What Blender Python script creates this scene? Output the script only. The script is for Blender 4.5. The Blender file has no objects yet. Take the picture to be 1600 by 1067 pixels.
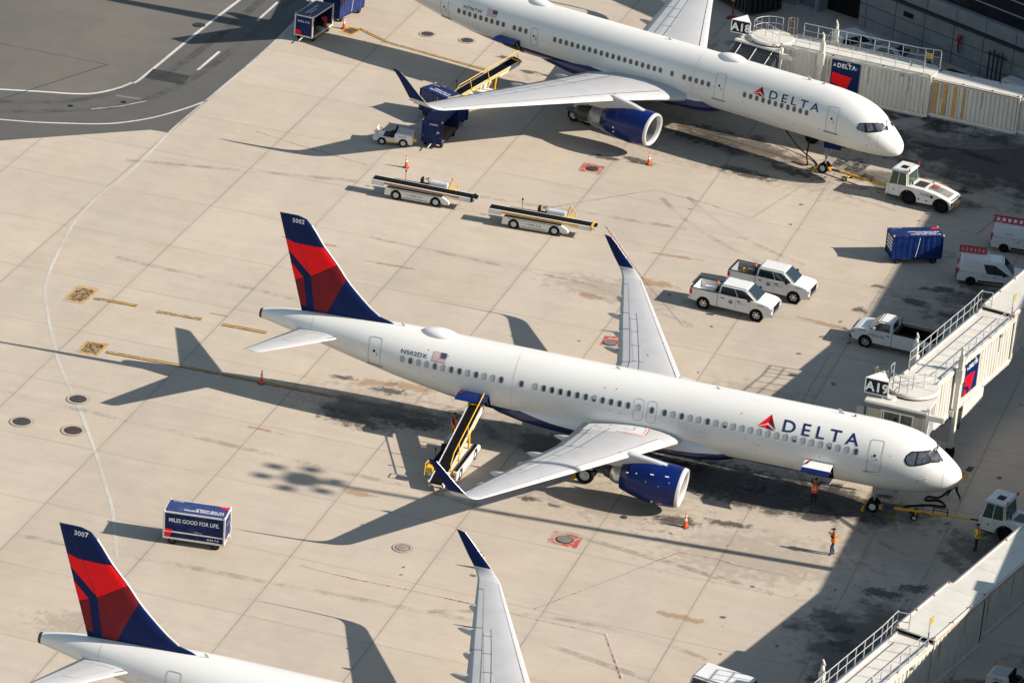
import bpy, bmesh, math, random
import numpy as np
from mathutils import Vector, Matrix, Quaternion
random.seed(7)
SC = bpy.context.scene
COL = SC.collection
PI = math.pi
R = math.radians
# ---------------------------------------------------------------- camera
CP = Vector((29.9031, -210.3520, 106.5198)); YAW, PIT, ROL = -0.270290, 0.430419, 0.0820634
Fv = Vector((math.sin(YAW)*math.cos(PIT), math.cos(YAW)*math.cos(PIT), -math.sin(PIT)))
Rv = Vector((math.cos(YAW), -math.sin(YAW), 0)); Uv = Rv.cross(Fv)
R2 = Rv*math.cos(ROL)+Uv*math.sin(ROL); U2 = -Rv*math.sin(ROL)+Uv*math.cos(ROL)
cam = bpy.data.cameras.new('camera'); camo = bpy.data.objects.new('camera', cam); COL.objects.link(camo)
camo.matrix_world = Matrix(((R2.x, U2.x, -Fv.x, CP.x), (R2.y, U2.y, -Fv.y, CP.y), (R2.z, U2.z, -Fv.z, CP.z), (0, 0, 0, 1)))
cam.lens = 36*6156.94/1600; cam.sensor_width = 36; cam.clip_start = 1; cam.clip_end = 5000
SC.camera = camo
# ---------------------------------------------------------------- sky and sun
SAZ, SEL = 0.0839, 0.5283
w = bpy.data.worlds.new('World'); SC.world = w; w.use_nodes = True
nt = w.node_tree; bg = nt.nodes['Background']; sky = nt.nodes.new('ShaderNodeTexSky')
sky.sky_type = 'NISHITA'; sky.sun_disc = False; sky.sun_elevation = SEL; sky.sun_rotation = PI/2-SAZ
sky.air_density = 1.0; sky.dust_density = 0.3; sky.ozone_density = 2.5
tn_ = nt.nodes.new('ShaderNodeMix'); tn_.data_type = 'RGBA'; tn_.blend_type = 'MULTIPLY'; tn_.inputs[0].default_value = 1; tn_.inputs[7].default_value = (1.16, 1.0, .80, 1)
nt.links.new(sky.outputs[0], tn_.inputs[6]); nt.links.new(tn_.outputs[2], bg.inputs[0]); bg.inputs[1].default_value = 0.10
sl = bpy.data.lights.new('sun', 'SUN'); sl.energy = 5.0; sl.angle = R(0.5); sl.color = (1, 0.91, 0.80)
so = bpy.data.objects.new('sun', sl); COL.objects.link(so)
sd = Vector((math.cos(SEL)*math.cos(SAZ), math.cos(SEL)*math.sin(SAZ), math.sin(SEL)))
so.rotation_euler = (-sd).to_track_quat('-Z', 'Y').to_euler(); so.location = sd*200
vs = SC.view_settings; vs.view_transform = 'Standard'; vs.look = 'None'; vs.exposure = 0.72; vs.gamma = 1
# ---------------------------------------------------------------- materials
def lin(c):
    return tuple(((x/255)/12.92 if x/255 <= .04045 else ((x/255+.055)/1.055)**2.4) for x in c)
MATS = {}
def mat(name, col, rough=.5, metal=0., var=.12, scale=2., bump=0., coat=0., stretch=None, dirt=None, dscale=.8, spec=.5):
    if name in MATS: return MATS[name]
    m = bpy.data.materials.new(name); m.use_nodes = True; MATS[name] = m
    nt = m.node_tree; N = nt.nodes; L = nt.links; b = N['Principled BSDF']
    b.inputs['Roughness'].default_value = rough; b.inputs['Metallic'].default_value = metal
    b.inputs['Coat Weight'].default_value = coat; b.inputs['Specular IOR Level'].default_value = spec
    tc = N.new('ShaderNodeTexCoord'); mp = N.new('ShaderNodeMapping'); L.new(tc.outputs['Object'], mp.inputs[0])
    if stretch: mp.inputs['Scale'].default_value = stretch
    no = N.new('ShaderNodeTexNoise'); no.inputs['Scale'].default_value = scale; no.inputs['Detail'].default_value = 6
    no.inputs['Roughness'].default_value = .62; L.new(mp.outputs[0], no.inputs['Vector'])
    mr = N.new('ShaderNodeMapRange'); mr.inputs[1].default_value = .3; mr.inputs[2].default_value = .7
    mr.inputs[3].default_value = 1-var; mr.inputs[4].default_value = 1+var*.5; L.new(no.outputs[0], mr.inputs[0])
    vm = N.new('ShaderNodeVectorMath'); vm.operation = 'SCALE'; vm.inputs[0].default_value = col[:3]; L.new(mr.outputs[0], vm.inputs['Scale'])
    out = vm.outputs[0]
    if dirt:
        n2 = N.new('ShaderNodeTexNoise'); n2.inputs['Scale'].default_value = dscale; n2.inputs['Detail'].default_value = 8; n2.inputs['Roughness'].default_value = .7
        L.new(mp.outputs[0], n2.inputs['Vector'])
        m2 = N.new('ShaderNodeMapRange'); m2.inputs[1].default_value = .52; m2.inputs[2].default_value = .78; m2.inputs[4].default_value = dirt[3]; L.new(n2.outputs[0], m2.inputs[0])
        mx = N.new('ShaderNodeMix'); mx.data_type = 'RGBA'; L.new(m2.outputs[0], mx.inputs[0]); L.new(out, mx.inputs[6]); mx.inputs[7].default_value = (*dirt[:3], 1)
        out = mx.outputs[2]
    L.new(out, b.inputs['Base Color'])
    if bump:
        bp = N.new('ShaderNodeBump'); bp.inputs['Strength'].default_value = bump; bp.inputs['Distance'].default_value = .02
        n3 = N.new('ShaderNodeTexNoise'); n3.inputs['Scale'].default_value = scale*6; L.new(mp.outputs[0], n3.inputs['Vector'])
        L.new(n3.outputs[0], bp.inputs['Height']); L.new(bp.outputs[0], b.inputs['Normal'])
    return m
WHITE = mat('aircraft_white', (.73, .725, .695), .32, var=.05, scale=.35, coat=.3, dirt=(.52, .50, .46, .25), dscale=.5, stretch=(.25, 1, 1))
WINGM = mat('wing_grey_paint', (.45, .45, .455), .42, var=.06, scale=.8, dirt=(.34, .34, .34, .4), dscale=.7)
WINGL = mat('wing_light_paint', (.50, .50, .50), .38, var=.06, scale=.8, dirt=(.45, .45, .44, .3))
NAVY = mat('navy_paint', (.003, .015, .085), .4, var=.15, spec=.12)
BLUE = mat('engine_blue_paint', (.003, .015, .12), .3, var=.2, coat=.12, scale=.9, spec=.3)
RED = mat('red_paint', (.92, .003, .010), .4, var=.08, spec=.2)
DRED = mat('dark_red_paint', (.19, .005, .013), .4, var=.15, spec=.2)
METAL = mat('bare_metal', (.62, .62, .62), .28, metal=.85, var=.15, scale=3)
DMETAL = mat('dark_metal', (.06, .058, .055), .5, metal=.5, var=.3, scale=4)
SEAM = mat('panel_seam', (.36, .37, .38), .6, var=.1)
TYRE = mat('tyre_rubber', (.010, .010, .011), .85, var=.3, scale=8, spec=.12)
RIM = mat('rim_paint', (.62, .62, .60), .4, var=.15, scale=6)
BLACK = mat('black_plastic', (.008, .008, .009), .55, var=.3, scale=5, spec=.2)
GLASS = mat('window_glass', (.012, .022, .028), .06, var=.5, scale=2, spec=.9)
CGLASS = mat('cockpit_glass', (.075, .085, .10), .07, var=.8, scale=3, spec=1.)
SHADE = mat('window_shade', (.42, .43, .45), .5, var=.1)
WFRAME = mat('window_frame', (.34, .35, .36), .4, var=.1)
TWIN = mat('tinted_cabin_window', (.085, .075, .065), .2, var=.4, scale=9)
CARW = mat('vehicle_white', (.70, .70, .68), .25, var=.05, coat=.5, dirt=(.5, .48, .44, .3), dscale=1.5)
CARG = mat('vehicle_silver', (.38, .39, .41), .3, metal=.3, var=.08, coat=.4)
CARB = mat('vehicle_black', (.015, .015, .018), .25, var=.1, coat=.4)
GSEW = mat('equipment_white', (.72, .71, .67), .4, var=.08, dirt=(.30, .24, .18, .55), dscale=2.2)
YEL = mat('safety_yellow', (.78, .42, .02), .42, var=.15, dirt=(.25, .15, .05, .5), dscale=3)
BELT = mat('belt_rubber', (.008, .008, .009), .8, var=.4, scale=5, spec=.08)
GREYP = mat('grey_panel', (.30, .31, .32), .5, var=.12)
CARTN = mat('cart_navy', (.007, .021, .105), .45, var=.25, scale=2, spec=.15, dirt=(.10, .11, .15, .5), dscale=1.8)
CURT = mat('curtain_vinyl', (.007, .024, .12), .3, spec=.3, var=.4, scale=3, coat=.3)
CFR = mat('cart_frame_white', (.66, .64, .58), .5, var=.15, dirt=(.35, .16, .05, .6), dscale=3)
WOODF = mat('cart_floor', (.25, .16, .09), .7, var=.35, scale=3, stretch=(1, 8, 1))
LTR = mat('letter_white', (.78, .78, .78), .5, var=.08, scale=6)
LTN = mat('letter_navy', (.008, .02, .10), .4, var=.1)
REDL = mat('lamp_red', (.55, .02, .01), .3, var=.1)
ORL = mat('lamp_amber', (.75, .18, .02), .3, var=.1)
HEADL = mat('headlight_lens', (.55, .56, .56), .12, var=.3, scale=8, metal=.3)
JBW = mat('bridge_white', (.60, .58, .52), .5, var=.10, scale=1.2, dirt=(.30, .22, .15, .6), dscale=.9, stretch=(1, 1, .35))
JBR = mat('bridge_roof', (.60, .575, .52), .6, var=.1, scale=.9, dirt=(.36, .30, .23, .75), dscale=.7)
JBS = mat('bridge_steel', (.40, .41, .42), .45, var=.12, dirt=(.30, .14, .05, .5), dscale=3)
RAIL = mat('galvanised_rail', (.46, .47, .48), .4, metal=.3, var=.2, scale=6)
JBO = mat('rusty_orange_stripe', (.55, .30, .09), .6, var=.3, scale=3)
RUBR = mat('bellows_fabric', (.05, .055, .06), .6, var=.3)
TAN = mat('cab_tan_panel', (.36, .33, .26), .6, var=.15)
CONC = mat('wall_concrete', (.235, .245, .25), .85, var=.2, scale=.8, dirt=(.16, .16, .15, .6), dscale=.5, bump=.3)
DARKM = mat('dark_cladding', (.02, .022, .026), .4, var=.3)
ORNG = mat('cone_orange', (.80, .08, .012), .5, var=.12)
SKIN = mat('skin', (.33, .18, .12), .6, var=.1)
HAIR = mat('dark_hair', (.02, .014, .012), .8, var=.2)
VESTO = mat('vest_orange', (.95, .20, .01), .7, var=.1)
VESTY = mat('vest_yellow', (.70, .90, .05), .7, var=.1)
VESTR = mat('vest_red', (.90, .07, .03), .7, var=.1)
TROU = mat('dark_trousers', (.014, .016, .022), .8, var=.3)
JEAN = mat('blue_jeans', (.03, .06, .13), .8, var=.3)
SHIRT = mat('dark_shirt', (.018, .018, .022), .8, var=.3)
# ---------------------------------------------------------------- mesh helpers
class MB:
    def __init__(s): s.v = []; s.f = []; s.m = []; s.s = []
    def add(s, vs, fs, mi=0, sm=False):
        o = len(s.v); s.v += [tuple(map(float, p)) for p in vs]
        for f in fs: s.f.append([i+o for i in f]); s.m.append(mi); s.s.append(sm)
        return s
    def box(s, x0, x1, y0, y1, z0, z1, mi=0):
        return s.add([(x, y, z) for z in (z0, z1) for y in (y0, y1) for x in (x0, x1)],
                     [(0, 2, 3, 1), (4, 5, 7, 6), (0, 1, 5, 4), (2, 6, 7, 3), (0, 4, 6, 2), (1, 3, 7, 5)], mi)
    def hexa(s, p, mi=0):      # 8 points: bottom loop 4, top loop 4
        return s.add(p, [(3, 2, 1, 0), (4, 5, 6, 7), (0, 1, 5, 4), (1, 2, 6, 5), (2, 3, 7, 6), (3, 0, 4, 7)], mi)
    def cyl(s, a, b, r0, r1=None, n=12, mi=0, caps=True, sm=True):
        r1 = r0 if r1 is None else r1
        a = Vector(a); b = Vector(b); d = (b-a)
        if d.length < 1e-6: return s
        q = d.to_track_quat('Z', 'Y'); X = q @ Vector((1, 0, 0)); Y = q @ Vector((0, 1, 0))
        vs = [a+(X*math.cos(2*PI*i/n)+Y*math.sin(2*PI*i/n))*r0 for i in range(n)]
        vs += [b+(X*math.cos(2*PI*i/n)+Y*math.sin(2*PI*i/n))*r1 for i in range(n)]
        s.add(vs, [(i, (i+1) % n, n+(i+1) % n, n+i) for i in range(n)], mi, sm)
        if caps: s.add(vs[:n], [tuple(range(n))[::-1]], mi); s.add(vs[n:], [tuple(range(n))], mi)
        return s
    def tube(s, pts, r, n=8, mi=0):
        for a, b in zip(pts, pts[1:]): s.cyl(a, b, r, n=n, mi=mi)
        return s
    def loft(s, rings, mi=0, cap0=True, cap1=True, sm=True, closed=True):
        n = len(rings[0]); vs = [p for r in rings for p in r]; fs = []
        for k in range(len(rings)-1):
            for i in range(n if closed else n-1):
                j = (i+1) % n; fs.append((k*n+i, k*n+j, (k+1)*n+j, (k+1)*n+i))
        s.add(vs, fs, mi, sm)
        if cap0: s.add(rings[0], [tuple(range(n))[::-1]], mi)
        if cap1: s.add(rings[-1], [tuple(range(n))], mi)
        return s
    def lathe(s, prof, org, ax=(1, 0, 0), n=28, mi=0, sm=True, xf=None):
        org = Vector(org); q = Vector(ax).to_track_quat('Z', 'Y'); rings = []
        for t, r in prof:
            ring = [org+q @ Vector((r*math.cos(2*PI*i/n), r*math.sin(2*PI*i/n), t)) for i in range(n)]
            if xf: ring = [xf(p, t) for p in ring]
            rings.append(ring)
        return s.loft(rings, mi, False, False, sm)
    def prism(s, poly, lo, hi, ax='y', mi=0, sides=None):
        def P(a, b, h): return (a, h, b) if ax == 'y' else ((h, a, b) if ax == 'x' else (a, b, h))
        n = len(poly); vs = [P(a, b, lo) for a, b in poly]+[P(a, b, hi) for a, b in poly]
        s.add(vs, [tuple(range(n)), tuple(range(2*n-1, n-1, -1))], mi)
        s.add(vs, [(i, n+i, n+(i+1) % n, (i+1) % n) for i in range(n)], mi if sides is None else sides)
        return s
    def quad(s, *p, mi=0): return s.add(p, [tuple(range(len(p)))], mi)
    def build(s, name, mats, parent=None, bevel=0., fix=True):
        me = bpy.data.meshes.new(name); me.from_pydata(s.v, [], s.f)
        mats = mats if isinstance(mats, (list, tuple)) else [mats]
        for m in mats: me.materials.append(m)
        me.polygons.foreach_set('material_index', s.m); me.polygons.foreach_set('use_smooth', s.s); me.update()
        if fix or bevel:
            bm = bmesh.new(); bm.from_mesh(me)
            if bevel:
                bmesh.ops.remove_doubles(bm, verts=bm.verts, dist=1e-4)
                es = [e for e in bm.edges if len(e.link_faces) == 2 and e.calc_face_angle(0) > .5]
                bmesh.ops.recalc_face_normals(bm, faces=bm.faces)
                bmesh.ops.bevel(bm, geom=es, offset=bevel, segments=2, affect='EDGES', clamp_overlap=True)
            else: bmesh.ops.recalc_face_normals(bm, faces=bm.faces)
            bm.to_mesh(me); bm.free()
        o = bpy.data.objects.new(name, me); COL.objects.link(o)
        if parent: o.parent = parent
        return o
def tag(o, label=None, cat=None, group=None, kind=None):
    if label: o['label'] = label
    if cat: o['category'] = cat
    if group: o['group'] = group
    if kind: o['kind'] = kind
    return o
def empty(name, loc=(0, 0, 0), rz=0., label=None, cat=None, group=None):
    o = bpy.data.objects.new(name, None); COL.objects.link(o); o.location = loc; o.rotation_euler = (0, 0, rz)
    o.empty_display_size = .3
    return tag(o, label, cat, group)
def copy_tree(o, parent=None, skip=()):
    c = o.copy(); COL.objects.link(c)
    if parent: c.parent = parent
    for ch in list(o.children):
        if ch.name.split('.')[0] in skip: continue
        copy_tree(ch, c)
    return c
def place(o, x, y, rz, label=None, group=None, z=0.):
    o.location = (x, y, z); o.rotation_euler = (0, 0, rz); return tag(o, label, None, group)
def icurve(pts):
    xs = np.array([p[0] for p in pts], float); ys = np.array([p[1] for p in pts], float)
    h = np.diff(xs); d = np.diff(ys)/h; m = np.zeros(len(xs)); m[0] = d[0]; m[-1] = d[-1]
    for i in range(1, len(xs)-1):
        if d[i-1]*d[i] > 0:
            w1 = 2*h[i]+h[i-1]; w2 = h[i]+2*h[i-1]; m[i] = (w1+w2)/(w1/d[i-1]+w2/d[i])
    def f(x):
        i = int(np.clip(np.searchsorted(xs, x)-1, 0, len(xs)-2)); t = (x-xs[i])/h[i]; t = min(max(t, 0), 1)
        return float(ys[i]*(2*t**3-3*t*t+1)+h[i]*m[i]*(t**3-2*t*t+t)+ys[i+1]*(3*t*t-2*t**3)+h[i]*m[i+1]*(t**3-t*t))
    return f
def text2d(txt, h, bold=0.012, spacing=1., xs=1., align='LEFT'):
    cu = bpy.data.curves.new('t', 'FONT'); cu.body = txt; cu.size = h/.72; cu.offset = bold*h; cu.space_character = spacing; cu.resolution_u = 3
    cu.align_x = align
    o = bpy.data.objects.new('t', cu); COL.objects.link(o); dg = bpy.context.evaluated_depsgraph_get()
    me = bpy.data.meshes.new_from_object(o.evaluated_get(dg)); bpy.data.objects.remove(o); bpy.data.curves.remove(cu)
    vs = [(v.co.x*xs, v.co.y) for v in me.vertices]; fs = [tuple(p.vertices) for p in me.polygons]; bpy.data.meshes.remove(me)
    return vs, fs
def decal(name, layers, mapfn, parent, step=None, mats=None, smooth=False):
    """layers: list of (verts2d, faces, mat index); cut on a grid and mapped onto a surface"""
    bm = bmesh.new()
    for vs, fs, mi in layers:
        bv = [bm.verts.new((a, b, 0)) for a, b in vs]
        for f in fs:
            try: bf = bm.faces.new([bv[i] for i in f]); bf.material_index = mi
            except ValueError: pass
    if step:
        for ax in (0, 1):
            st = step[ax]
            if not st: continue
            lo = min(v.co[ax] for v in bm.verts); hi = max(v.co[ax] for v in bm.verts)
            k = math.ceil(lo/st)
            while k*st < hi:
                no = Vector((0, 0, 0)); no[ax] = 1; co = Vector((0, 0, 0)); co[ax] = k*st
                bmesh.ops.bisect_plane(bm, geom=bm.verts[:]+bm.edges[:]+bm.faces[:], plane_co=co, plane_no=no, dist=1e-5); k += 1
    for v in bm.verts: v.co = Vector(mapfn(v.co.x, v.co.y))
    me = bpy.data.meshes.new(name); bm.to_mesh(me); bm.free()
    for m in mats: me.materials.append(m)
    if smooth: me.polygons.foreach_set('use_smooth', [True]*len(me.polygons))
    o = bpy.data.objects.new(name, me); COL.objects.link(o)
    if parent: o.parent = parent
    return o
def poly(pts, mi=0): return (list(pts), [tuple(range(len(pts)))], mi)
def rrect(cx, cy, w, h, r, n=4, sk=0.):
    pts = []
    for qx, qy, a0 in ((1, 1, 0), (-1, 1, 90), (-1, -1, 180), (1, -1, 270)):
        for k in range(n+1):
            a = R(a0+90*k/n); y = cy+qy*(h/2-r)+r*math.sin(a); pts.append((cx+qx*(w/2-r)+r*math.cos(a)+sk*(y-cy), y))
    return pts
def ringpoly(outer, inner, mi=0):
    n = len(outer); return (list(outer)+list(inner), [(i, (i+1) % n, n+(i+1) % n, n+i) for i in range(n)], mi)
def line2d(pts, w):
    """flat ribbon along a 2-D polyline"""
    P = [Vector(p) for p in pts]; L = []; Rr = []
    for i, p in enumerate(P):
        d = (P[min(i+1, len(P)-1)]-P[max(i-1, 0)]).normalized(); n = Vector((-d.y, d.x))*w/2
        L.append(tuple(p+n)); Rr.append(tuple(p-n))
    k = len(P); return (L+Rr, [(i, i+1, k+i+1, k+i) for i in range(k-1)], 0)
def smoothline(pts, n=6):
    P = [Vector(p) for p in pts]; out = []
    for i in range(len(P)-1):
        a, b, c, d = P[max(i-1, 0)], P[i], P[i+1], P[min(i+2, len(P)-1)]
        for k in range(n):
            t = k/n; out.append(tuple(.5*((2*b)+(c-a)*t+(2*a-5*b+4*c-d)*t*t+(-a+3*b-3*c+d)*t**3)))
    out.append(tuple(P[-1])); return out
A_ZT = [(0, 3.36), (.12, 3.70), (.4, 4.0), (.8, 4.31), (1.2, 4.60), (1.8, 5.06), (2.4, 5.40), (3.2, 5.67), (4.2, 5.82), (5.5, 5.9), (35, 5.9), (38, 5.83), (41, 5.66), (43.5, 5.42), (44.51, 5.20)]
A_ZB = [(0, 3.16), (.12, 2.85), (.4, 2.6), (.8, 2.38), (1.2, 2.24), (1.8, 2.07), (2.4, 1.95), (3.2, 1.86), (4.2, 1.8), (5.5, 1.77), (27.5, 1.77), (30, 1.88), (32, 2.10), (34, 2.42), (36.6, 2.92), (39, 3.42), (41.5, 3.95), (43.5, 4.35), (44.51, 4.55)]
A_HW = [(0, .06), (.12, .38), (.4, .72), (.8, 1.02), (1.2, 1.22), (1.8, 1.47), (2.4, 1.64), (3.2, 1.8), (4.2, 1.91), (5.5, 1.975), (29, 1.975), (32, 1.93), (34.5, 1.8), (37, 1.55), (39.5, 1.2), (42, .78), (43.5, .5), (44.51, .32)]
B_ZT = [(0, 3.55), (.12, 3.88), (.4, 4.2), (.8, 4.55), (1.2, 4.88), (1.8, 5.42), (2.4, 5.85), (3.2, 6.2), (4.5, 6.48), (6.5, 6.62), (38, 6.66), (42, 6.6), (45, 6.35), (47.32, 6.0)]
B_ZB = [(0, 3.35), (.12, 3.05), (.4, 2.85), (.8, 2.72), (1.2, 2.66), (1.8, 2.58), (2.4, 2.54), (3.2, 2.5), (4.5, 2.5), (31, 2.5), (34, 2.72), (37, 3.12), (40, 3.65), (43, 4.3), (45.5, 4.9), (47.32, 5.35)]
B_HW = [(0, .06), (.12, .38), (.4, .7), (.8, 1.0), (1.2, 1.2), (1.8, 1.42), (2.4, 1.58), (3.2, 1.72), (4.5, 1.84), (6.5, 1.88), (33, 1.88), (36, 1.78), (39, 1.5), (42, 1.1), (45, .65), (47.32, .3)]
MK = {'apron_asphalt': [(-85.63, 19.91), (-75.25, 29.15), (-66.6, 36.09), (-65.06, 36.22), (-65.12, 43.26), (-64.97, 53.17), (-65.12, 61.24), (-65.58, 67.54), (-65.48, 77.88), (-65.28, 100.49), (-92.54, 109.47), (-135.8, 83.34), (-99.89, 18.74)], 'box1': [(-60.49, 8.65), (-58.98, 8.73), (-59.0, 6.01), (-60.49, 5.92)], 'box2': [(-56.63, 1.06), (-55.1, 1.29), (-55.15, -0.87), (-56.6, -0.85)], 'box3': [(-61.02, 63.19), (-59.86, 63.03), (-60.18, 61.41), (-61.34, 61.73)], 'box757a': [(-19.92, 54.78), (-19.09, 54.52), (-19.53, 52.91), (-20.14, 52.86)], 'box757b': [(-18.31, 54.93), (-17.46, 54.55), (-17.95, 52.51), (-19.1, 52.73)], 'boxn1': [(-8.16, 2.42), (-7.47, 2.56), (-7.57, 1.28), (-8.22, 1.35)], 'boxn2': [(-5.22, 2.89), (-4.3, 2.87), (-4.43, 1.86), (-5.23, 1.85)], 'dash1': ([(-67.97, 48.8), (-67.95, 53.23)], 0.22), 'dash2': ([(-67.8, 60.89), (-67.87, 65.59)], 0.22), 'dash3': ([(-71.89, 37.76), (-70.2, 39.38), (-68.94, 41.2)], 0.12), 'green': [(-9.65, 43.22), (-8.66, 43.99), (-8.35, 42.89), (-8.98, 42.19)], 'patch': [(-70.98, 47.46), (-68.04, 47.41), (-67.82, 45.45), (-70.91, 45.4)], 'red_a': ([(-37.01, 35.02), (-32.27, 40.47), (-30.46, 42.46), (-26.73, 41.79), (-22.93, 40.67), (-20.94, 48.78), (-16.29, 47.5), (-13.88, 46.79)], 0.16), 'red_b': ([(-31.97, 34.58), (-28.58, 29.18), (-26.49, 26.08), (-22.57, 20.71), (-21.89, 20.82)], 0.16), 'red_c': ([(-17.1, 49.59), (-19.73, 49.69)], 0.1), 'red_d': ([(-11.83, 45.91), (-7.74, 45.35), (-6.12, 52.27), (-10.66, 53.77)], 0.14), 'red_e': ([(-12.57, 13.17), (-12.61, 20.83), (-10.75, 20.77), (-8.72, 20.91)], 0.14), 'red_f': ([(-33.84, -21.44), (-32.61, -21.62), (-30.26, -21.69), (-27.21, -21.59), (-23.37, -21.61), (-19.9, -21.78), (-15.58, -21.78), (-13.37, -26.21)], 0.14), 'red_g': ([(-59.75, 39.46), (-57.79, 38.84), (-55.89, 38.34), (-51.14, 37.33), (-49.59, 37.07)], 0.12), 'red_h': ([(-20.07, -20.63), (-17.19, -15.58), (-14.64, -10.91), (-14.31, -10.41), (-12.11, -10.23), (-10.87, -10.52), (-8.96, -10.47), (-6.84, -10.5), (-6.83, -9.46)], 0.12), 'red_i': ([(-2.83, 11.34), (0.42, 11.44), (2.03, 11.53)], 0.1), 'red_j': ([(-66.25, 67.16), (-63.24, 65.53)], 0.12), 'road': [(-86.68, 22.0), (-75.25, 29.15), (-66.6, 36.09), (-65.06, 36.22), (-65.12, 43.26), (-64.97, 53.17), (-65.12, 61.24), (-65.58, 67.54), (-65.48, 77.88), (-70.98, 74.77), (-70.8, 64.96), (-71.04, 56.7), (-71.14, 45.58), (-71.89, 42.81), (-72.94, 41.08), (-74.33, 40.18), (-76.34, 39.53), (-79.43, 38.44), (-92.08, 32.76)], 'road_inner': ([(-79.32, 38.21), (-76.24, 39.29), (-74.23, 39.94), (-72.84, 40.84), (-71.79, 42.57), (-71.35, 43.98), (-71.04, 45.34), (-70.94, 56.43), (-70.69, 64.68)], 0.25), 'road_outer': ([(-76.9, 32.82), (-74.68, 33.45), (-72.56, 34.3), (-70.48, 35.27), (-68.95, 36.37), (-67.29, 38.39), (-65.89, 41.12), (-65.04, 43.45)], 0.18), 'sq1': [(-21.82, -10.98), (-20.02, -11.1), (-20.0, -12.59), (-21.81, -12.58)], 'sq2': [(-36.6, 45.0), (-34.94, 44.93), (-34.87, 43.21), (-36.52, 43.28)], 'sq3': [(-26.79, 16.91), (-24.95, 17.17), (-24.73, 15.64), (-26.72, 15.19)], 'white_curve': ([(-65.58, 67.54), (-65.12, 61.24), (-64.97, 53.17), (-65.12, 43.26), (-65.2, 36.56), (-64.88, 28.35), (-65.18, 23.65), (-64.85, 18.41), (-63.79, 12.91), (-62.81, 9.07), (-62.06, 6.82), (-60.74, 4.12), (-58.55, 0.1), (-56.5, -3.42), (-53.62, -7.61), (-50.23, -12.9), (-47.68, -17.19), (-46.05, -20.02), (-43.72, -25.03)], 0.28), 'white_k': ([(1.04, -3.62), (3.18, -3.75)], 0.12), 'ybar1': [(-1.04, 7.59), (-0.66, 7.49), (-0.61, 6.26), (-1.0, 6.37)], 'ybar1b': [(-0.84, 8.57), (-0.51, 8.53), (-0.59, 7.72), (-1.01, 7.81)], 'ybar2': [(-4.08, 0.45), (-3.65, 0.47), (-3.52, -0.85), (-3.95, -0.87)], 'yl1': [(-58.8, 7.23), (-55.82, 7.39)], 'yl10': [(-19.84, 52.2), (-14.87, 51.29)], 'yl2': [(-54.33, 7.14), (-51.29, 7.34)], 'yl3': [(-49.82, 7.2), (-46.81, 7.29)], 'yl4': [(-54.91, -0.0), (-50.0, 0.23)], 'yl5': [(-49.96, 0.14), (-32.19, 0.44)], 'yl6': [(-17.87, 0.86), (-3.08, 1.12)], 'yl7': [(-60.26, 63.12), (-57.21, 61.3)], 'yl8': [(-57.21, 61.3), (-48.59, 59.34)], 'yl9': [(-32.36, 55.5), (-19.79, 51.96)], 'yline_s1': [(-0.18, -7.69), (1.59, -7.8)], 'yline_s2': [(-0.16, -10.49), (1.6, -10.59)], 'yline_s3': [(-1.56, 26.02), (-0.65, 25.71)]}
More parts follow.
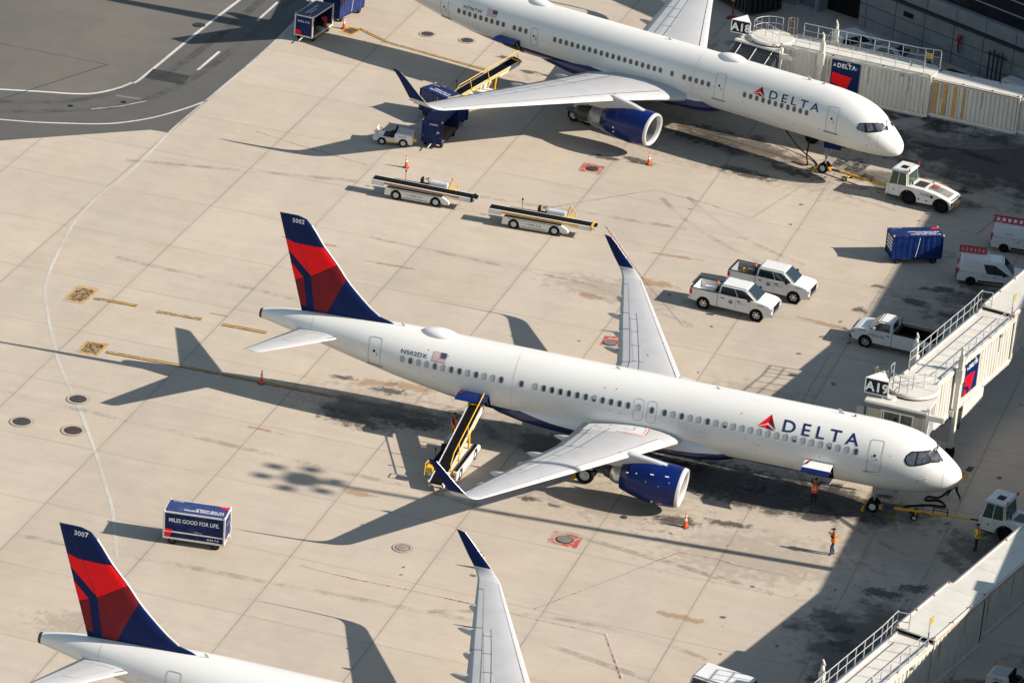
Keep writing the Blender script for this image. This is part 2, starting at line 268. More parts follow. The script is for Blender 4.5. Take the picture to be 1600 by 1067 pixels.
# ---------------------------------------------------------------- ground
def ground_mat(name, col, joints=True, streak=.5, col2=None):
    m = bpy.data.materials.new(name); m.use_nodes = True; nt = m.node_tree; N = nt.nodes; L = nt.links; b = N['Principled BSDF']
    b.inputs['Roughness'].default_value = .85; b.inputs['Specular IOR Level'].default_value = .25
    geo = N.new('ShaderNodeNewGeometry'); sx = N.new('ShaderNodeSeparateXYZ'); L.new(geo.outputs['Position'], sx.inputs[0])
    def M(op, a, b_=None, c=None):
        n = N.new('ShaderNodeMath'); n.operation = op
        for i, x in enumerate((a, b_, c)):
            if x is None: continue
            if isinstance(x, (int, float)): n.inputs[i].default_value = x
            else: L.new(x, n.inputs[i])
        return n.outputs[0]
    def noise(scale, det=6, rough=.6, stretch=None):
        mp = N.new('ShaderNodeMapping'); L.new(geo.outputs['Position'], mp.inputs[0])
        if stretch: mp.inputs['Scale'].default_value = stretch
        n = N.new('ShaderNodeTexNoise'); n.inputs['Scale'].default_value = scale; n.inputs['Detail'].default_value = det; n.inputs['Roughness'].default_value = rough
        L.new(mp.outputs[0], n.inputs['Vector']); return n.outputs[0]
    def mr(v, a, b_, c, d):
        n = N.new('ShaderNodeMapRange'); n.inputs[1].default_value = a; n.inputs[2].default_value = b_; n.inputs[3].default_value = c; n.inputs[4].default_value = d
        L.new(v, n.inputs[0]); return n.outputs[0]
    X, Y = sx.outputs[0], sx.outputs[1]
    f = M('MULTIPLY', mr(noise(.06, 5), .3, .7, .93, 1.05), mr(noise(.5, 7, .7), .3, .7, .93, 1.05))
    f = M('MULTIPLY', f, mr(noise(9, 4, .7), .25, .75, .92, 1.06))
    f = M('MULTIPLY', f, mr(noise(.9, 6, .65, (.16, 1.6, 1)), .35, .75, 1+.06*streak, 1-.12*streak))
    f = M('MULTIPLY', f, mr(noise(.35, 3, .5, (1, .07, 1)), .35, .7, 1.02, .97))
    f = M('MULTIPLY', f, mr(noise(2.2, 8, .78, (.5, 1, 1)), .63, .74, 1, .90))
    if joints:
        def dist(v, x0, p):
            t = M('DIVIDE', M('SUBTRACT', v, x0), p); fr = M('FRACT', t)
            return M('MULTIPLY', M('ABSOLUTE', M('SUBTRACT', fr, .5)), -p), M('FLOOR', t), p/2
        g = M('GREATER_THAN', X, -4.2)
        d1, c1, h1 = dist(X, -4.28, 7.62); d2, c2, h2 = dist(X, -4.28, 3.93); dy, cy, hy = dist(Y, -5.43, 7.62)
        D1 = M('ADD', d1, h1); D2 = M('ADD', d2, h2); DY = M('ADD', dy, hy)
        dx = M('ADD', M('MULTIPLY', D2, g), M('MULTIPLY', D1, M('SUBTRACT', 1, g)))
        cx = M('ADD', M('MULTIPLY', c2, g), M('MULTIPLY', c1, M('SUBTRACT', 1, g)))
        wob = mr(noise(.25, 3), .3, .7, .018, .05)
        def line(d, dark, k=1.):
            r_ = M('DIVIDE', d, M('MULTIPLY', wob, k)); s = N.new('ShaderNodeMapRange'); s.interpolation_type = 'SMOOTHSTEP'
            s.inputs[1].default_value = .7; s.inputs[2].default_value = 1.35; s.inputs[3].default_value = dark; s.inputs[4].default_value = 1; L.new(r_, s.inputs[0]); return s.outputs[0]
        def halo(d, wd, dark): return mr(d, 0, wd, dark, 1)
        wn = N.new('ShaderNodeTexWhiteNoise'); wn.noise_dimensions = '2D'; cb = N.new('ShaderNodeCombineXYZ'); L.new(cx, cb.inputs[0]); L.new(cy, cb.inputs[1]); L.new(cb.outputs[0], wn.inputs['Vector'])
        f = M('MULTIPLY', f, mr(wn.outputs[0], 0, 1, .955, 1.03))
        f = M('MULTIPLY', M('MULTIPLY', f, line(dx, .66)), line(DY, .72, .7)); f = M('MULTIPLY', f, M('MULTIPLY', halo(dx, .35, .95), halo(DY, .25, .97)))
    vm = N.new('ShaderNodeVectorMath'); vm.operation = 'SCALE'; L.new(f, vm.inputs['Scale']); out = vm.outputs[0]
    mx = N.new('ShaderNodeMix'); mx.data_type = 'RGBA'; mx.inputs[6].default_value = (*col, 1); mx.inputs[7].default_value = (*(col2 or col), 1)
    L.new(mr(noise(.11, 4), .42, .62, 0, 1), mx.inputs[0]); L.new(mx.outputs[2], vm.inputs[0])
    L.new(out, b.inputs['Base Color'])
    bp = N.new('ShaderNodeBump'); bp.inputs['Strength'].default_value = .12; bp.inputs['Distance'].default_value = .01; L.new(noise(30, 3), bp.inputs['Height']); L.new(bp.outputs[0], b.inputs['Normal'])
    return m
GC = ground_mat('apron_concrete', (.448, .388, .318), True, .45, (.460, .392, .312))
GA = ground_mat('old_asphalt', (.125, .116, .104), False, .3, (.142, .130, .114))
GR = ground_mat('road_asphalt', (.092, .091, .087), False, .5, (.103, .101, .096))
def sheet(name, pts, z, m):
    me = bpy.data.meshes.new(name); me.from_pydata([(x, y, z) for x, y in pts], [], [tuple(range(len(pts)))]); me.materials.append(m)
    o = bpy.data.objects.new(name, me); COL.objects.link(o); return tag(o, kind='structure')
sheet('ground', [(-1500, -900), (1500, -900), (1500, 2500), (-1500, 2500)], 0, GC)
sheet('taxi_lane_asphalt', [(-400, -250), (-85.6, 20.5), (-75.25, 29.15), (-66.6, 36.09), (-65.1, 36.2), (-65.0, 45), (-64.97, 53.17), (-65.12, 61.24), (-65.6, 67.5), (-66, 300), (-400, 300)], .004, GA)
sheet('service_road', [(-400, -250), (-85.6, 20.5), (-75.25, 29.15), (-66.6, 36.09), (-65.1, 36.2), (-65.0, 45), (-64.97, 53.17), (-65.12, 61.24), (-65.6, 67.5), (-66, 200), (-70.9, 200), (-70.75, 64.5), (-71.0, 56), (-71.2, 45.5), (-72.0, 42.3), (-73.7, 40.1), (-76.3, 39.0), (-79.4, 38.4), (-92, 32.8), (-400, -110)], .008, GR)
def paint(name, col, wear=.5, rough=.7, alpha_noise=3., solid=None):
    m = bpy.data.materials.new(name); m.use_nodes = True; nt = m.node_tree; N = nt.nodes; L = nt.links; b = N['Principled BSDF']
    b.inputs['Base Color'].default_value = (*col, 1); b.inputs['Roughness'].default_value = rough
    geo = N.new('ShaderNodeNewGeometry'); no = N.new('ShaderNodeTexNoise'); no.inputs['Scale'].default_value = alpha_noise; no.inputs['Detail'].default_value = 8; no.inputs['Roughness'].default_value = .75
    L.new(geo.outputs['Position'], no.inputs['Vector'])
    n2 = N.new('ShaderNodeTexNoise'); n2.inputs['Scale'].default_value = .22; n2.inputs['Detail'].default_value = 3; L.new(geo.outputs['Position'], n2.inputs['Vector'])
    ad = N.new('ShaderNodeMath'); ad.operation = 'MULTIPLY_ADD'; L.new(n2.outputs[0], ad.inputs[0]); ad.inputs[1].default_value = .5; L.new(no.outputs[0], ad.inputs[2])
    mr = N.new('ShaderNodeMapRange'); c = .75+.25*(wear-.5)*1.3; mr.inputs[1].default_value = c-.07; mr.inputs[2].default_value = c+.05; mr.inputs[3].default_value = 0; mr.inputs[4].default_value = 1
    L.new(ad.outputs[0], mr.inputs[0]); tr = N.new('ShaderNodeBsdfTransparent'); mx = N.new('ShaderNodeMixShader')
    sc = N.new('ShaderNodeMath'); sc.operation = 'MULTIPLY_ADD'; sc.inputs[1].default_value = .85; sc.inputs[2].default_value = .08 if wear < .4 else .15; sc.use_clamp = True
    if solid: sc.inputs[1].default_value, sc.inputs[2].default_value = solid
    L.new(mr.outputs[0], sc.inputs[0]); L.new(sc.outputs[0], mx.inputs[0]); L.new(tr.outputs[0], mx.inputs[1]); L.new(b.outputs[0], mx.inputs[2])
    L.new(mx.outputs[0], N['Material Output'].inputs[0]); return m
PWH = paint('white_line_paint', (.62, .60, .57), .45, alpha_noise=6., solid=(.3, .62)); PWT = paint('thin_white_paint', (.62, .60, .56), .5, alpha_noise=7., solid=(.4, .35)); PWF = paint('faded_white_paint', (.60, .58, .55), .75)
PRE = paint('faded_red_paint', (.34, .035, .03), .78); PRS = paint('red_box_paint', (.50, .055, .045), .52, alpha_noise=2.)
PYE = paint('yellow_line_paint', (.60, .31, .035), .42); PBK = paint('black_line_paint', (.03, .03, .03), .45); POR = paint('faded_orange_paint', (.45, .24, .08), .8)
PGR = paint('green_paint', (.10, .42, .22), .85)
class Sheet:
    def __init__(s, name, z): s.n = name; s.z = z; s.v = []; s.f = []; s.m = []; s.mats = []
    def add(s, layer, m):
        if m not in s.mats: s.mats.append(m)
        o = len(s.v); s.v += [(a, b, s.z) for a, b in layer[0]]
        for f in layer[1]: s.f.append([i+o for i in f]); s.m.append(s.mats.index(m))
    def build(s, kind='structure'):
        me = bpy.data.meshes.new(s.n); me.from_pydata(s.v, [], s.f)
        for m in s.mats: me.materials.append(m)
        me.polygons.foreach_set('material_index', s.m); bm = bmesh.new(); bm.from_mesh(me)
        for f in bm.faces:
            f.normal_update()
            if f.normal.z < 0: f.normal_flip()
        bm.to_mesh(me); bm.free(); o = bpy.data.objects.new(s.n, me); COL.objects.link(o); return tag(o, kind=kind)
def off(pts, d):
    P = [Vector(p) for p in pts]; o = []
    for i, p in enumerate(P):
        t = (P[min(i+1, len(P)-1)]-P[max(i-1, 0)]).normalized(); o.append(tuple(p+Vector((-t.y, t.x))*d))
    return o
wl = Sheet('white_markings', .012)
pts, wd = MK['white_curve']; sp = smoothline(pts, 5)
wl.add(line2d(sp, .20), PWT)
for k in ('road_outer', 'road_inner'): wl.add(line2d(smoothline(MK[k][0], 5), MK[k][1]), PWH)
for k in ('dash1', 'dash2', 'dash3'): wl.add(line2d(MK[k][0], MK[k][1]), PWH)
wl.add(line2d([(-67.9, 76), (-67.9, 80)], .22), PWH); wl.add(line2d(MK['white_k'][0], .1), PWF); wl.build()
rl = Sheet('red_markings', .016); rw = Sheet('worn_white_edging', .012)
for k in [k for k in MK if k.startswith('red_')]:
    p, wd = MK[k]; rl.add(line2d(p, wd*.7), PRE)
    rw.add(line2d(off(p, wd*.8), wd*.7), PWF)
for k in ('sq1', 'sq2', 'sq3'): rl.add((MK[k], [(0, 1, 2, 3)], 0), PRS)
rl.build(); rw.build()
yl = Sheet('yellow_markings', .016); bl = Sheet('black_marking_edges', .012)
for k in [k for k in MK if k.startswith('yl')]:
    p = MK[k]
    if k.startswith('yline'): yl.add(line2d(p, .14), POR); continue
    wdt = .17 if k in ('yl1', 'yl2', 'yl3', 'yl4') else .14
    yl.add(line2d(p, wdt), PYE); bl.add(line2d(p, wdt+.22), PBK)
def qi(q, a, b):   # point in quad, corners q0 q1 q2 q3
    q = [Vector(x) for x in q]; return tuple((q[0]*(1-a)+q[1]*a)*(1-b)+(q[3]*(1-a)+q[2]*a)*b)
gl = Sheet('stand_box_markings', .020)
random.seed(3)
for k in ('box1', 'box2', 'box3', 'box757a', 'box757b', 'boxn1', 'boxn2', 'ybar1b'):
    q = MK[k]; big = k in ('box1', 'box2', 'box3')
    if big: yl.add((q, [(0, 1, 2, 3)], 0), PYE)
    inn = [qi(q, a, b) for a, b in (((.13, .13), (.87, .13), (.87, .87), (.13, .87)) if big else ((0, 0), (1, 0), (1, 1), (0, 1)))]
    gl.add((inn, [(0, 1, 2, 3)], 0), PBK)
    if k == 'ybar1b': continue
    for row in range(3):
        for c in range(4):
            a0 = .08+c*.22; b0 = .08+row*.3
            for s in range(3):   # worn stencil strokes
                aa = a0+random.uniform(0, .1); bb = b0+random.uniform(0, .14)
                da, db = ((.1, .045) if random.random() < .5 else (.035, .16))
                yl_q = [qi(inn, aa, bb), qi(inn, aa+da, bb), qi(inn, aa+da, bb+db), qi(inn, aa, bb+db)]
                gl.add(([*yl_q], [(0, 1, 2, 3)], 0), PYE if big else PWF)
for k in ('ybar1', 'ybar2'): yl.add((MK[k], [(0, 1, 2, 3)], 0), PYE)
yl.build(); bl.build()
for i, v in enumerate(gl.v): gl.v[i] = (v[0], v[1], .020 if gl.m and True else .02)
o = gl.build()
for p in o.data.polygons:      # strokes lie one coat above the black box
    if gl.mats[p.material_index] is not PBK:
        for vi in p.vertices: o.data.vertices[vi].co.z = .024
wf = Sheet('green_spray_mark', .012); wf.add((rrect(-9.3, 40.8, 2.2, 1.3, .6), [tuple(range(20))], 0), PGR); wf.build()
# stains: soft-edged noise patches, one sheet
def stain_mat(name, col, dens, nscale=1.6):
    m = bpy.data.materials.new(name); m.use_nodes = True; nt = m.node_tree; N = nt.nodes; L = nt.links; b = N['Principled BSDF']
    b.inputs['Base Color'].default_value = (*col, 1); b.inputs['Roughness'].default_value = .6
    uv = N.new('ShaderNodeUVMap'); vl = N.new('ShaderNodeVectorMath'); vl.operation = 'LENGTH'; L.new(uv.outputs[0], vl.inputs[0])
    geo = N.new('ShaderNodeNewGeometry'); no = N.new('ShaderNodeTexNoise'); no.inputs['Scale'].default_value = nscale; no.inputs['Detail'].default_value = 7; no.inputs['Roughness'].default_value = .68
    L.new(geo.outputs['Position'], no.inputs['Vector'])
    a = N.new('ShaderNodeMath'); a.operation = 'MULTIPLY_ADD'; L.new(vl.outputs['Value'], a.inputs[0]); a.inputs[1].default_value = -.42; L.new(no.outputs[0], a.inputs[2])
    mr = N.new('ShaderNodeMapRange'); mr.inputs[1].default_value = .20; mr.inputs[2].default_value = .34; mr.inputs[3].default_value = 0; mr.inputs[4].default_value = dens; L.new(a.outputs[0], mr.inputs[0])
    tr = N.new('ShaderNodeBsdfTransparent'); mx = N.new('ShaderNodeMixShader'); L.new(mr.outputs[0], mx.inputs[0]); L.new(tr.outputs[0], mx.inputs[1]); L.new(b.outputs[0], mx.inputs[2]); L.new(mx.outputs[0], N['Material Output'].inputs[0]); return m
SOIL = stain_mat('oil_stain', (.06, .052, .046), .62, 1.9); SDIRT = stain_mat('dirt_stain', (.28, .235, .19), .18, 1.6); SRUST = stain_mat('rust_stain', (.42, .24, .12), .42, 1.2)
STY = stain_mat('tyre_scuff', (.10, .095, .09), .38, 3.)
def stains(name, z, lst, m):
    me = bpy.data.meshes.new(name); v = []; f = []; u = []
    for x, y, rx, ry, a in lst:
        n = 20; o = len(v); c, s = math.cos(a), math.sin(a); v.append((x, y, z)); u.append((0, 0))
        for i in range(n):
            t = 2*PI*i/n; px, py = rx*math.cos(t), ry*math.sin(t); v.append((x+px*c-py*s, y+px*s+py*c, z)); u.append((math.cos(t), math.sin(t)))
        f += [(o, o+1+i, o+1+(i+1) % n) for i in range(n)]
    me.from_pydata(v, [], f); uvl = me.uv_layers.new(name='UVMap')
    for lp in me.loops: uvl.data[lp.index].uv = u[lp.vertex_index]
    me.materials.append(m); ob = bpy.data.objects.new(name, me); COL.objects.link(ob); tag(ob, kind='structure')
rnd = random.Random(5)
oil = [(-37.5, -2.2, 3.4, 1.6, -.1), (-34.6, -.9, 3.6, 1.3, 0), (-40, 3.2, 1.2, .5, .2), (-36.8, 2.6, 1.8, .8, 0), (-31.5, 1.5, 1.8, .9, 0), (-11.5, -1.5, 5, 2.2, 0), (-14.5, .5, 5, 2.5, .1), (-19, .5, 4.5, 2, 0), (-8, 1, 3, 1.6, 0),
       (-15.6, -6.6, 2.2, 1.0, .2), (-12.5, -5.6, 2.0, .6, .1), (-2.2, -10.2, 2.2, .9, 0), (-.6, -8.8, 1.4, .9, .5), (-3.4, -15.5, 1.4, .8, .3), (-2.4, -17.4, 2.2, 1.2, -.2), (-.6, -20.2, .9, .8, 0), (-3.3, -21.6, 1.1, .8, 0), (-1.4, -23.4, .9, .8, 0), (2.3, -14.9, .6, .3, 0), (1.2, -9.8, 1.2, .5, 0),
       (-9.3, 31.6, 1.7, .9, -.3), (-8.0, 34.5, 2.2, .8, .3), (-12.4, 28.6, .9, .6, 0), (-10.6, 26.5, 1.1, .5, 0), (-7, 30.5, .9, .5, 0), (-12, 33, 1, .4, 0), (-33.2, 47.2, 2.2, .8, -.2), (-35.5, 46.6, 1.6, .6, 0), (-25.5, 48.6, 3.4, 1.2, -.2), (-22.3, 50.5, 3.2, 1.1, -.2), (-30, 53.5, 4, 1.6, -.2),
       (-17.5, 51.8, 1.5, .7, 0), (-10.5, 60, 3, .8, -.3), (-14.5, 60.5, 2.5, .7, 0), (-6, 49, 1.2, .5, 0), (1.6, 1.8, .7, .5, 0), (2.9, 1.9, .5, .4, 0), (-45.5, 60.5, 1.2, .5, 0), (-48.2, 62.6, .9, .5, 0), (-4.2, 7.6, 2.2, 1.2, 0), (-24.5, -7.7, 1.0, .5, 0), (-22.8, -7.9, .6, .3, 0)]
for _ in range(70): oil.append((rnd.uniform(-30, 4), rnd.choice([rnd.uniform(-26, 12), rnd.uniform(14, 52)]), rnd.uniform(.12, .45), rnd.uniform(.1, .3), rnd.uniform(0, 3)))
stains('oil_stains', .028, oil, SOIL)
dirt = [(-13, 0, 16, 5, 0), (-24, 1, 14, 5, 0), (-37, 0, 9, 4, 0), (-10, -9, 9, 5, .2), (-2, -16, 6, 8, 0), (-2, -4, 7, 6, 0), (-7, 31, 7, 8, 0), (-27, 51, 16, 5, -.2), (-8, 60, 9, 8, 0), (-38, 57, 12, 5, -.2), (-20, -6, 9, 4, 0), (2, -26, 7, 7, 0), (-42, -33, 5, 2.4, .3), (-28, 24, 8, 3, 0), (-15, 12, 6, 4, 0)]
stains('dirt_patches', .024, dirt, SDIRT)
SGR = stain_mat('shade_grime', (.075, .07, .066), .62, .45)  # grime colour that also paints deeper shade under aircraft and beside the terminal
stains('shade_grime_patches', .0225, [(-8, 60, 17, 11, -.2), (-22, 70, 16, 9, -.3), (-14, 52, 9, 3, -.25), (-13, -.6, 12, 3.6, 0), (-6, -.3, 7, 3, 0), (-25, .2, 7, 2.4, 0), (-36, -.6, 6, 2.4, 0), (-1.5, -17, 6, 8, .2), (-27, 54, 9, 3, -.25), (1, -30, 8, 6, 0), (3, -3, 6, 4, 0), (-4.5, 33, 5, 7, 0), (9, -22, 9, 9, 0), (8, -26, 9, 7, 0)], SGR)
rust = [(-38.2, 3.2, 2.2, .8, .3), (-35.8, 3.8, 2.4, 1.0, 0), (-13.5, 25.3, 4.2, .5, -.12), (-10.5, 23.2, 2, .3, -.1), (-25.8, 31.6, 2.6, .35, .05), (-20.5, 30.5, 1.4, .3, 0), (-26.5, 26.5, 3, 1, .1), (-29.5, 22.5, 1.5, .7, 0), (-50.5, 8.5, 1, .2, 0), (-7.8, -23.8, 2.2, .4, -.1), (-12, -18, 2.5, .5, 0), (-49, 22.4, 3.4, .3, .05), (-43, 21.2, 2.6, .25, .05), (-42, -6, 1.6, .3, 0), (-34, -11.5, 1.6, .6, 0), (-40.6, -18.2, 1.2, .7, 0)]
stains('rust_stains', .020, rust, SRUST)
def arcpts(cx, cy, r_, a0, a1, n=26): return [(cx+r_*math.cos(R(a0+(a1-a0)*i/n)), cy+r_*math.sin(R(a0+(a1-a0)*i/n))) for i in range(n+1)]
tm = paint('tyre_track', (.20, .18, .155), .6, alpha_noise=.8, solid=(.22, .03)); ts = Sheet('tyre_tracks', .026)
for p, wd in ((arcpts(-10, 55, 22, 215, 250), .4), (arcpts(-10, 55, 24, 215, 250), .4), (arcpts(4, 10, 16, 185, 250), .4), ([(-50, -25.0), (-22, -23.4), (-6, -27)], .5), ([(-66, 30), (-46, 35), (-22, 37)], .5), ([(-46, 25), (-30, 24.3), (-22, 21)], .4), (arcpts(-16, -40, 19, 70, 120), .4), ([(-60, -8), (-30, -9.5), (-8, -13)], .5), ([(-60, 14), (-40, 12.5), (-28, 12)], .5)):
    ts.add(line2d(p, wd), tm)
dk = paint('dark_sweep', (.045, .044, .040), .6, alpha_noise=.6, solid=(.25, .06))
for o_ in (-1.0, 1.1): ts.add(line2d(smoothline([(-68.1+o_, 76), (-68.2+o_, 58), (-68.8+o_, 47), (-71+o_, 40.5-o_*.6), (-74.5, 37-o_), (-80, 34.2-o_), (-92, 29-o_)], 5), .7), dk)
ts.build()
pt = Sheet('asphalt_patch', .012); pt.add((MK['patch'], [(0, 1, 2, 3)], 0), ground_mat('patch_asphalt', (.035, .036, .037), False, 1., (.10, .10, .10))); pt.add(line2d([(-71.35, 41.1), (-69.4, 41.3)], .35), PWF); pt.build()
sj = Sheet('asphalt_seam', .012); sj.add(line2d([(-90, 27.8), (-79.2, 34.6), (-74.35, 46.6)], .1), PBK); sj.add(line2d([(-74.35, 46.6), (-84, 46.9), (-95, 47.5)], .06), PBK); sj.build()
# manhole covers
MHR = mat('manhole_ring', (.22, .19, .16), .8, var=.3, scale=6); MHC = mat('manhole_iron', (.075, .07, .068), .7, metal=.3, var=.4, scale=7, bump=.4); MHG = mat('manhole_grey_iron', (.22, .22, .21), .6, metal=.2, var=.3, scale=7)
def manhole(x, y, r, cat, label, cm=MHC, ring=True):
    e = empty('manhole', (x, y, 0), 0, label, 'manhole cover', 'manholes set in the apron')
    mb = MB(); mb.cyl((0, 0, -.02), (0, 0, .030), r*1.22, n=32)
    if ring: mb.build('surround_edge', MHR, e); mb = MB(); mb.cyl((0, 0, -.02), (0, 0, .034), r*1.17, n=32); mb.build('surround', mat('surround_concrete', (.37, .32, .27), .85, var=.15), e)
    mb = MB(); mb.cyl((0, 0, .0), (0, 0, .040), r*.88, n=32); mb.build('gap_ring', BLACK, e)
    mb = MB(); mb.cyl((0, 0, .0), (0, 0, .046), r*.80, n=32)
    for k in range(-3, 4): mb.box(-r*.55, r*.55, k*r*.2-.02, k*r*.2+.02, .046, .054)
    mb.build('iron_cover', cm, e)
for x, y, r, l, cm in ((-55.59, -11.46, .62, 'iron manhole cover nearest the left edge of the apron', MHC), (-52.32, -11.22, .62, 'brown iron manhole cover just left of the white curved line', stain_mat and mat('manhole_brown', (.07, .04, .04), .7, var=.3)),
                       (-53.76, -7.08, .60, 'manhole cover that the white curved line runs over', MHC), (-29.23, -16.91, .50, 'pale manhole cover in bare concrete below the near wing shadow', mat('manhole_pale', (.30, .26, .22), .8, var=.4, scale=5)),
                       (-55.07, 64.54, .56, 'manhole cover beside the tail of the far aircraft, left one of the pair', MHC), (-51.88, 64.71, .56, 'manhole cover beside the tail of the far aircraft, right one of the pair', MHC),
                       (-71.41, 57.77, .55, 'dark manhole cover on the asphalt against the road edge line', mat('manhole_dark', (.03, .03, .03), .8)), (-20.94, -11.81, .55, 'grey manhole cover inside the worn red square near the cone', MHG), (-35.7, 44.1, .5, 'manhole cover inside the red square below the far aircraft engine', MHC),
                       (-26.2, 15.9, .5, 'manhole cover in the red square behind the middle aircraft wing', MHG), (-18.54, -7.51, .22, 'small round drain cover beside the engine shadow', MHC)):
    manhole(x, y, r, 'manhole', l, cm, r > .3 and x > -65 and 'square' not in l)
for i, (x, y) in enumerate(((-73.48, 37.61), (-70.37, 40.15))):
    mb = MB(); mb.cyl((0, 0, -.02), (0, 0, .03), .2, n=20); mb.cyl((0, 0, .03), (0, 0, .04), .15, n=20)
    o = mb.build('road_light_fitting', BLACK); o.location = (x, y, 0); tag(o, ('round black light fitting in the curved road, the one nearer the left edge', 'round black light fitting in the curved road, the one nearer the concrete apron')[i], 'ground light', 'light fittings in the road')
# ---------------------------------------------------------------- aircraft
def livery_mat(name, pts, white=(.73, .725, .695)):
    m = mat(name, white, .32, var=.05, scale=.35, coat=.3, dirt=(.52, .50, .46, .25), dscale=.5, stretch=(.25, 1, 1))
    nt = m.node_tree; N = nt.nodes; L = nt.links; b = N['Principled BSDF']; src = b.inputs['Base Color'].links[0].from_socket
    tc = N.new('ShaderNodeTexCoord'); sx = N.new('ShaderNodeSeparateXYZ'); L.new(tc.outputs['Object'], sx.inputs[0])
    mr = N.new('ShaderNodeMapRange'); mr.inputs[1].default_value = 0; mr.inputs[2].default_value = -50; L.new(sx.outputs[0], mr.inputs[0])
    cv = N.new('ShaderNodeFloatCurve'); L.new(mr.outputs[0], cv.inputs['Value']); c = cv.mapping.curves[0]
    c.points[0].location = (0, pts[0][1]/10); c.points[1].location = (1, pts[-1][1]/10)
    for s, z in pts: c.points.new(s/50, z/10)
    cv.mapping.update()
    ml = N.new('ShaderNodeMath'); ml.operation = 'MULTIPLY'; ml.inputs[1].default_value = 10; L.new(cv.outputs[0], ml.inputs[0])
    lt = N.new('ShaderNodeMath'); lt.operation = 'LESS_THAN'; L.new(sx.outputs[2], lt.inputs[0]); L.new(ml.outputs[0], lt.inputs[1])
    mx = N.new('ShaderNodeMix'); mx.data_type = 'RGBA'; L.new(lt.outputs[0], mx.inputs[0]); L.new(src, mx.inputs[6]); mx.inputs[7].default_value = (.0045, .014, .085, 1)
    L.new(mx.outputs[2], b.inputs['Base Color']); return m
def naca(u, t): u = max(u, 0); return 5*t*(.2969*math.sqrt(u)-.1260*u-.3516*u*u+.2843*u**3-.1036*u**4)
US = [0, .012, .04, .1, .2, .32, .46, .6, .75, .9, 1.0]
def wing_ring(sL, sT, y, z, t, cant=0., mir=1):
    c = sT-sL; up = []; lo = []
    for u in US:
        h = naca(u, t)*c; cam_ = .018*c*math.sin(PI*u)
        for lst, sg in ((up, 1), (lo, -1)):
            d = cam_+sg*h*(1 if sg > 0 else .8); lst.append((-(sL+u*c), mir*(y-d*math.sin(cant)), z+d*math.cos(cant)))
    return up+lo[::-1][1:-1]
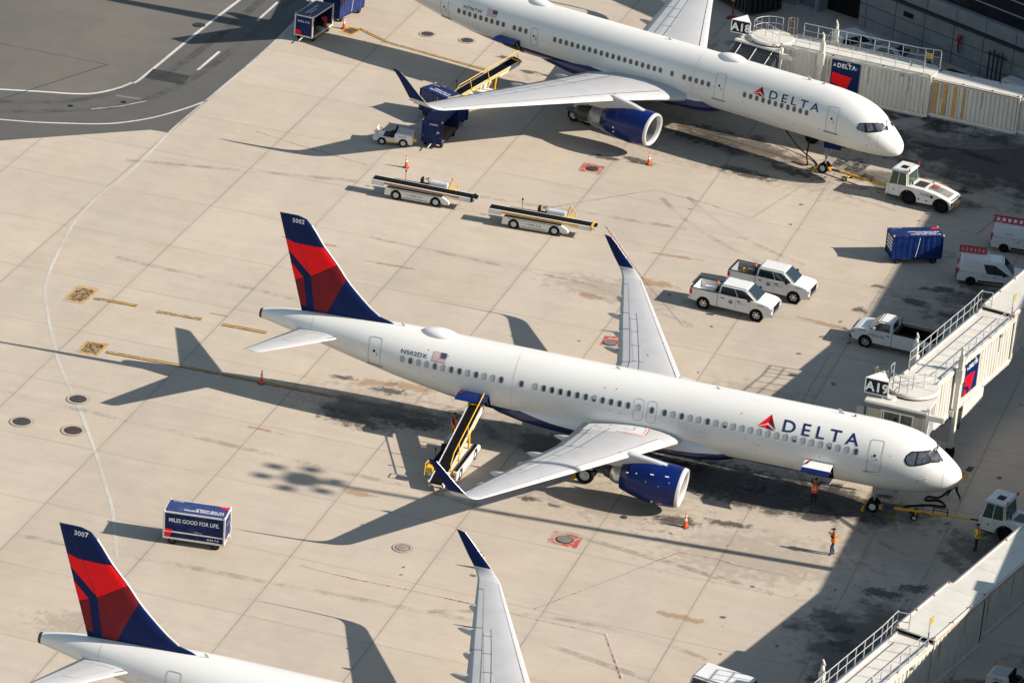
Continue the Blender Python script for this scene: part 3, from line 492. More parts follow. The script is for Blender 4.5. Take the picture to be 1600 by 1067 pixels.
def airliner(P):
    root = empty('airliner', (P['org'][0], P['org'][1], 0), P['hdg'], P['label'], 'airliner', 'airliners parked at their gates')
    LIV = livery_mat(P['liv'], P['livery'])
    zt, zb, hw = icurve(P['zt']), icurve(P['zb']), icurve(P['hw']); Ln = P['zt'][-1][0]
    ss = [0, .03, .08, .15, .25, .4, .6, .8, 1.0, 1.2, 1.5, 1.8, 2.1, 2.4, 2.8, 3.2, 3.7, 4.2, 4.8, 5.5, 6.5]
    s = 8.; 
    while s < Ln-.2: ss.append(s); s += 1.0
    ss += [Ln-.1, Ln]
    n = 56
    def zc(s): return (zt(s)+zb(s))/2
    def hh(s): return (zt(s)-zb(s))/2
    def ysurf(s, z): return hw(s)*math.sqrt(max(0, 1-((z-zc(s))/hh(s))**2))
    mb = MB(); mb.loft([[(-s, hw(s)*math.cos(2*PI*i/n), zc(s)+hh(s)*math.sin(2*PI*i/n)) for i in range(n)] for s in ss])
    fus = mb.build('fuselage', LIV, root)
    def mp(side=-1, e=.008):   # decal coordinates: a = -s (forward positive), b = z
        def f(a, b):
            s = -a; y = ysurf(s, b)
            ny = y/hw(s)**2; nz = (b-zc(s))/hh(s)**2; l = math.hypot(ny, nz) or 1
            return (a, side*(y+e*ny/l), b+e*nz/l)
        return f
    def outline(a0, a1, b0, b1, r=.12, w=.045, sk=0.):
        cx, cy = (a0+a1)/2, (b0+b1)/2; W, H = abs(a1-a0), abs(b1-b0)
        return ringpoly(rrect(cx, cy, W, H, r, 3, sk), rrect(cx, cy, W-2*w, H-2*w, max(r-w, .02), 3, sk))
    # windows on the starboard side
    for s, k in P['windows']:
        z0 = P['wz']; fr = decal('window', [ringpoly(rrect(-s, z0, .30, .42, .13, 4, .0), rrect(-s, z0, .22, .33, .10, 4), 0)], mp(-1, .014), root, None, [P['wfm']])
        lay = []
        g, sh = P['panes'][:2]
        if k == 'l': lay = [poly(rrect(-s, z0, .23, .34, .10), 1)]
        elif k == 'd': lay = [poly(rrect(-s, z0, .23, .34, .10), 0)]
        else: lay = [poly(rrect(-s, z0, .23, .34, .10), 0), poly([(-s-.11, z0-.02), (-s+.11, z0-.02), (-s+.11, z0+.1), (-s+.04, z0+.165), (-s-.04, z0+.165), (-s-.11, z0+.1)], 2)]
        pn = decal('pane', lay[:1], mp(-1, .010), fr, None, [g, sh, sh])
        if k == 'h': decal('blind', [(lay[1][0], lay[1][1], 0)], mp(-1, .018), fr, None, [sh])
    for side in (-1, 1):
        for (c, wd, z0, z1, sill) in P['doors']:
            d = decal('cabin_door', [outline(-c-wd/2, -c+wd/2, z0, z1, .14, .035)], mp(side, .012), root, (None, .12), [SEAM])
            decal('door_window', [poly(rrect(-c-.02, z0+(z1-z0)*.56, .15, .17, .06))], mp(side, .013), d, None, [BLACK])
            hd = MB(); hx, hz = -c+.16, z0+(z1-z0)*.5; hy = side*(ysurf(-hx, hz)+.02)
            hd.box(hx-.02, hx+.02, hy-.02, hy+.02, hz-.18, hz+.02); hd.build('door_handle', GREYP, d)
            if sill:
                sb = MB(); pts = []
                for k in range(9):
                    a = -c-wd/2-.14+(wd+.28)*k/8; q = mp(side, .03)(a, z0-.03); pts.append(q)
                sb.tube(pts, .05, 8); sb.build('door_sill', GREYP, d)
        for (c, wd, z0, z1) in P.get('exits', ()):
            decal('overwing_exit', [outline(-c-wd/2, -c+wd/2, z0, z1, .2, .025)], mp(side, .012), root, (None, .12), [SEAM])
        # cockpit glazing
        wv = P['cockpit']; fr = decal('cockpit_window', [poly([(-a, b) for a, b in q]) for q in P['cockmask']], mp(side, .012), root, (.2, .15), [BLACK])
        for q in wv: decal('glass', [poly([(-a, b) for a, b in q])], mp(side, .022), fr, (.2, .15), [CGLASS])
    # seams around the hull
    for s in P['seams']:
        decal('hull_seam', [poly([(-s-.012, zb(s)+.06), (-s+.012, zb(s)+.06), (-s+.012, zt(s)-.02), (-s-.012, zt(s)-.02)])], mp(-1, .008), root, (None, .1), [mat('hull_joint', (.56, .56, .54), .5, var=.1)])
    # titles
    T = P['title']; a0, a1, b0, h = T['s0'], T['s1'], T['z'], T['h']
    vs, fs = text2d('DELTA', 1., .016, 1.5); x0 = min(v[0] for v in vs); x1 = max(v[0] for v in vs); k = (a0-a1)/(x1-x0); sk = 0.
    vs = [(-a0+(x-x0)*k+T.get('sk', 0)*y, b0+y*h) for x, y in vs]
    decal('lettering', [(vs, fs, 0)], mp(-1, .012), root, (.3, .08), [LTN])
    W = T['wid']; lx = -T['logo']; apex = (lx+W*.60, b0+T['lh']); 
    q_ = T['lh']/.95; le = [poly([(lx, b0+.05*q_), apex, (lx+W*.52, b0+.40*q_), (lx+W*.42, b0+.28*q_)], 0), poly([apex, (lx+W, b0-.06*q_), (lx+W*.95, b0+.02*q_), (lx+W*.52, b0+.40*q_)], 1), poly([(lx+W*.02, b0-.0), (lx+W*.50, b0+.25*q_), (lx+W*.46, b0+.0)], 0), poly([(lx+W*.50, b0+.25*q_), (lx+W*.96, b0-.12*q_), (lx+W*.46, b0-.04*q_)], 1)]
    decal('tail_mark_emblem', le, mp(-1, .012), root, (.3, .08), [RED, DRED])
    G = P['reg']
    if G:
        vs, fs = text2d(G[0], .235, .02, 1.1); x0 = min(v[0] for v in vs); x1 = max(v[0] for v in vs); k = (G[1]-G[2])/(x1-x0)
        decal('registration', [([(-G[1]+(x-x0)*k, G[3]+y) for x, y in vs], fs, 0)], mp(-1, .012), root, (None, .08), [LTN])
        f0, f1, fz, fh = G[4], G[5], G[6], .5; W = f0-f1; lay = []
        for i in range(13):
            zz = fz+fh*i/13; lay.append(poly([(-f0, zz), (-f1 if i < 6 else -f1-W*.42 if False else -f1, zz), (-f1, zz+fh/13), (-f0, zz+fh/13)], i % 2))
        FR = mat('flag_red', (.50, .16, .16), .4, var=.05); FW = mat('flag_white', (.72, .70, .68), .4, var=.05); FB = mat('flag_blue', (.05, .07, .17), .4, var=.1)
        fl = decal('flag', lay, mp(-1, .012), root, (.3, None), [FR, FW])
        decal('flag_canton', [poly([(-f1-W*.42, fz+fh*.46), (-f1, fz+fh*.46), (-f1, fz+fh), (-f1-W*.42, fz+fh)])], mp(-1, .03), fl, (.2, .1), [FB])
    # service panels, ports and stencils on the skin
    for (a_, b_, w_, h_) in P.get('panels', ()):
        decal('service_panel', [outline(-a_-w_/2, -a_+w_/2, b_-h_/2, b_+h_/2, .05, .016)], mp(-1, .010), root, (None, .12), [MATS['hull_joint']])
    for (a_, b_, m_) in P.get('dots', ()):
        decal('skin_port', [poly(rrect(-a_, b_, .07, .055, .02))], mp(-1, .012), root, None, [m_])
    # radome bump, antennas
    rs, rl_, rw_, rh = P['radome'] or (0, 0, 0, 0); mb = MB(); rings = []
    for i in range(15 if rs else 0):
        t = i/14; x = -rs+rl_*(t-.5); f = math.sin(PI*t)**.55 if 0 < t < 1 else .02; rings.append([(x, rw_*f*math.cos(a), zt(rs)-.06+rh*f*math.sin(a)) for a in [2*PI*k/20 for k in range(20)]])
    if rs: mb.loft(rings); mb.build('satcom_dome', mat('dome_white', (.74, .74, .72), .35, var=.06), root)
    if P.get('radome2'):
        r2 = P['radome2']; mb = MB(); rings = []
        for i in range(13):
            t = i/12; f = math.sin(PI*t)**.55 if 0 < t < 1 else .02; rings.append([(-r2+2.2*(t-.5), .55*f*math.cos(a), zt(r2)-.06+.3*f*math.sin(a)) for a in [2*PI*k/20 for k in range(20)]])
        mb.loft(rings); mb.build('satcom_dome', MATS['dome_white'], root)
    for (s, h, c) in P['antennas']:
        mb = MB(); z = zt(s)-.02; h *= .75; mb.hexa([(-s-c/2, -.02, z), (-s+c/2, -.02, z), (-s+c/2, .02, z), (-s-c/2, .02, z), (-s-c/2-.1, -.008, z+h), (-s-c/2+.08, -.008, z+h), (-s-c/2+.08, .008, z+h), (-s-c/2-.1, .008, z+h)]); mb.build('blade_antenna', WHITE, root)
    mb = MB(); mb.cyl((-6.8, 0, zt(6.8)-.03), (-6.8, 0, zt(6.8)+.12), .07, .05, 10); mb.build('beacon_light', REDL, root)
    for z_ in (.15, .45): 
        mb = MB(); yy = ysurf(1.9, zc(1.9)-z_*.6); mb.cyl((-1.9, -yy, zc(1.9)-z_*.6), (-1.72, -yy-.1, zc(1.9)-z_*.6), .02, n=6); mb.build('pitot_probe', METAL, root)
    # tail cone exhaust
    mb = MB(); e = Ln; mb.lathe([(0, hh(e)*1.02), (.16, hh(e)*.92), (.16, hh(e)*.7), (-.2, hh(e)*.6)], (-e, 0, zc(e)), (-1, 0, 0), 24); mb.build('exhaust_ring', DMETAL, root)
    # fin
    F = P['fin']; t0 = .10
    def fring(z, a, b, t=.095): c = b-a; return [(-(a+u*c), naca(u, t)*c, z) for u in US]+[(-(a+u*c), -naca(u, t)*c, z) for u in US[::-1][1:-1]]
    mb = MB(); mb.loft([fring(z, a, b, tt) for z, a, b, tt in F], 0); mb.build('fin', P['finmat'], root)
    fl = icurve([(f[0], f[1]) for f in F]); ft = icurve([(f[0], f[2]) for f in F]); ftt = icurve([(f[0], f[3]) for f in F])
    def fmap(side=-1, e=.012):
        def f(a, z): c = ft(z)-fl(z); u = min(max((-a-fl(z))/c, 0), 1); return (a, side*(naca(u, ftt(z))*c+e), z)
        return f
    for side in (-1, 1):
        for nm, mt, polys in P['finart']:
            decal(nm, [poly([(-a, b) for a, b in q]) for q in polys], fmap(side), root, (.18, .25), [mt])
        decal('rudder_seam', [line2d([(-(fl(z)+(ft(z)-fl(z))*.70), z) for z in (F[3][0]+.3, F[-1][0]-.3)], .03)], fmap(side, .02), root, (.3, .3), [mat('fin_seam', (.02, .02, .05), .6)])
        if P.get('fleet'):
            vs, fs = text2d(P['fleet'], .27, .03, 1.08); xm = (min(v[0] for v in vs)+max(v[0] for v in vs))/2; kk = side*-1
            fx, fz = P['fleetpos']; tt = [(-fx+(x-xm)*kk, fz+y) for x, y in vs]
            decal('fleet_number', [(tt, fs, 0)], fmap(side, .018), root, None, [LTR])
    LE = MB(); lp = [(-(fl(z)-.01), 0, z) for z in [F[3][0]+(F[-3][0]-F[3][0])*k/12 for k in range(13)]]; LE.tube(lp, .05, 8); LE.build('fin_leading_edge', mat('edge_silver', (.55, .55, .55), .4, metal=.3), root)
    # wings, winglets, engines, gear
    Wg = P['wing']
    for side in (-1, 1):
        mb = MB(); mb.loft([wing_ring(a, b, y, z, t, 0, side) for (y, a, b, z, t) in Wg]); wing = mb.build('wing', WINGM, root)
        wy = [w_[0] for w_ in Wg]; fa, fb, fz, fth = [(lambda y, j=j: float(np.interp(y, wy, [w_[j] for w_ in Wg]))) for j in (1, 2, 3, 4)]
        def wm(u, y, e=.012): c = fb(y)-fa(y); return (-(fa(y)+u*c), side*y, fz(y)+naca(u, fth(y))*c+.018*c*math.sin(PI*u)+e)
        y0, y1 = P['wspan']
        def strip(name, pts, wd, m, e=.012, root_=wing): decal(name, [line2d(pts, wd)], lambda a, b: wm(b, a, e), root_, (.6, None), [m])
        yk = P['kink']
        decal('slat_panel', [poly([(y0+1.0, .0), (y1, .0), (y1, .13), (y0+1.0, .10)])], lambda a, b: wm(b, a, .008), wing, (.6, .02), [WINGL])
        decal('spoiler_panel', [poly([(y0+.9, .66), (yk, .66), (yk, .80), (y0+.9, .84)]), poly([(yk, .60), (y1*.72, .58), (y1*.72, .74), (yk, .74)])], lambda a, b: wm(b, a, .008), wing, (.6, .1), [WINGL])
        SM = mat('wing_gap', (.05, .05, .055), .6)
        seam = [line2d([(y0+1.0, .105), (y1, .135)], .007), line2d([(y0+.9, .655), (yk, .655), (y1*.74, .575)], .009), line2d([(y0+.9, .85), (yk, .80), (y1*.96, .73)], .007)]
        for yy in (yk+.1, yk+2.0, yk+3.7, yk+5.3): seam.append(poly([(yy, .59), (yy+.035, .59), (yy+.035, .76), (yy, .76)]))
        for yy in (yk*.62, yk, y1*.62, y1*.74, y1*.955): seam.append(poly([(yy, .76), (yy+.035, .76), (yy+.035, .995), (yy, .995)]))
        for yy in (yk-.4, yk+3, yk+6): seam.append(poly([(yy, .0), (yy+.03, .0), (yy+.03, .13), (yy, .13)]))
        decal('wing_seams', seam, lambda a, b: wm(b, a, .016), wing, (.6, .1), [SM])
        if P.get('walk'):
            wl_ = mat('walkway_red', (.62, .10, .09), .6); c0, c1 = y0+.45, yk-1.2
            mm = lambda a, b: wm(b/6, a, .022); m6 = lambda q: [(y, u*6) for y, u in q]
            decal('walkway_marking', [poly([(2.0, .30), (3.35, .235), (3.47, .5), (3.3, .93), (2.1, .93)])], lambda a, b: wm(b, a, .014), wing, (.5, .1), [mat('walkway_white', (.60, .60, .59), .6, var=.05)])
            decal('walkway_border', [line2d(m6([(2.05, .31), (3.0, .24), (3.3, .25), (3.40, .30), (3.42, .44), (3.25, .55)]), .055), line2d(m6([(2.2, .33), (3.0, .27), (3.2, .30), (3.25, .40), (3.2, .48)]), .04), line2d(m6([(2.35, .44), (2.7, .40), (2.85, .50)]), .05)], mm, wing, (.4, .6), [wl_])
            for q in ((2.3, .66), (2.5, .80), (2.9, .72)): decal('walkway_arrow', [poly(m6([(q[0], q[1]), (q[0]+.09, q[1]+.05), (q[0]-.03, q[1]+.05)]))], mm, wing, None, [wl_])
            decal('fuel_mark', [poly([(yk+.9, .46), (yk+1.15, .46), (yk+1.15, .49), (yk+.9, .49)])], lambda a, b: wm(b, a, .02), wing, None, [mat('amber_mark', (.7, .4, .12), .6)])
        # winglet
        WL = P['winglet']; mb = MB(); mb.loft([wing_ring(a, b, y, z, t, c, side) for (y, a, b, z, t, c) in WL[:5]], cap0=False, cap1=False); mb.build('winglet_blend', WINGL, root)
        mb = MB(); mb.loft([wing_ring(a, b, y, z, t, c, side) for (y, a, b, z, t, c) in WL[4:]]); wo = mb.build('winglet', NAVY, root)
        mb = MB(); mb.tube([(-(a-.0), side*y, z) for (y, a, b, z, t, c) in WL[4:-1]], .026, 8); mb.build('winglet_leading_edge', METAL, wo)
        # flap track fairings
        for y, ln in P['fairings']:
            mb = MB(); c = fb(y)-fa(y); e0 = -(fb(y)-ln*.62); e1 = -(fb(y)+ln*.38); rings = []
            for i in range(11):
                t = i/10; x = e0+(e1-e0)*t; r_ = .20*(math.sin(PI*min(t*1.15+.0, 1) if t < .5 else PI*.5+(t-.5)*PI)**.6 if 0 < t < 1 else .05); r_ = max(r_, .02)
                rings.append([(x, side*y+r_*.75*math.cos(a), fz(y)-.20-.10*(1-t)+(.04)*t+r_*1.25*math.sin(a)) for a in [2*PI*k/12 for k in range(12)]])
            mb.loft(rings); mb.build('flap_track_fairing', WINGL, root)
        # engine
        E = P['eng']; ey = side*E['y']; zc0, zc1 = E['z0'], E['z1']; s0, s1 = E['s0'], E['s1']
        def ex(p, t, lean=E['lean']):
            q = (t-0)/(s1-s0); q = min(max(q, 0), 1.6); z = p.z+(zc1-zc0)*q-(0)
            return (p.x+lean*(p.z-zc0)*max(0, 1-q*2.5), p.y, z)
        def en(name, prof, m, n=36):
            mb = MB(); mb.lathe([(t-s0, r_) for t, r_ in prof], (-s0, ey, zc0), (-1, 0, 0), n, xf=ex); return mb.build(name, m, root, fix=True)
        nac = en('engine_nacelle', E['outer'], BLUE); en('inlet_lip', E['lip'], mat('lip_silver', (.60, .60, .59), .35, metal=.25, var=.08)); en('inlet_duct', E['duct'], mat('duct_grey', (.22, .22, .23), .5, var=.15))
        en('exhaust_nozzle', E['nozzle'], E['nozm']); en('exhaust_core', E['core'], DMETAL)
        mb = MB(); fs_ = s0+1.15; q = 1.15/(s1-s0); zf = zc0+(zc1-zc0)*q; rf = E['duct'][-1][1]
        mb.cyl((-fs_-.08, ey, zf), (-fs_-.12, ey, zf), rf, n=30)
        for k in range(22):
            a = 2*PI*k/22; d = Vector((0, math.cos(a), math.sin(a))); e_ = Vector((0, -math.sin(a), math.cos(a))); o_ = Vector((-fs_, ey, zf))
            mb.add([o_+d*.25-e_*.03+Vector((.03, 0, 0)), o_+d*.25+e_*.05, o_+d*rf*.99+e_*.17, o_+d*rf*.99-e_*.02+Vector((.07, 0, 0))], [(0, 1, 2, 3)])
        mb.build('fan', mat('fan_blades', (.10, .10, .11), .35, metal=.6), root)
        mb = MB(); mb.lathe([(0, .01), (.12, .12), (.35, .24), (.5, .28)], (-fs_+.45, ey, zf), (-1, 0, 0), 20); mb.build('spinner', mat('spinner_grey', (.22, .22, .23), .4), root)
        if side < 0:
            for (a_, b_, w_, h_) in E['marks']:
                rr = E['mr']; zz = b_; yy = ey-math.sqrt(max(rr(a_)**2-(zz-E['mz'](a_))**2, .01))-.012
                y2 = ey-math.sqrt(max(rr(a_)**2-(zz+h_-E['mz'](a_))**2, .01))-.012
                mb = MB(); mb.quad((-a_, yy, zz), (-a_+w_, yy, zz), (-a_+w_, y2, zz+h_), (-a_, y2, zz+h_)); mb.build('nacelle_placard', LTR, nac, fix=False)
        mb = MB(); pw = .22; pl = [(-a, b) for a, b in E['pylon']]; mb.prism(pl, ey-pw, ey+pw, 'y'); mb.build('pylon', WINGL, root, bevel=.05)
        if E.get('strake'):
            mb = MB(); a_, b_ = E['strake']; yy = ey+(-side if False else 1)*0
            mb.hexa([(-a_, ey+1.0, b_), (-a_-.9, ey+1.0, b_+.05), (-a_-.9, ey+1.06, b_+.05), (-a_, ey+1.06, b_), (-a_-.3, ey+1.25, b_+.28), (-a_-.85, ey+1.25, b_+.3), (-a_-.85, ey+1.28, b_+.3), (-a_-.3, ey+1.28, b_+.28)]); mb.build('strake', BLUE, nac)
        # stabilisers
        S = P['stab']; mb = MB(); mb.loft([wing_ring(a, b, y, z, t, 0, side) for (y, a, b, z, t) in S]); st = mb.build('stabiliser', WINGL, root)
        (ya, aa, ab, za, _), (yb, ba, bb, zb_, __) = S[0], S[-1]
        def sm_(u, y, e=.01): q = (y-ya)/(yb-ya); a = aa+(ba-aa)*q; b = ab+(bb-ab)*q; c = b-a; return (-(a+u*c), side*y, za+(zb_-za)*q+naca(u, .09)*c+.018*c*math.sin(PI*u)+e)
        decal('elevator_seam', [line2d([(ya+.9, .66), (yb-.25, .68)], .014), line2d([(ya+1.0, .66), (ya+1.0, .99)], .05)], lambda a, b: sm_(b, a), st, (.6, .1), [SEAM])
        decal('stabiliser_outline', [ringpoly([(ya+1.1, .2), (ya+3.2, .25), (ya+3.2, .6), (ya+1.1, .55)], [(ya+1.13, .215), (ya+3.17, .265), (ya+3.17, .585), (ya+1.13, .535)])], lambda a, b: sm_(b, a, .014), st, (.5, .1), [SEAM])
        decal('stabiliser_edge', [poly([(ya+.3, 0), (yb-.1, 0), (yb-.1, .09), (ya+.3, .07)])], lambda a, b: sm_(b, a, .008), st, (.6, .02), [METAL])
    # belly fairing
    B = P['belly']; mb = MB(); rings = []
    for s, w_, lo, hi in B:
        z0 = (lo+hi)/2; h_ = (hi-lo)/2; rings.append([(-s, w_*abs(math.cos(a))**.75*(1 if math.cos(a) >= 0 else -1), z0+h_*abs(math.sin(a))**.8*(1 if math.sin(a) >= 0 else -1)) for a in [2*PI*k/40 for k in range(40)]])
    mb.loft(rings); mb.build('belly_fairing', livery_mat(P['liv']+'_belly', P['blivery']), root)
    # landing gear
    def wheel(par, x, y, r, wd, out):
        mb = MB(); mb.lathe([(-wd/2, r*.55), (-wd/2, r*.86), (-wd*.36, r*.97), (0, r), (wd*.36, r*.97), (wd/2, r*.86), (wd/2, r*.55)], (x, y, r), (0, 1, 0), 26); t = mb.build('tyre', TYRE, par)
        mb = MB(); mb.lathe([(wd*.42, r*.56), (wd*.30, r*.50), (wd*.30, r*.22), (wd*.44, r*.18), (wd*.44, .001)], (x, y, r), (0, out, 0), 22); mb.lathe([(wd*.30, r*.56), (wd*.1, r*.3), (wd*.1, .001)], (x, y, r), (0, -out, 0), 22)
        for k in range(7):
            a = 2*PI*k/7; mb.cyl((x+r*.36*math.cos(a), y+out*wd*.28, r+r*.36*math.sin(a)), (x+r*.36*math.cos(a), y+out*wd*.34, r+r*.36*math.sin(a)), r*.05, n=6)
        mb.build('rim', RIM, t)
    ng = P['ngear']; g = MB(); zt_ = zb(ng['s'])+.25
    g.cyl((-ng['s'], 0, ng['r']), (-ng['s']+.05, 0, 1.25), .06).cyl((-ng['s']+.05, 0, 1.1), (-ng['s']+.12, 0, zt_), .10).cyl((-ng['s'], -.3, ng['r']), (-ng['s'], .3, ng['r']), .05)
    g.cyl((-ng['s']+.05, 0, 1.2), (-ng['s']+.9, 0, zt_), .04).box(-ng['s']-.05, -ng['s']+.25, -.2, .2, 1.35, 1.55).cyl((-ng['s']+.22, .14, 1.62), (-ng['s']+.3, .14, 1.62), .1, n=14).cyl((-ng['s']+.22, -.14, 1.62), (-ng['s']+.3, -.14, 1.62), .1, n=14)
    ngo = g.build('nose_gear', GREYP, root)
    for sd_ in (-1, 1): wheel(ngo, -ng['s'], sd_*.24, ng['r'], .22, sd_)
    for sd_ in (-1, 1):
        mb = MB(); mb.hexa([(-ng['s']-.1, sd_*.30, zt_-.75), (-ng['s']+1.3, sd_*.30, zt_-.62), (-ng['s']+1.3, sd_*.33, zt_-.62), (-ng['s']-.1, sd_*.33, zt_-.75), (-ng['s']-.1, sd_*.36, zt_-.1), (-ng['s']+1.3, sd_*.36, zt_-.15), (-ng['s']+1.3, sd_*.39, zt_-.15), (-ng['s']-.1, sd_*.39, zt_-.1)]); d = mb.build('gear_door', NAVY if ng['num'] else GREYP, root)
        if ng['num'] and sd_ < 0:
            vs, fs = text2d(ng['num'], .3, .02); mb = MB(); mb.add([(-ng['s']+.1+x*.8, -.30-.06*((y)/.5)-.02, zt_-.62+y) for x, y in vs], fs); mb.build('fleet_number', LTR, d, fix=False)
    mg = P['mgear']
    for sd_ in (-1, 1):
        g = MB(); x, y = -mg['s'], sd_*mg['y']; g.cyl((x, y, mg['r']), (x, y, 1.6), .08).cyl((x, y, 1.3), (x-.1, y+sd_*.15, 2.9), .14).cyl((x, y, 1.5), (x, y-sd_*1.5, 2.6), .06).cyl((x+.1, y-.3, 1.0), (x+.1, y-.05, 2.4), .03)
        if mg['bogie']: g.cyl((x-.6, y, mg['r']), (x+.6, y, mg['r']), .09)
        go = g.build('main_gear', GREYP, root)
        for dx in ((-.58, .58) if mg['bogie'] else (0,)):
            for dy in (-.42, .42): wheel(go, x+dx, y+dy, mg['r'], .36, 1 if dy > 0 else -1)
        mb = MB(); mb.hexa([(x-.5, y+sd_*.72, 1.1), (x+.5, y+sd_*.72, 1.1), (x+.5, y+sd_*.75, 1.1), (x-.5, y+sd_*.75, 1.1), (x-.6, y+sd_*.55, 2.6), (x+.6, y+sd_*.55, 2.6), (x+.6, y+sd_*.58, 2.6), (x-.6, y+sd_*.58, 2.6)]); mb.build('gear_door', WINGL, root)
    # cargo doors standing open on the starboard side
    for (sa, sb, zh, zl, bz, ang) in P['cargo']:
        decal('cargo_hold', [poly([(-sb, zl), (-sa, zl), (-sa, zh), (-sb, zh)])], mp(-1, .016), root, (.5, .12), [BLACK])
        mb = MB(); yh = ysurf((sa+sb)/2, zh); rings = []
        up = []; 
        zc_ = zc(sa); r_ = hh(sa); ths = math.asin((zh-zc_)/r_); the = math.asin(max(-.98, (zl+.30-zc_)/r_))
        for k in range(9):
            th = ths+(the-ths)*k/8; py, pz = -r_*math.cos(th), zc_+r_*math.sin(th)
            dy, dz = py-(-r_*math.cos(ths)), pz-(zc_+r_*math.sin(ths)); c, s_ = math.cos(ang), math.sin(ang)
            up.append((-yh+dy*c-dz*s_*-1 if False else -yh+dy*c+dz*s_, zh+.03-dy*s_+dz*c))
        for k in range(8):
            (y_a, z_a), (y_b, z_b) = up[k], up[k+1]; frac = (k+1)/8; mi = 1 if frac > bz else 0
            nx = Vector((0, -(z_b-z_a), y_b-y_a)).normalized()*.07
            mb.hexa([(-sb, y_a, z_a), (-sa, y_a, z_a), (-sa, y_b, z_b), (-sb, y_b, z_b), (-sb, y_a+nx.y, z_a+nx.z), (-sa, y_a+nx.y, z_a+nx.z), (-sa, y_b+nx.y, z_b+nx.z), (-sb, y_b+nx.y, z_b+nx.z)], mi)
        dd = mb.build('cargo_door', [WHITE, BLUE], root, fix=False)
        mb = MB(); 
        for k in (1, 2, 3, 4): 
            (y_a, z_a), (y_b, z_b) = up[k], up[k+1]; mb.quad((-sb+.36-.05*k, y_a-.02, z_a+.09), (-sb+.48-.05*k, y_a-.02, z_a+.09), (-sb+.44-.05*k, y_b-.02, z_b+.09), (-sb+.32-.05*k, y_b-.02, z_b+.09))
        mb.build('door_latch_mark', DRED, dd, fix=False)
        if ang: 
            mb = MB(); mb.cyl((-sa-.1, -yh+.2, zh-.7), (-sa-.1, up[4][0], up[4][1]), .03); mb.build('door_strut', METAL, root)
    return root
def finart(TEt, pts):
    g = dict(pts); return g
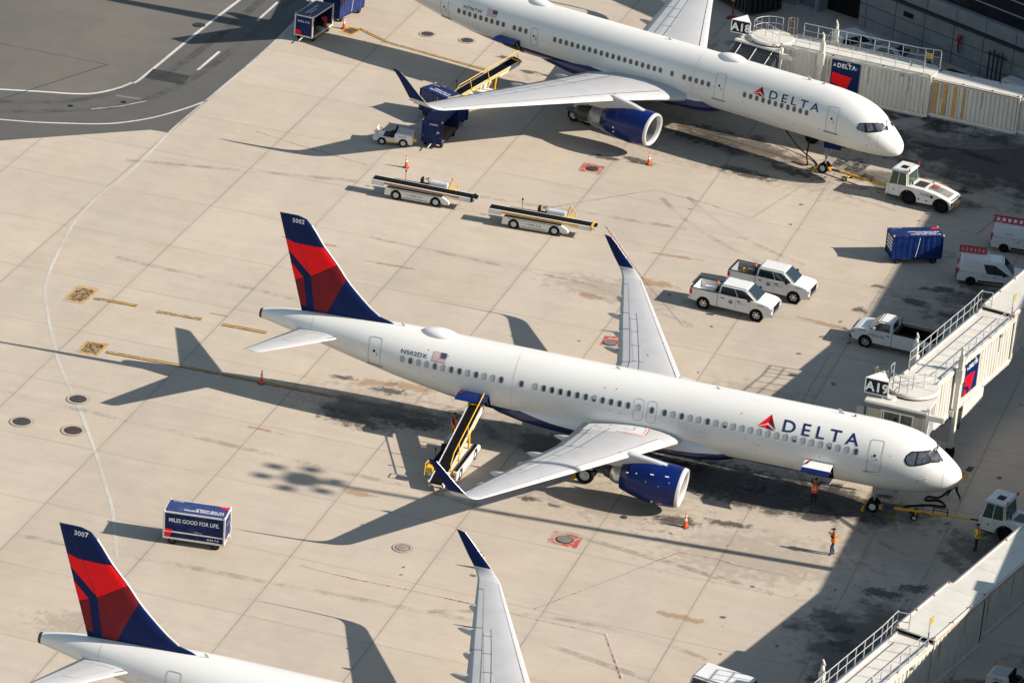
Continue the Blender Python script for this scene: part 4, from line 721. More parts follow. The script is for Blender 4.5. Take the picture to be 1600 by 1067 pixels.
A = dict(zt=A_ZT, zb=A_ZB, hw=A_HW, org=(0, 0), hdg=0, liv='livery_middle', livery=[(0, 0), (7, .5), (9, 2.15), (14, 2.2), (22, 2.3), (28, 2.5), (32, 2.55), (35, 2.3), (50, 2.0)], blivery=[(0, 2.35), (14, 2.4), (20, 2.2), (24, 2.3), (28, 2.6), (50, 2.6)],
    label='white airliner across the middle with 5002 on its navy and red fin', wz=4.52, wfm=WFRAME, panes=(GLASS, SHADE, SHADE), windows=[], doors=[(5.03, .84, 3.45, 5.32, True), (36.62, .84, 3.60, 5.38, True)], exits=[(19.65, .62, 3.72, 5.02), (18.81, .62, 3.72, 5.02)],
    cockmask=[[(3.3, 4.55), (3.22, 4.80), (2.98, 5.00), (2.6, 5.02), (2.15, 5.03), (1.66, 5.02), (1.62, 4.9), (1.12, 4.42), (1.35, 4.40), (1.78, 4.44), (2.2, 4.32), (2.6, 4.23), (2.9, 4.20), (3.12, 4.27), (3.25, 4.4)]],
    cockpit=[[(3.22, 4.55), (3.15, 4.78), (2.94, 4.93), (2.66, 4.94), (2.66, 4.30), (2.88, 4.27), (3.08, 4.33)], [(2.58, 4.94), (2.22, 4.96), (1.84, 4.56), (2.2, 4.42), (2.56, 4.32)], [(2.15, 4.96), (1.72, 4.95), (1.24, 4.50), (1.76, 4.56)]],
    seams=[.95, 27.6, 41.0], title=dict(s0=10.78, s1=6.12, z=4.83, h=.60, logo=12.3, wid=1.15, lh=.68), reg=('N502DX', 34.88, 33.18, 4.86, 32.85, 31.98, 4.80), radome=(32.95, 2.5, .62, .36),
    antennas=[(7.6, .42, .4), (21.5, .25, .3), (35.3, .3, .25), (15.2, .2, .3)],
    fin=[(5.45, 35.5, 41.98, .03), (5.80, 35.75, 42.06, .035), (6.0, 36.15, 42.12, .045), (6.2, 36.92, 42.17, .06), (6.75, 37.68, 42.33, .08), (7.15, 38.13, 42.44, .09), (8.2, 39.18, 42.74, .095), (9.1, 39.87, 42.99, .095), (10.1, 40.76, 43.28, .095), (11.35, 41.66, 43.64, .095), (11.68, 41.98, 43.73, .085), (11.84, 42.5, 43.78, .05)],
    finmat=NAVY, finart=[('red_band', RED, [[(43.28, 10.2), (42.69, 10.03), (40.8, 10.06), (39.9, 9.09), (41.48, 8.07), (43.1, 9.5)], [(42.9, 8.72), (41.98, 7.85), (42.55, 7.55)]]), ('dark_red_band', DRED, [[(41.48, 8.06), (39.9, 9.08), (39.22, 8.2), (40.34, 5.72), (41.16, 5.78)], [(42.52, 7.52), (41.96, 7.82), (41.68, 5.9), (42.1, 6.0)]])],
    fleet='5002', fleetpos=(42.5, 11.38),
    wing=[(1.0, 16.3, 22.95, 2.76, .15), (2.0, 16.87, 22.95, 2.83, .15), (6.5, 19.22, 23.3, 3.26, .125), (12, 22.09, 24.75, 3.78, .11), (17.0, 24.70, 26.05, 4.26, .10)], kink=6.5, wspan=(2., 16.9), walk=True,
    winglet=[(17.0, 24.70, 26.05, 4.26, .10, 0), (17.25, 24.86, 26.14, 4.30, .10, .2), (17.45, 25.05, 26.25, 4.38, .10, .55), (17.6, 25.28, 26.38, 4.52, .10, .9), (17.68, 25.5, 26.52, 4.72, .09, 1.15), (17.80, 26.1, 26.95, 5.3, .09, 1.4), (17.90, 26.85, 27.45, 6.1, .08, 1.45), (17.93, 27.25, 27.68, 6.5, .08, 1.45), (17.94, 27.55, 27.78, 6.58, .06, 1.45)],
    fairings=[(4.6, 2.3), (8.2, 2.4), (12.4, 2.1), (10.2, .9), (14.6, .8)],
    eng=dict(y=5.75, z0=1.78, z1=1.86, s0=15.5, s1=19.3, lean=.10, outer=[(15.72, 1.235), (16.2, 1.30), (17.0, 1.31), (17.9, 1.22), (18.7, 1.03), (19.3, .84), (19.25, .80)], lip=[(15.80, .99), (15.62, 1.02), (15.5, 1.10), (15.52, 1.17), (15.62, 1.215), (15.73, 1.237)], duct=[(15.80, .99), (16.2, 1.0), (16.8, 1.02)],
        nozzle=[(19.0, .58), (19.6, .60), (19.95, .50), (19.93, .46), (19.5, .4)], nozm=METAL, core=[(19.5, .4), (20.05, .40), (20.4, .30), (20.38, .25), (20.2, .2), (20.8, .12), (21.2, .02)], pylon=[(16.2, 3.03), (17.2, 3.20), (18.9, 3.42), (20.5, 3.25), (22.0, 3.0), (21.6, 2.72), (20.4, 2.42), (19.2, 2.42), (17.5, 2.8)], strake=(17.0, 2.45),
        marks=[(18.9, 2.45, .16, .05), (18.3, 2.55, .22, .05), (17.4, 2.72, .22, .05), (16.5, 2.75, .24, .05), (17.2, .95, .14, .16), (16.9, .90, .3, .05), (16.7, 1.0, .2, .05), (16.2, 2.5, .08, .03), (16.8, 2.2, .06, .03), (17.6, 2.3, .05, .04)], mr=lambda a: 1.31 if a < 17.5 else 1.31-(a-17.5)*.22, mz=lambda a: 1.78+(a-15.5)*.02),
    stab=[(.3, 38.55, 41.75, 4.62, .09), (.9, 38.95, 42.0, 4.68, .09), (6.05, 42.35, 43.45, 5.2, .08), (6.2, 42.65, 43.5, 5.22, .04)],
    belly=[(13.4, .5, 1.9, 2.6), (13.8, 1.1, 1.75, 2.95), (14.6, 1.62, 1.62, 3.15), (16, 1.98, 1.5, 3.25), (18, 2.1, 1.45, 3.3), (22, 2.12, 1.45, 3.3), (25, 2.02, 1.5, 3.15), (27, 1.7, 1.6, 2.9), (28.6, 1.1, 1.75, 2.5), (29.6, .4, 1.85, 2.2)],
    ngear=dict(s=5.07, r=.38, num=None), mgear=dict(s=21.98, y=3.80, r=.58, bogie=False), cargo=[(7.42, 9.12, 3.38, 1.95, .76, 2.0), (28.98, 30.85, 3.28, 2.0, .1, 2.1)])
pat = 'dllhlllhlllllllhldlldld'
A['panels'] = [(12.6, 3.0, .9, .7), (10.2, 2.6, .5, .4), (15.6, 3.6, .7, .4), (24.6, 3.7, .6, .4), (35.2, 3.4, .5, .5), (3.9, 3.2, .6, .5), (2.2, 3.5, .4, .3), (38.3, 4.4, .6, .3), (40.3, 4.6, .9, .4), (16.8, 4.0, .5, .3), (26.6, 3.2, .7, .4)]
A['dots'] = [(12.05, 3.72, BLACK), (12.35, 3.75, RED), (2.35, 3.35, BLACK), (13.4, 5.3, RED), (12.9, 3.95, RED), (21.2, 5.25, RED), (21.9, 5.2, RED), (21.4, 4.0, RED), (20.7, 3.95, RED), (33.2, 5.3, RED), (33.6, 3.9, RED), (32.6, 3.85, RED), (31.9, 5.2, RED), (8.3, 3.75, BLACK), (4.1, 4.65, GREYP)]
A['windows'] = [(6.19+i*(18.01-6.19)/22, c) for i, c in enumerate(pat)]+[(18.81, 'd'), (19.65, 'l')]+[(20.3+i*.533, c) for i, c in enumerate('ddddhddddddl')]+[(27.05, 'd')]+[(28.34+i*.533, c) for i, c in enumerate('dlldlddldlldl')]
mid = airliner(A)
# the third aircraft: the same type, its own numbers and closed holds
A3 = dict(A); A3.update(org=(4.14, -43.4), liv='livery_near', label='white airliner at the bottom edge with 3007 on its navy and red fin', fleet='3007', reg=None, radome=None, cargo=[], windows=[(28.34+i*.533, 'l') for i in range(13)], walk=True)
near = airliner(A3)
B = dict(zt=B_ZT, zb=B_ZB, hw=B_HW, org=(-14.5, 50.0), hdg=R(-14.95), liv='livery_far', livery=[(0, 0), (8, .5), (10.5, 2.7), (14, 2.9), (20, 3.0), (28, 3.35), (34, 3.45), (37, 3.3), (40, 3.0), (50, 2.4)], blivery=[(0, 3.2), (15, 3.25), (20, 3.3), (25, 3.5), (50, 3.6)],
    label='long white airliner at the top edge, fin out of view, beside gate A18', wz=4.88, wfm=mat('window_frame_tan', (.30, .29, .27), .5, var=.1), panes=(TWIN, TWIN, TWIN), windows=[], doors=[(4.98, .84, 3.90, 5.78, True), (14.25, .8, 3.92, 5.85, True), (30.15, .62, 3.92, 5.28, False), (38.4, .78, 3.85, 5.55, True)],
    cockmask=[[(3.06, 4.75), (2.93, 5.11), (2.55, 5.18), (2.1, 5.22), (1.56, 5.22), (1.10, 4.74), (1.58, 4.66), (2.3, 4.54), (2.94, 4.64)]],
    cockpit=[[(3.0, 4.76), (2.9, 5.05), (2.58, 5.11), (2.40, 4.60), (2.92, 4.69)], [(2.46, 5.12), (2.12, 5.15), (1.83, 4.76), (2.24, 4.62)], [(1.98, 5.17), (1.6, 5.17), (1.18, 4.78), (1.62, 4.72)]],
    seams=[1.45, 16.5, 36.2], title=dict(s0=10.2, s1=6.1, z=5.14, h=.55, logo=11.5, wid=1.0, lh=.62), reg=('N706TW', 36.6, 34.9, 5.22, 34.5, 33.6, 5.18), radome=(14.35, 2.4, .62, .34), radome2=30.9, antennas=[(7.9, .35, .35), (19.6, .3, .3), (33, .3, .3)],
    fin=[(6.2, 36.5, 44.2, .03), (6.5, 37.2, 44.3, .035), (6.8, 37.9, 44.45, .045), (7.1, 38.4, 44.6, .06), (7.5, 38.8, 44.7, .08), (8.5, 39.7, 45.1, .095), (9.5, 40.6, 45.5, .095), (10.5, 41.5, 45.85, .095), (11.8, 42.7, 46.4, .095), (12.9, 43.7, 46.8, .095), (13.3, 44.1, 46.95, .085), (13.5, 44.7, 47.0, .05)],
    finmat=NAVY, finart=[('red_band', RED, [[(46.3, 11.8), (42.7, 11.7), (41.3, 10.4), (43.6, 9.2), (46.0, 10.9)]]), ('dark_red_band', DRED, [[(43.5, 9.15), (41.2, 10.35), (40.2, 9.2), (41.6, 6.9), (43.2, 6.9)]])], fleet=None,
    wing=[(1.0, 16.2, 25.2, 3.16, .14), (2.0, 17.0, 25.2, 3.25, .135), (3.9, 18.35, 25.55, 3.42, .125), (6.5, 20.0, 25.95, 3.66, .115), (12.5, 23.1, 27.15, 4.2, .105), (19.4, 26.6, 28.55, 4.82, .10)], kink=6.5, wspan=(2., 19.3),
    winglet=[(19.4, 26.6, 28.55, 4.82, .10, 0), (19.75, 26.85, 28.65, 4.88, .10, .25), (20.0, 27.1, 28.8, 4.98, .10, .6), (20.2, 27.4, 28.95, 5.15, .10, .95), (20.32, 27.7, 29.1, 5.4, .09, 1.2), (20.45, 28.3, 29.4, 5.95, .08, 1.4), (20.55, 29.1, 29.9, 6.7, .08, 1.45), (20.6, 29.75, 30.35, 7.2, .08, 1.45), (20.62, 30.15, 30.5, 7.32, .06, 1.45)],
    fairings=[(4.4, 2.6), (9.2, 2.6), (13.4, 2.2)],
    eng=dict(y=6.5, z0=2.22, z1=2.02, s0=16.75, s1=20.85, lean=.10, outer=[(16.98, 1.26), (17.5, 1.33), (18.4, 1.34), (19.4, 1.20), (20.3, 1.0), (20.85, .88), (20.8, .84)], lip=[(17.1, .98), (16.9, 1.02), (16.76, 1.1), (16.78, 1.19), (16.88, 1.24), (16.99, 1.262)], duct=[(17.1, .98), (17.5, 1.0), (18.0, 1.02)],
        nozzle=[(20.5, .80), (21.0, .82), (21.6, .74), (22.0, .62), (21.98, .58), (21.6, .5)], nozm=mat('nozzle_silver', (.33, .34, .36), .4, metal=.5, var=.35, scale=3), core=[(21.6, .5), (22.3, .6), (23.0, .55), (23.3, .45), (23.28, .4), (23.0, .3), (23.8, .2), (24.3, .02)], pylon=[(17.6, 3.48), (18.6, 3.72), (20.2, 3.98), (22.5, 3.85), (24.6, 3.4), (24.0, 3.0), (22.6, 2.75), (20.9, 2.75), (19.0, 3.1)], strake=None,
        marks=[(19.55, 1.98, .16, .12), (19.55, 1.62, .16, .12)], mr=lambda a: 1.34-(max(a, 18.4)-18.4)*.14, mz=lambda a: 2.22-(a-16.75)*.05),
    stab=[(.3, 40.6, 45.0, 5.3, .09), (1.0, 41.1, 45.2, 5.36, .09), (7.4, 45.3, 47.2, 5.95, .08), (7.6, 45.7, 47.3, 5.97, .04)],
    belly=[(14.6, .5, 2.5, 3.1), (15.1, 1.2, 2.35, 3.5), (16.2, 1.75, 2.2, 3.8), (18, 2.0, 2.1, 3.9), (22, 2.02, 2.1, 3.9), (25, 1.95, 2.15, 3.8), (27.5, 1.6, 2.3, 3.5), (29.5, .9, 2.4, 3.1), (30.8, .3, 2.5, 2.8)],
    ngear=dict(s=5.99, r=.40, num='6806'), mgear=dict(s=24.3, y=3.66, r=.51, bogie=True), cargo=[(31.4, 33.2, 3.95, 2.75, .05, 2.1)])
B['panels'] = [(9.3, 3.9, .5, .35), (8.6, 3.9, .4, .3), (12.6, 3.6, 1.6, 1.0), (16.2, 4.0, .6, .5), (24.4, 4.2, .6, .5), (28.7, 4.2, .7, .5), (35.4, 4.1, .6, .5), (3.9, 4.0, .5, .4)]
B['dots'] = [(12.2, 4.3, BLACK), (9.9, 3.9, BLACK), (8.0, 3.75, BLACK), (5.9, 3.9, BLACK), (2.2, 3.6, BLACK), (3.9, 5.3, GREYP), (15.0, 4.6, BLACK)]
w7 = [7.01+i*(12.14-7.01)/10 for i in range(11)]+[15.16+i*.5125 for i in range(5)]+[18.24]+[19.23+i*(28.36-19.23)/18 for i in range(19)]+[30.9+.0+i*.515 for i in range(3)]+[32.9+i*.51 for i in range(9)]
B['windows'] = [(s, 'd') for s in w7]
far = airliner(B)
# ---------------------------------------------------------------- gates, walls, terminal
def corr(mb, x0, x1, y, z0, z1, side, pitch=.42, dep=.05, mi=0):
    """a trapezoid-ribbed wall along x, facing +-y"""
    xs = []; x = x0; k = 0
    while x < x1-1e-6:
        w_ = min(pitch, x1-x); xs += [(x, 0), (x+w_*.35, 0), (x+w_*.5, dep), (x+w_*.85, dep)]; x += pitch
    xs.append((x1, 0)); xs = [q for q in xs if q[0] <= x1]
    vs = [(a, y-side*d, z) for z in (z0, z1) for a, d in xs]; n = len(xs)
    mb.add(vs, [(i, i+1, n+i+1, n+i) for i in range(n-1)], mi)
def rail_line(mb, pts, h=1.1, post=1.0, r=.03, mid=True, mi=0):
    pts = [Vector(p) for p in pts]
    for a, b in zip(pts, pts[1:]):
        d = b-a; n = max(1, round(d.length/post)); up = Vector((0, 0, h))
        mb.cyl(a+up, b+up, r, n=6, mi=mi)
        if mid: mb.cyl(a+up*.52, b+up*.52, r*.8, n=6, mi=mi)
        for k in range(n+1): p = a+d*k/n; mb.cyl(p, p+up, r, n=6, mi=mi)
def gate_bridge(J):
    hd = J['hdg']; root = empty('jet_bridge', (J['x'], J['y'], 0), hd, J['label'], 'jet bridge', 'jet bridges')
    fl, rf = J['floor'], J['roof']; hw = J['hw']
    secs = J['secs']     # (x0, x1, half width, floor, roof, stripes)
    for i, (x0, x1, w_, f_, r_, st) in enumerate(secs):
        mb = MB(); 
        for sd in (-1, 1): corr(mb, x0, x1, sd*w_, f_, r_, sd, J['pitch'], .075)
        mb.box(x0, x1, -w_+.02, w_-.02, f_-.12, f_); 
        for x in (x0, x1):
            for sd in (-1, 1): mb.box(x-.06, x+.06, sd*w_-.06, sd*w_+.06, f_-.14, r_+.02)
        for sd in (-1, 1): mb.box(x0, x1, sd*w_-.05, sd*w_+.05, f_-.16, f_+.04); mb.box(x0, x1, sd*w_-.05, sd*w_+.05, r_-.12, r_-.02)
        mb.box(x1-.08, x1-.03, -w_+.03, w_-.03, f_, r_-.03, 1)
        tn = mb.build('tunnel_section', [JBW, BLACK], root)
        mb = MB(); mb.box(x0-.04, x1+.04, -w_-.06, w_+.06, r_, r_+.07)
        for k in range(int((x1-x0)/2.9)+1): mb.box(x0+k*2.9, x0+k*2.9+.03, -w_+.1, w_-.1, r_+.07, r_+.076)
        for sd in (-1, 1): mb.box(x0, x1, sd*(w_-.08)-.03, sd*(w_-.08)+.03, r_+.07, r_+.13)
        for x in (x0+.05, x0+(x1-x0)*.35, x0+(x1-x0)*.68, x1-.2):
            for sd in (-1, 1): mb.box(x, x+.13, sd*(w_-.1)-.06, sd*(w_-.1)+.06, r_+.07, r_+.15, 1)
        mb.build('roof', [JBR, mat('rust_brown', (.20, .07, .03), .8, var=.3)], tn, bevel=.015)
        mb = MB()
        for sd in (-1, 1): mb.box(x0+.3, x1-.3, sd*(w_-.35)-.08, sd*(w_-.35)+.08, f_-.34, f_-.14)
        mb.tube([(x0+.2, -w_-.05, f_-.22), (x1-.2, -w_-.05, f_-.22)], .04, 6); mb.build('under_beam', JBS, tn)
        x = x0+.8
        while x < x1-.4: mb = MB(); mb.box(x, x+.05, -w_-.012, -w_+.01, r_-1.4, r_-.12); mb.build('rust_streak', mat('rust_streak_paint', (.46, .36, .26), .7, var=.4, scale=2), tn); x += 3.1
        if st:
            mb = MB()
            for a, b in st: 
                for sd in (-1,): mb.box(x0+a, x0+b, -w_-.025, -w_+.0, f_+.05, r_-.15)
            mb.build('side_stripe', JBO, tn)
        if i: mb = MB(); mb.box(x0-.02, x1, -w_-.075, -w_-.05, r_-.03, r_+.03); mb.build('rusty_edge', mat('rust_edge', (.42, .17, .05), .8, var=.5, scale=2.5), tn)
    x0, x1, w_, f_, r_, _ = secs[0]
    # catwalk railings on the roof
    mb = MB(); zr = r_+.07
    rail_line(mb, [(x0+1.0, w_-.05, zr), (x1-1.9, w_-.05, zr)], 1.15, 1.05, .032); rail_line(mb, [(x1-1.9, w_-.05, zr), (x1-.1, w_-.05, zr+.15)], 1.15, .6, .032)
    rail_line(mb, [(x1-.1, w_-.05, zr+.12), (x1+.1, w_-.7, zr+.12)], 1.1, .7, .032)
    rail_line(mb, [(x0+1.2, -w_+.06, zr), (x1-.6, -w_+.06, zr)], 1.05, 1.15, .024)
    mb.box(x0+.9, x1-.2, w_-.22, w_-.16, zr, zr+.14); mb.box(x0+.9, x1-.2, -w_+.14, -w_+.20, zr, zr+.14)
    mb.build('roof_railing', RAIL, root)
    mb = MB(); mb.cyl((x1-.6, -w_+.1, zr), (x1-.6, -w_+.1, zr+1.8), .025, n=6); mb.box(x1-.6, x1-.15, -w_+.08, -w_+.12, zr+1.35, zr+1.75, 1); mb.build('roof_marker', [RAIL, mat('dull_yellow_plate', (.42, .33, .05), .6)], root)
    # rotunda of the cab
    mb = MB(); mb.cyl((0, 0, fl), (0, 0, rf-.06), 1.5, n=36, caps=False); mb.build('rotunda_drum', GREYP, root)
    mb = MB(); mb.cyl((0, 0, rf-.06), (0, 0, rf), 1.62, 1.62, 40, 1); mb.cyl((0, 0, rf), (0, 0, rf+.16), 1.66, 1.60, 40, 0)
    for k in (0, 1): a = .6+k*1.5; mb.box(-.02, .02, -1.5, 1.5, rf+.16, rf+.175) if k else None
    mb.build('rotunda_roof', [JBR, BLACK], root)
    mb = MB(); rr = 1.45; ap = [(rr*math.cos(a), rr*math.sin(a), rf+.16) for a in [R(80+22*k) for k in range(6)]]; rail_line(mb, ap, 1.05, .6, .028)
    rail_line(mb, [ap[-1], (-.5, -.2, rf+.16), (.9, -1.05, rf+.16)], 1.0, .9, .022)
    mb.build('rotunda_railing', RAIL, root)
    # cab: local frame turned to face the aircraft
    ca = J['cab_ang']-hd; cab = empty('cab', (J['cab'][0], J['cab'][1], 0), 0); cab.parent = root
    c, s = math.cos(-hd), math.sin(-hd); dx, dy = J['cab'][0]-J['x'], J['cab'][1]-J['y']
    cab.location = (dx*c-dy*s, dx*s+dy*c, 0); cab.rotation_euler = (0, 0, ca)
    W, D = J['cab_w'], 1.75; ct = J['cab_top']
    mb = MB(); mb.box(-W/2, W/2, -.1, D, fl-.35, fl-.2)     # local: x across, -y towards the aircraft
    mb.box(-W/2, -W/2+.08, 0, D, fl-.2, ct-.08); mb.box(W/2-.08, W/2, 0, D, fl-.2, ct-.08); mb.box(-W/2, W/2, D-.08, D, fl-.2, ct-.08)
    mb.build('cab_shell', [GREYP], cab)
    mb = MB(); mb.box(-W/2-.12, W/2+.12, -.35, D+.25, ct-.08, ct+.08); mb.box(-W/2+.4, -W/2+1.1, .5, 1.1, ct+.08, ct+.2); mb.build('cab_roof', JBR, cab, bevel=.03)
    for xa, xb in ((-W/2+.1, -W/2+.95), (W/2-.75, W/2-.1)): mb = MB(); mb.box(xa, xb, -.02, .04, fl-.2, ct-.5); mb.build('cab_front_panel', TAN, cab)
    mb = MB()
    for x in (-W/2+.97, -W/2+1.1, .28, W/2-.78, W/2-.1): mb.box(x-.035, x+.035, -.06, .02, fl-.2, ct-.45)
    mb.box(-W/2+.9, W/2-.7, -.05, .0, ct-.55, ct-.45); mb.build('cab_window_frame', CFR, cab)
    mb = MB(); mb.box(-W/2+.97, W/2-.78, .0, .03, fl-.2, ct-.5); mb.build('cab_window', GLASS, cab)
    # folding canopy
    mb = MB(); nf = 1 if not J['bellows'] else 8; dp = .22 if not J['bellows'] else .27
    drop = .05 if not J['bellows'] else .13
    for k in range(nf):
        y = -.1-k*dp*.9; z = ct-.1-k*drop; mb.hexa([(-W/2-.02, y-dp, z-.22), (W/2+.02, y-dp, z-.22), (W/2+.02, y, z-.12), (-W/2-.02, y, z-.12), (-W/2-.02, y-dp*.55, z-.02), (W/2+.02, y-dp*.55, z-.02), (W/2+.02, y-.02, z-.05), (-W/2-.02, y-.02, z-.05)])
        if k > (nf if not J['bellows'] else 0) or J['bellows']:
            mb.box(W/2-.05, W/2+.04, y-dp*.8, y-.02, fl+.1, z-.1); mb.box(-W/2-.04, -W/2+.05, y-dp*.8, y-.02, fl+.1, z-.1)
    mb.build('canopy_bellows', RUBR if J['bellows'] else mat('canopy_grey', (.14, .14, .135), .6, var=.2), cab)
    if J['bellows']:
        mb = MB()
        for x in (-W/2+.5, 0, W/2-.5): mb.cyl((x, -.2, ct-.02), (x, -nf*dp*.9, ct-nf*drop-.05), .03, n=6)
        mb.build('canopy_strap', CFR, cab)
    mb = MB(); mb.box(W/2+.02, W/2+.22, -.2, .0, fl-1.2, ct+.3); mb.box(W/2+.02, W/2+1.15, -.25, -.05, ct-.45, ct-.1); mb.build('cab_corner_post', JBW, cab, bevel=.02)
    mb = MB(); mb.box(-W/2-.65, -W/2-.15, .1, .8, ct-1.3, ct-.6); mb.build('cab_side_box', GREYP, cab, bevel=.04)
    # triangular gate sign
    if J['sign']:
        sx_, sy_, sz = J['sign_at']; sg = empty('gate_sign', (sx_, sy_, sz), -J['cab_ang']-R(4)); sg.parent = cab
        mb = MB(); t_ = [(-.74, 0), (.74, 0), (0, 1.5)]; mb.prism(t_, .95, 1.0, 'z'); mb.prism(t_, .0, .05, 'z')
        for x, y in t_: mb.box(x*.97-.035, x*.97+.035, y*.97-.01 if y else .0, y*.97+.05 if y else .06, 0, .96)
        mb.build('sign_case', mat('sign_white', (.74, .74, .72), .4, var=.05), sg)
        mb = MB(); mb.prism([(-.70, .03), (.70, .03), (0, 1.44)], .05, .95, 'z'); mb.build('sign_face', BLACK, sg)
        vs_, fs_ = text2d(J['sign'], .60, .045, 1.06, 1.0, 'CENTER'); mb = MB(); xm = (min(v[0] for v in vs_)+max(v[0] for v in vs_))/2
        mb.add([(x-xm, .018, .19+y) for x, y in vs_], fs_); mb.build('sign_text', LTR, sg, fix=False)
        mb = MB(); mb.cyl((0, .5, -.9), (0, .5, 0), .05); mb.build('sign_post', GREYP, sg)
        mb = MB(); mb.cyl((sx_+.9, sy_+.3, ct), (sx_+.9, sy_+.3, ct+.2), .32, n=20); mb.build('roof_vent', JBR, cab)
    # lift columns with wheel bogie
    cx = J['colx']; mb = MB()
    for sd in (-1, 1):
        y = sd*(hw+.32); mb.box(cx-.16, cx+.16, y-.14, y+.14, 1.0, rf+1.15); mb.box(cx-.24, cx+.24, y-.22, y+.22, rf-.6, rf+.35); mb.cyl((cx, y, rf+1.1), (cx, y, rf+1.55), .13, .09, 12); mb.cyl((cx, y, .5), (cx, y, 1.2), .12)
        mb.box(cx-.3, cx+.3, sd*(hw+.02), sd*(hw+.3), fl-.3, fl+.1); mb.cyl((cx+.05, y-sd*.05, rf+1.5), (cx-.1, y, rf+1.9), .09, .05)
    mb.box(cx-.18, cx+.18, -hw-.4, hw+.4, .85, 1.15)
    mb.build('lift_column', JBW, root, bevel=.02)
    for sd in (-1, 1):
        mb = MB(); mb.cyl((cx, sd*(hw+.1), .52), (cx, sd*(hw+.45), .52), .52, n=24); mb.build('wheel', TYRE, root)
    if J['box']:
        a, b, z0, z1 = J['box']; mb = MB(); mb.box(a, b, -hw-.15, -hw+.5, z0, z1); mb.box(a+.1, a+.18, -hw-.1, -hw+.4, z1, fl-.1); mb.box(b-.18, b-.1, -hw-.1, -hw+.4, z1, fl-.1); mb.build('service_cabinet', JBW, root, bevel=.03)
        mb = MB(); mb.box(a-.9, a-.05, -hw+.0, -hw+.6, z0+.2, z1); mb.tube([(a-.7, -hw, z0+.3), (a-.5, -hw-.2, z0-.5), (a-.1, -hw-.1, z0)], .05); mb.build('hydraulic_unit', DMETAL, root)
    for xx in (secs[0][1]*.5, secs[0][1]*.82):
        mb = MB(); mb.box(xx, xx+.25, -hw-.14, -hw-.02, rf-.25, rf-.1); mb.build('side_lamp', GREYP, root)
    mb = MB(); q = [(2.0+k*.5, -hw-.1, fl-.35-.22*abs(math.sin(k*1.1))) for k in range(14)]; mb.tube(q, .03, 6); mb.build('festoon_cable', BLACK, root)
    # poster
    if J['poster']:
        a, b, z0, z1 = J['poster']; yy = -hw-.03; mb = MB(); mb.box(a, b, yy-.03, yy, z0, z1); po = mb.build('poster_panel', NAVY, root)
        wd, ht = b-a, z1-z0; y1_ = yy-.034
        def pp(u, v, e=0): return (a+u*wd, y1_-e, z0+v*ht)
        mb = MB(); mb.quad(pp(.04, .30), pp(.04, .62), pp(.76, .55), pp(.46, .12), pp(.25, .28)); mb.quad(pp(.04, .0), pp(.04, .22), pp(.2, .14), pp(.24, .0)); mb.build('poster_red', RED, po, fix=False)
        mb = MB(); mb.quad(pp(.74, .54, .003), pp(.46, .13, .003), pp(.36, .0, .003), pp(.56, .0, .003)); mb.build('poster_dark_red', mat('poster_mid_red', (.40, .01, .03), .4), po, fix=False)
        vs_, fs_ = text2d('DELTA', ht*.085, .05, 1.15); x1_ = max(v[0] for v in vs_); k = wd*.66/x1_
        mb = MB(); mb.add([(a+wd*.20+x*k, y1_-.004, z0+ht*.79+y*1.5) for x, y in vs_], fs_)
        mb.quad(pp(.05, .79, .004), pp(.11, .90, .004), pp(.17, .79, .004), pp(.11, .82, .004)); mb.build('poster_lettering', LTR, po, fix=False)
        mb = MB(); mb.cyl((a+wd*.87, y1_, z0+ht*.835), (a+wd*.87, y1_-.004, z0+ht*.835), wd*.055, n=16); mb.build('poster_badge', mat('poster_badge_blue', (.10, .15, .32), .5), po)
    # ladder cage behind the cab
    if J['cage']:
        mb = MB(); 
        for k in range(7): a = R(60+k*40); mb.cyl((J['cage'][0]+.4*math.cos(a), J['cage'][1]+.4*math.sin(a), fl-.5), (J['cage'][0]+.4*math.cos(a), J['cage'][1]+.4*math.sin(a), rf+1.1), .025, n=6)
        for z in (rf+1.1, rf+.3, rf-.6): 
            q = [(J['cage'][0]+.4*math.cos(R(60+k*40)), J['cage'][1]+.4*math.sin(R(60+k*40)), z) for k in range(7)]; mb.tube(q, .022, 6)
        mb.build('ladder_cage', mat('rusty_rail', (.28, .22, .16), .6, var=.4, scale=5), root)
    return root
J19 = dict(x=-4.45, y=5.15, hdg=R(78.4), floor=3.45, roof=6.05, hw=1.22, pitch=.46, label='white jet bridge at gate A19 running to the right edge behind the middle airliner', secs=[(1.0, 13.4, 1.22, 3.35, 6.15, None), (13.4, 21, 1.12, 3.5, 6.38, None), (21, 34, 1.0, 3.6, 6.2, None)],
    cab=(-4.85, 2.75), cab_ang=R(-3), cab_w=3.7, cab_top=5.85, bellows=False, sign='A19', sign_at=(-1.45, .3, 6.1), colx=3.8, box=(5.6, 8.9, 2.2, 3.15), poster=(5.5, 7.6, 3.72, 5.92), cage=(-.9, 1.75))
J18 = dict(x=-26.65, y=58.65, hdg=R(-6.0), floor=4.1, roof=6.8, hw=1.22, pitch=.34, label='white jet bridge at gate A18 beyond the nose of the far airliner', secs=[(1.0, 12.7, 1.22, 4.0, 6.85, None), (12.7, 19.4, 1.06, 4.15, 6.72, [(.25, .55), (1.0, 1.3), (1.75, 2.05), (2.55, 2.72)]), (19.4, 42, .95, 4.25, 6.55, None)],
    cab=(-27.3, 57.4), cab_ang=R(-15), cab_w=3.6, cab_top=6.6, bellows=True, sign='A18', sign_at=(-1.75, .1, 7.0), colx=4.4, box=None, poster=(5.15, 7.35, 4.15, 6.75), cage=(.9, 1.9))
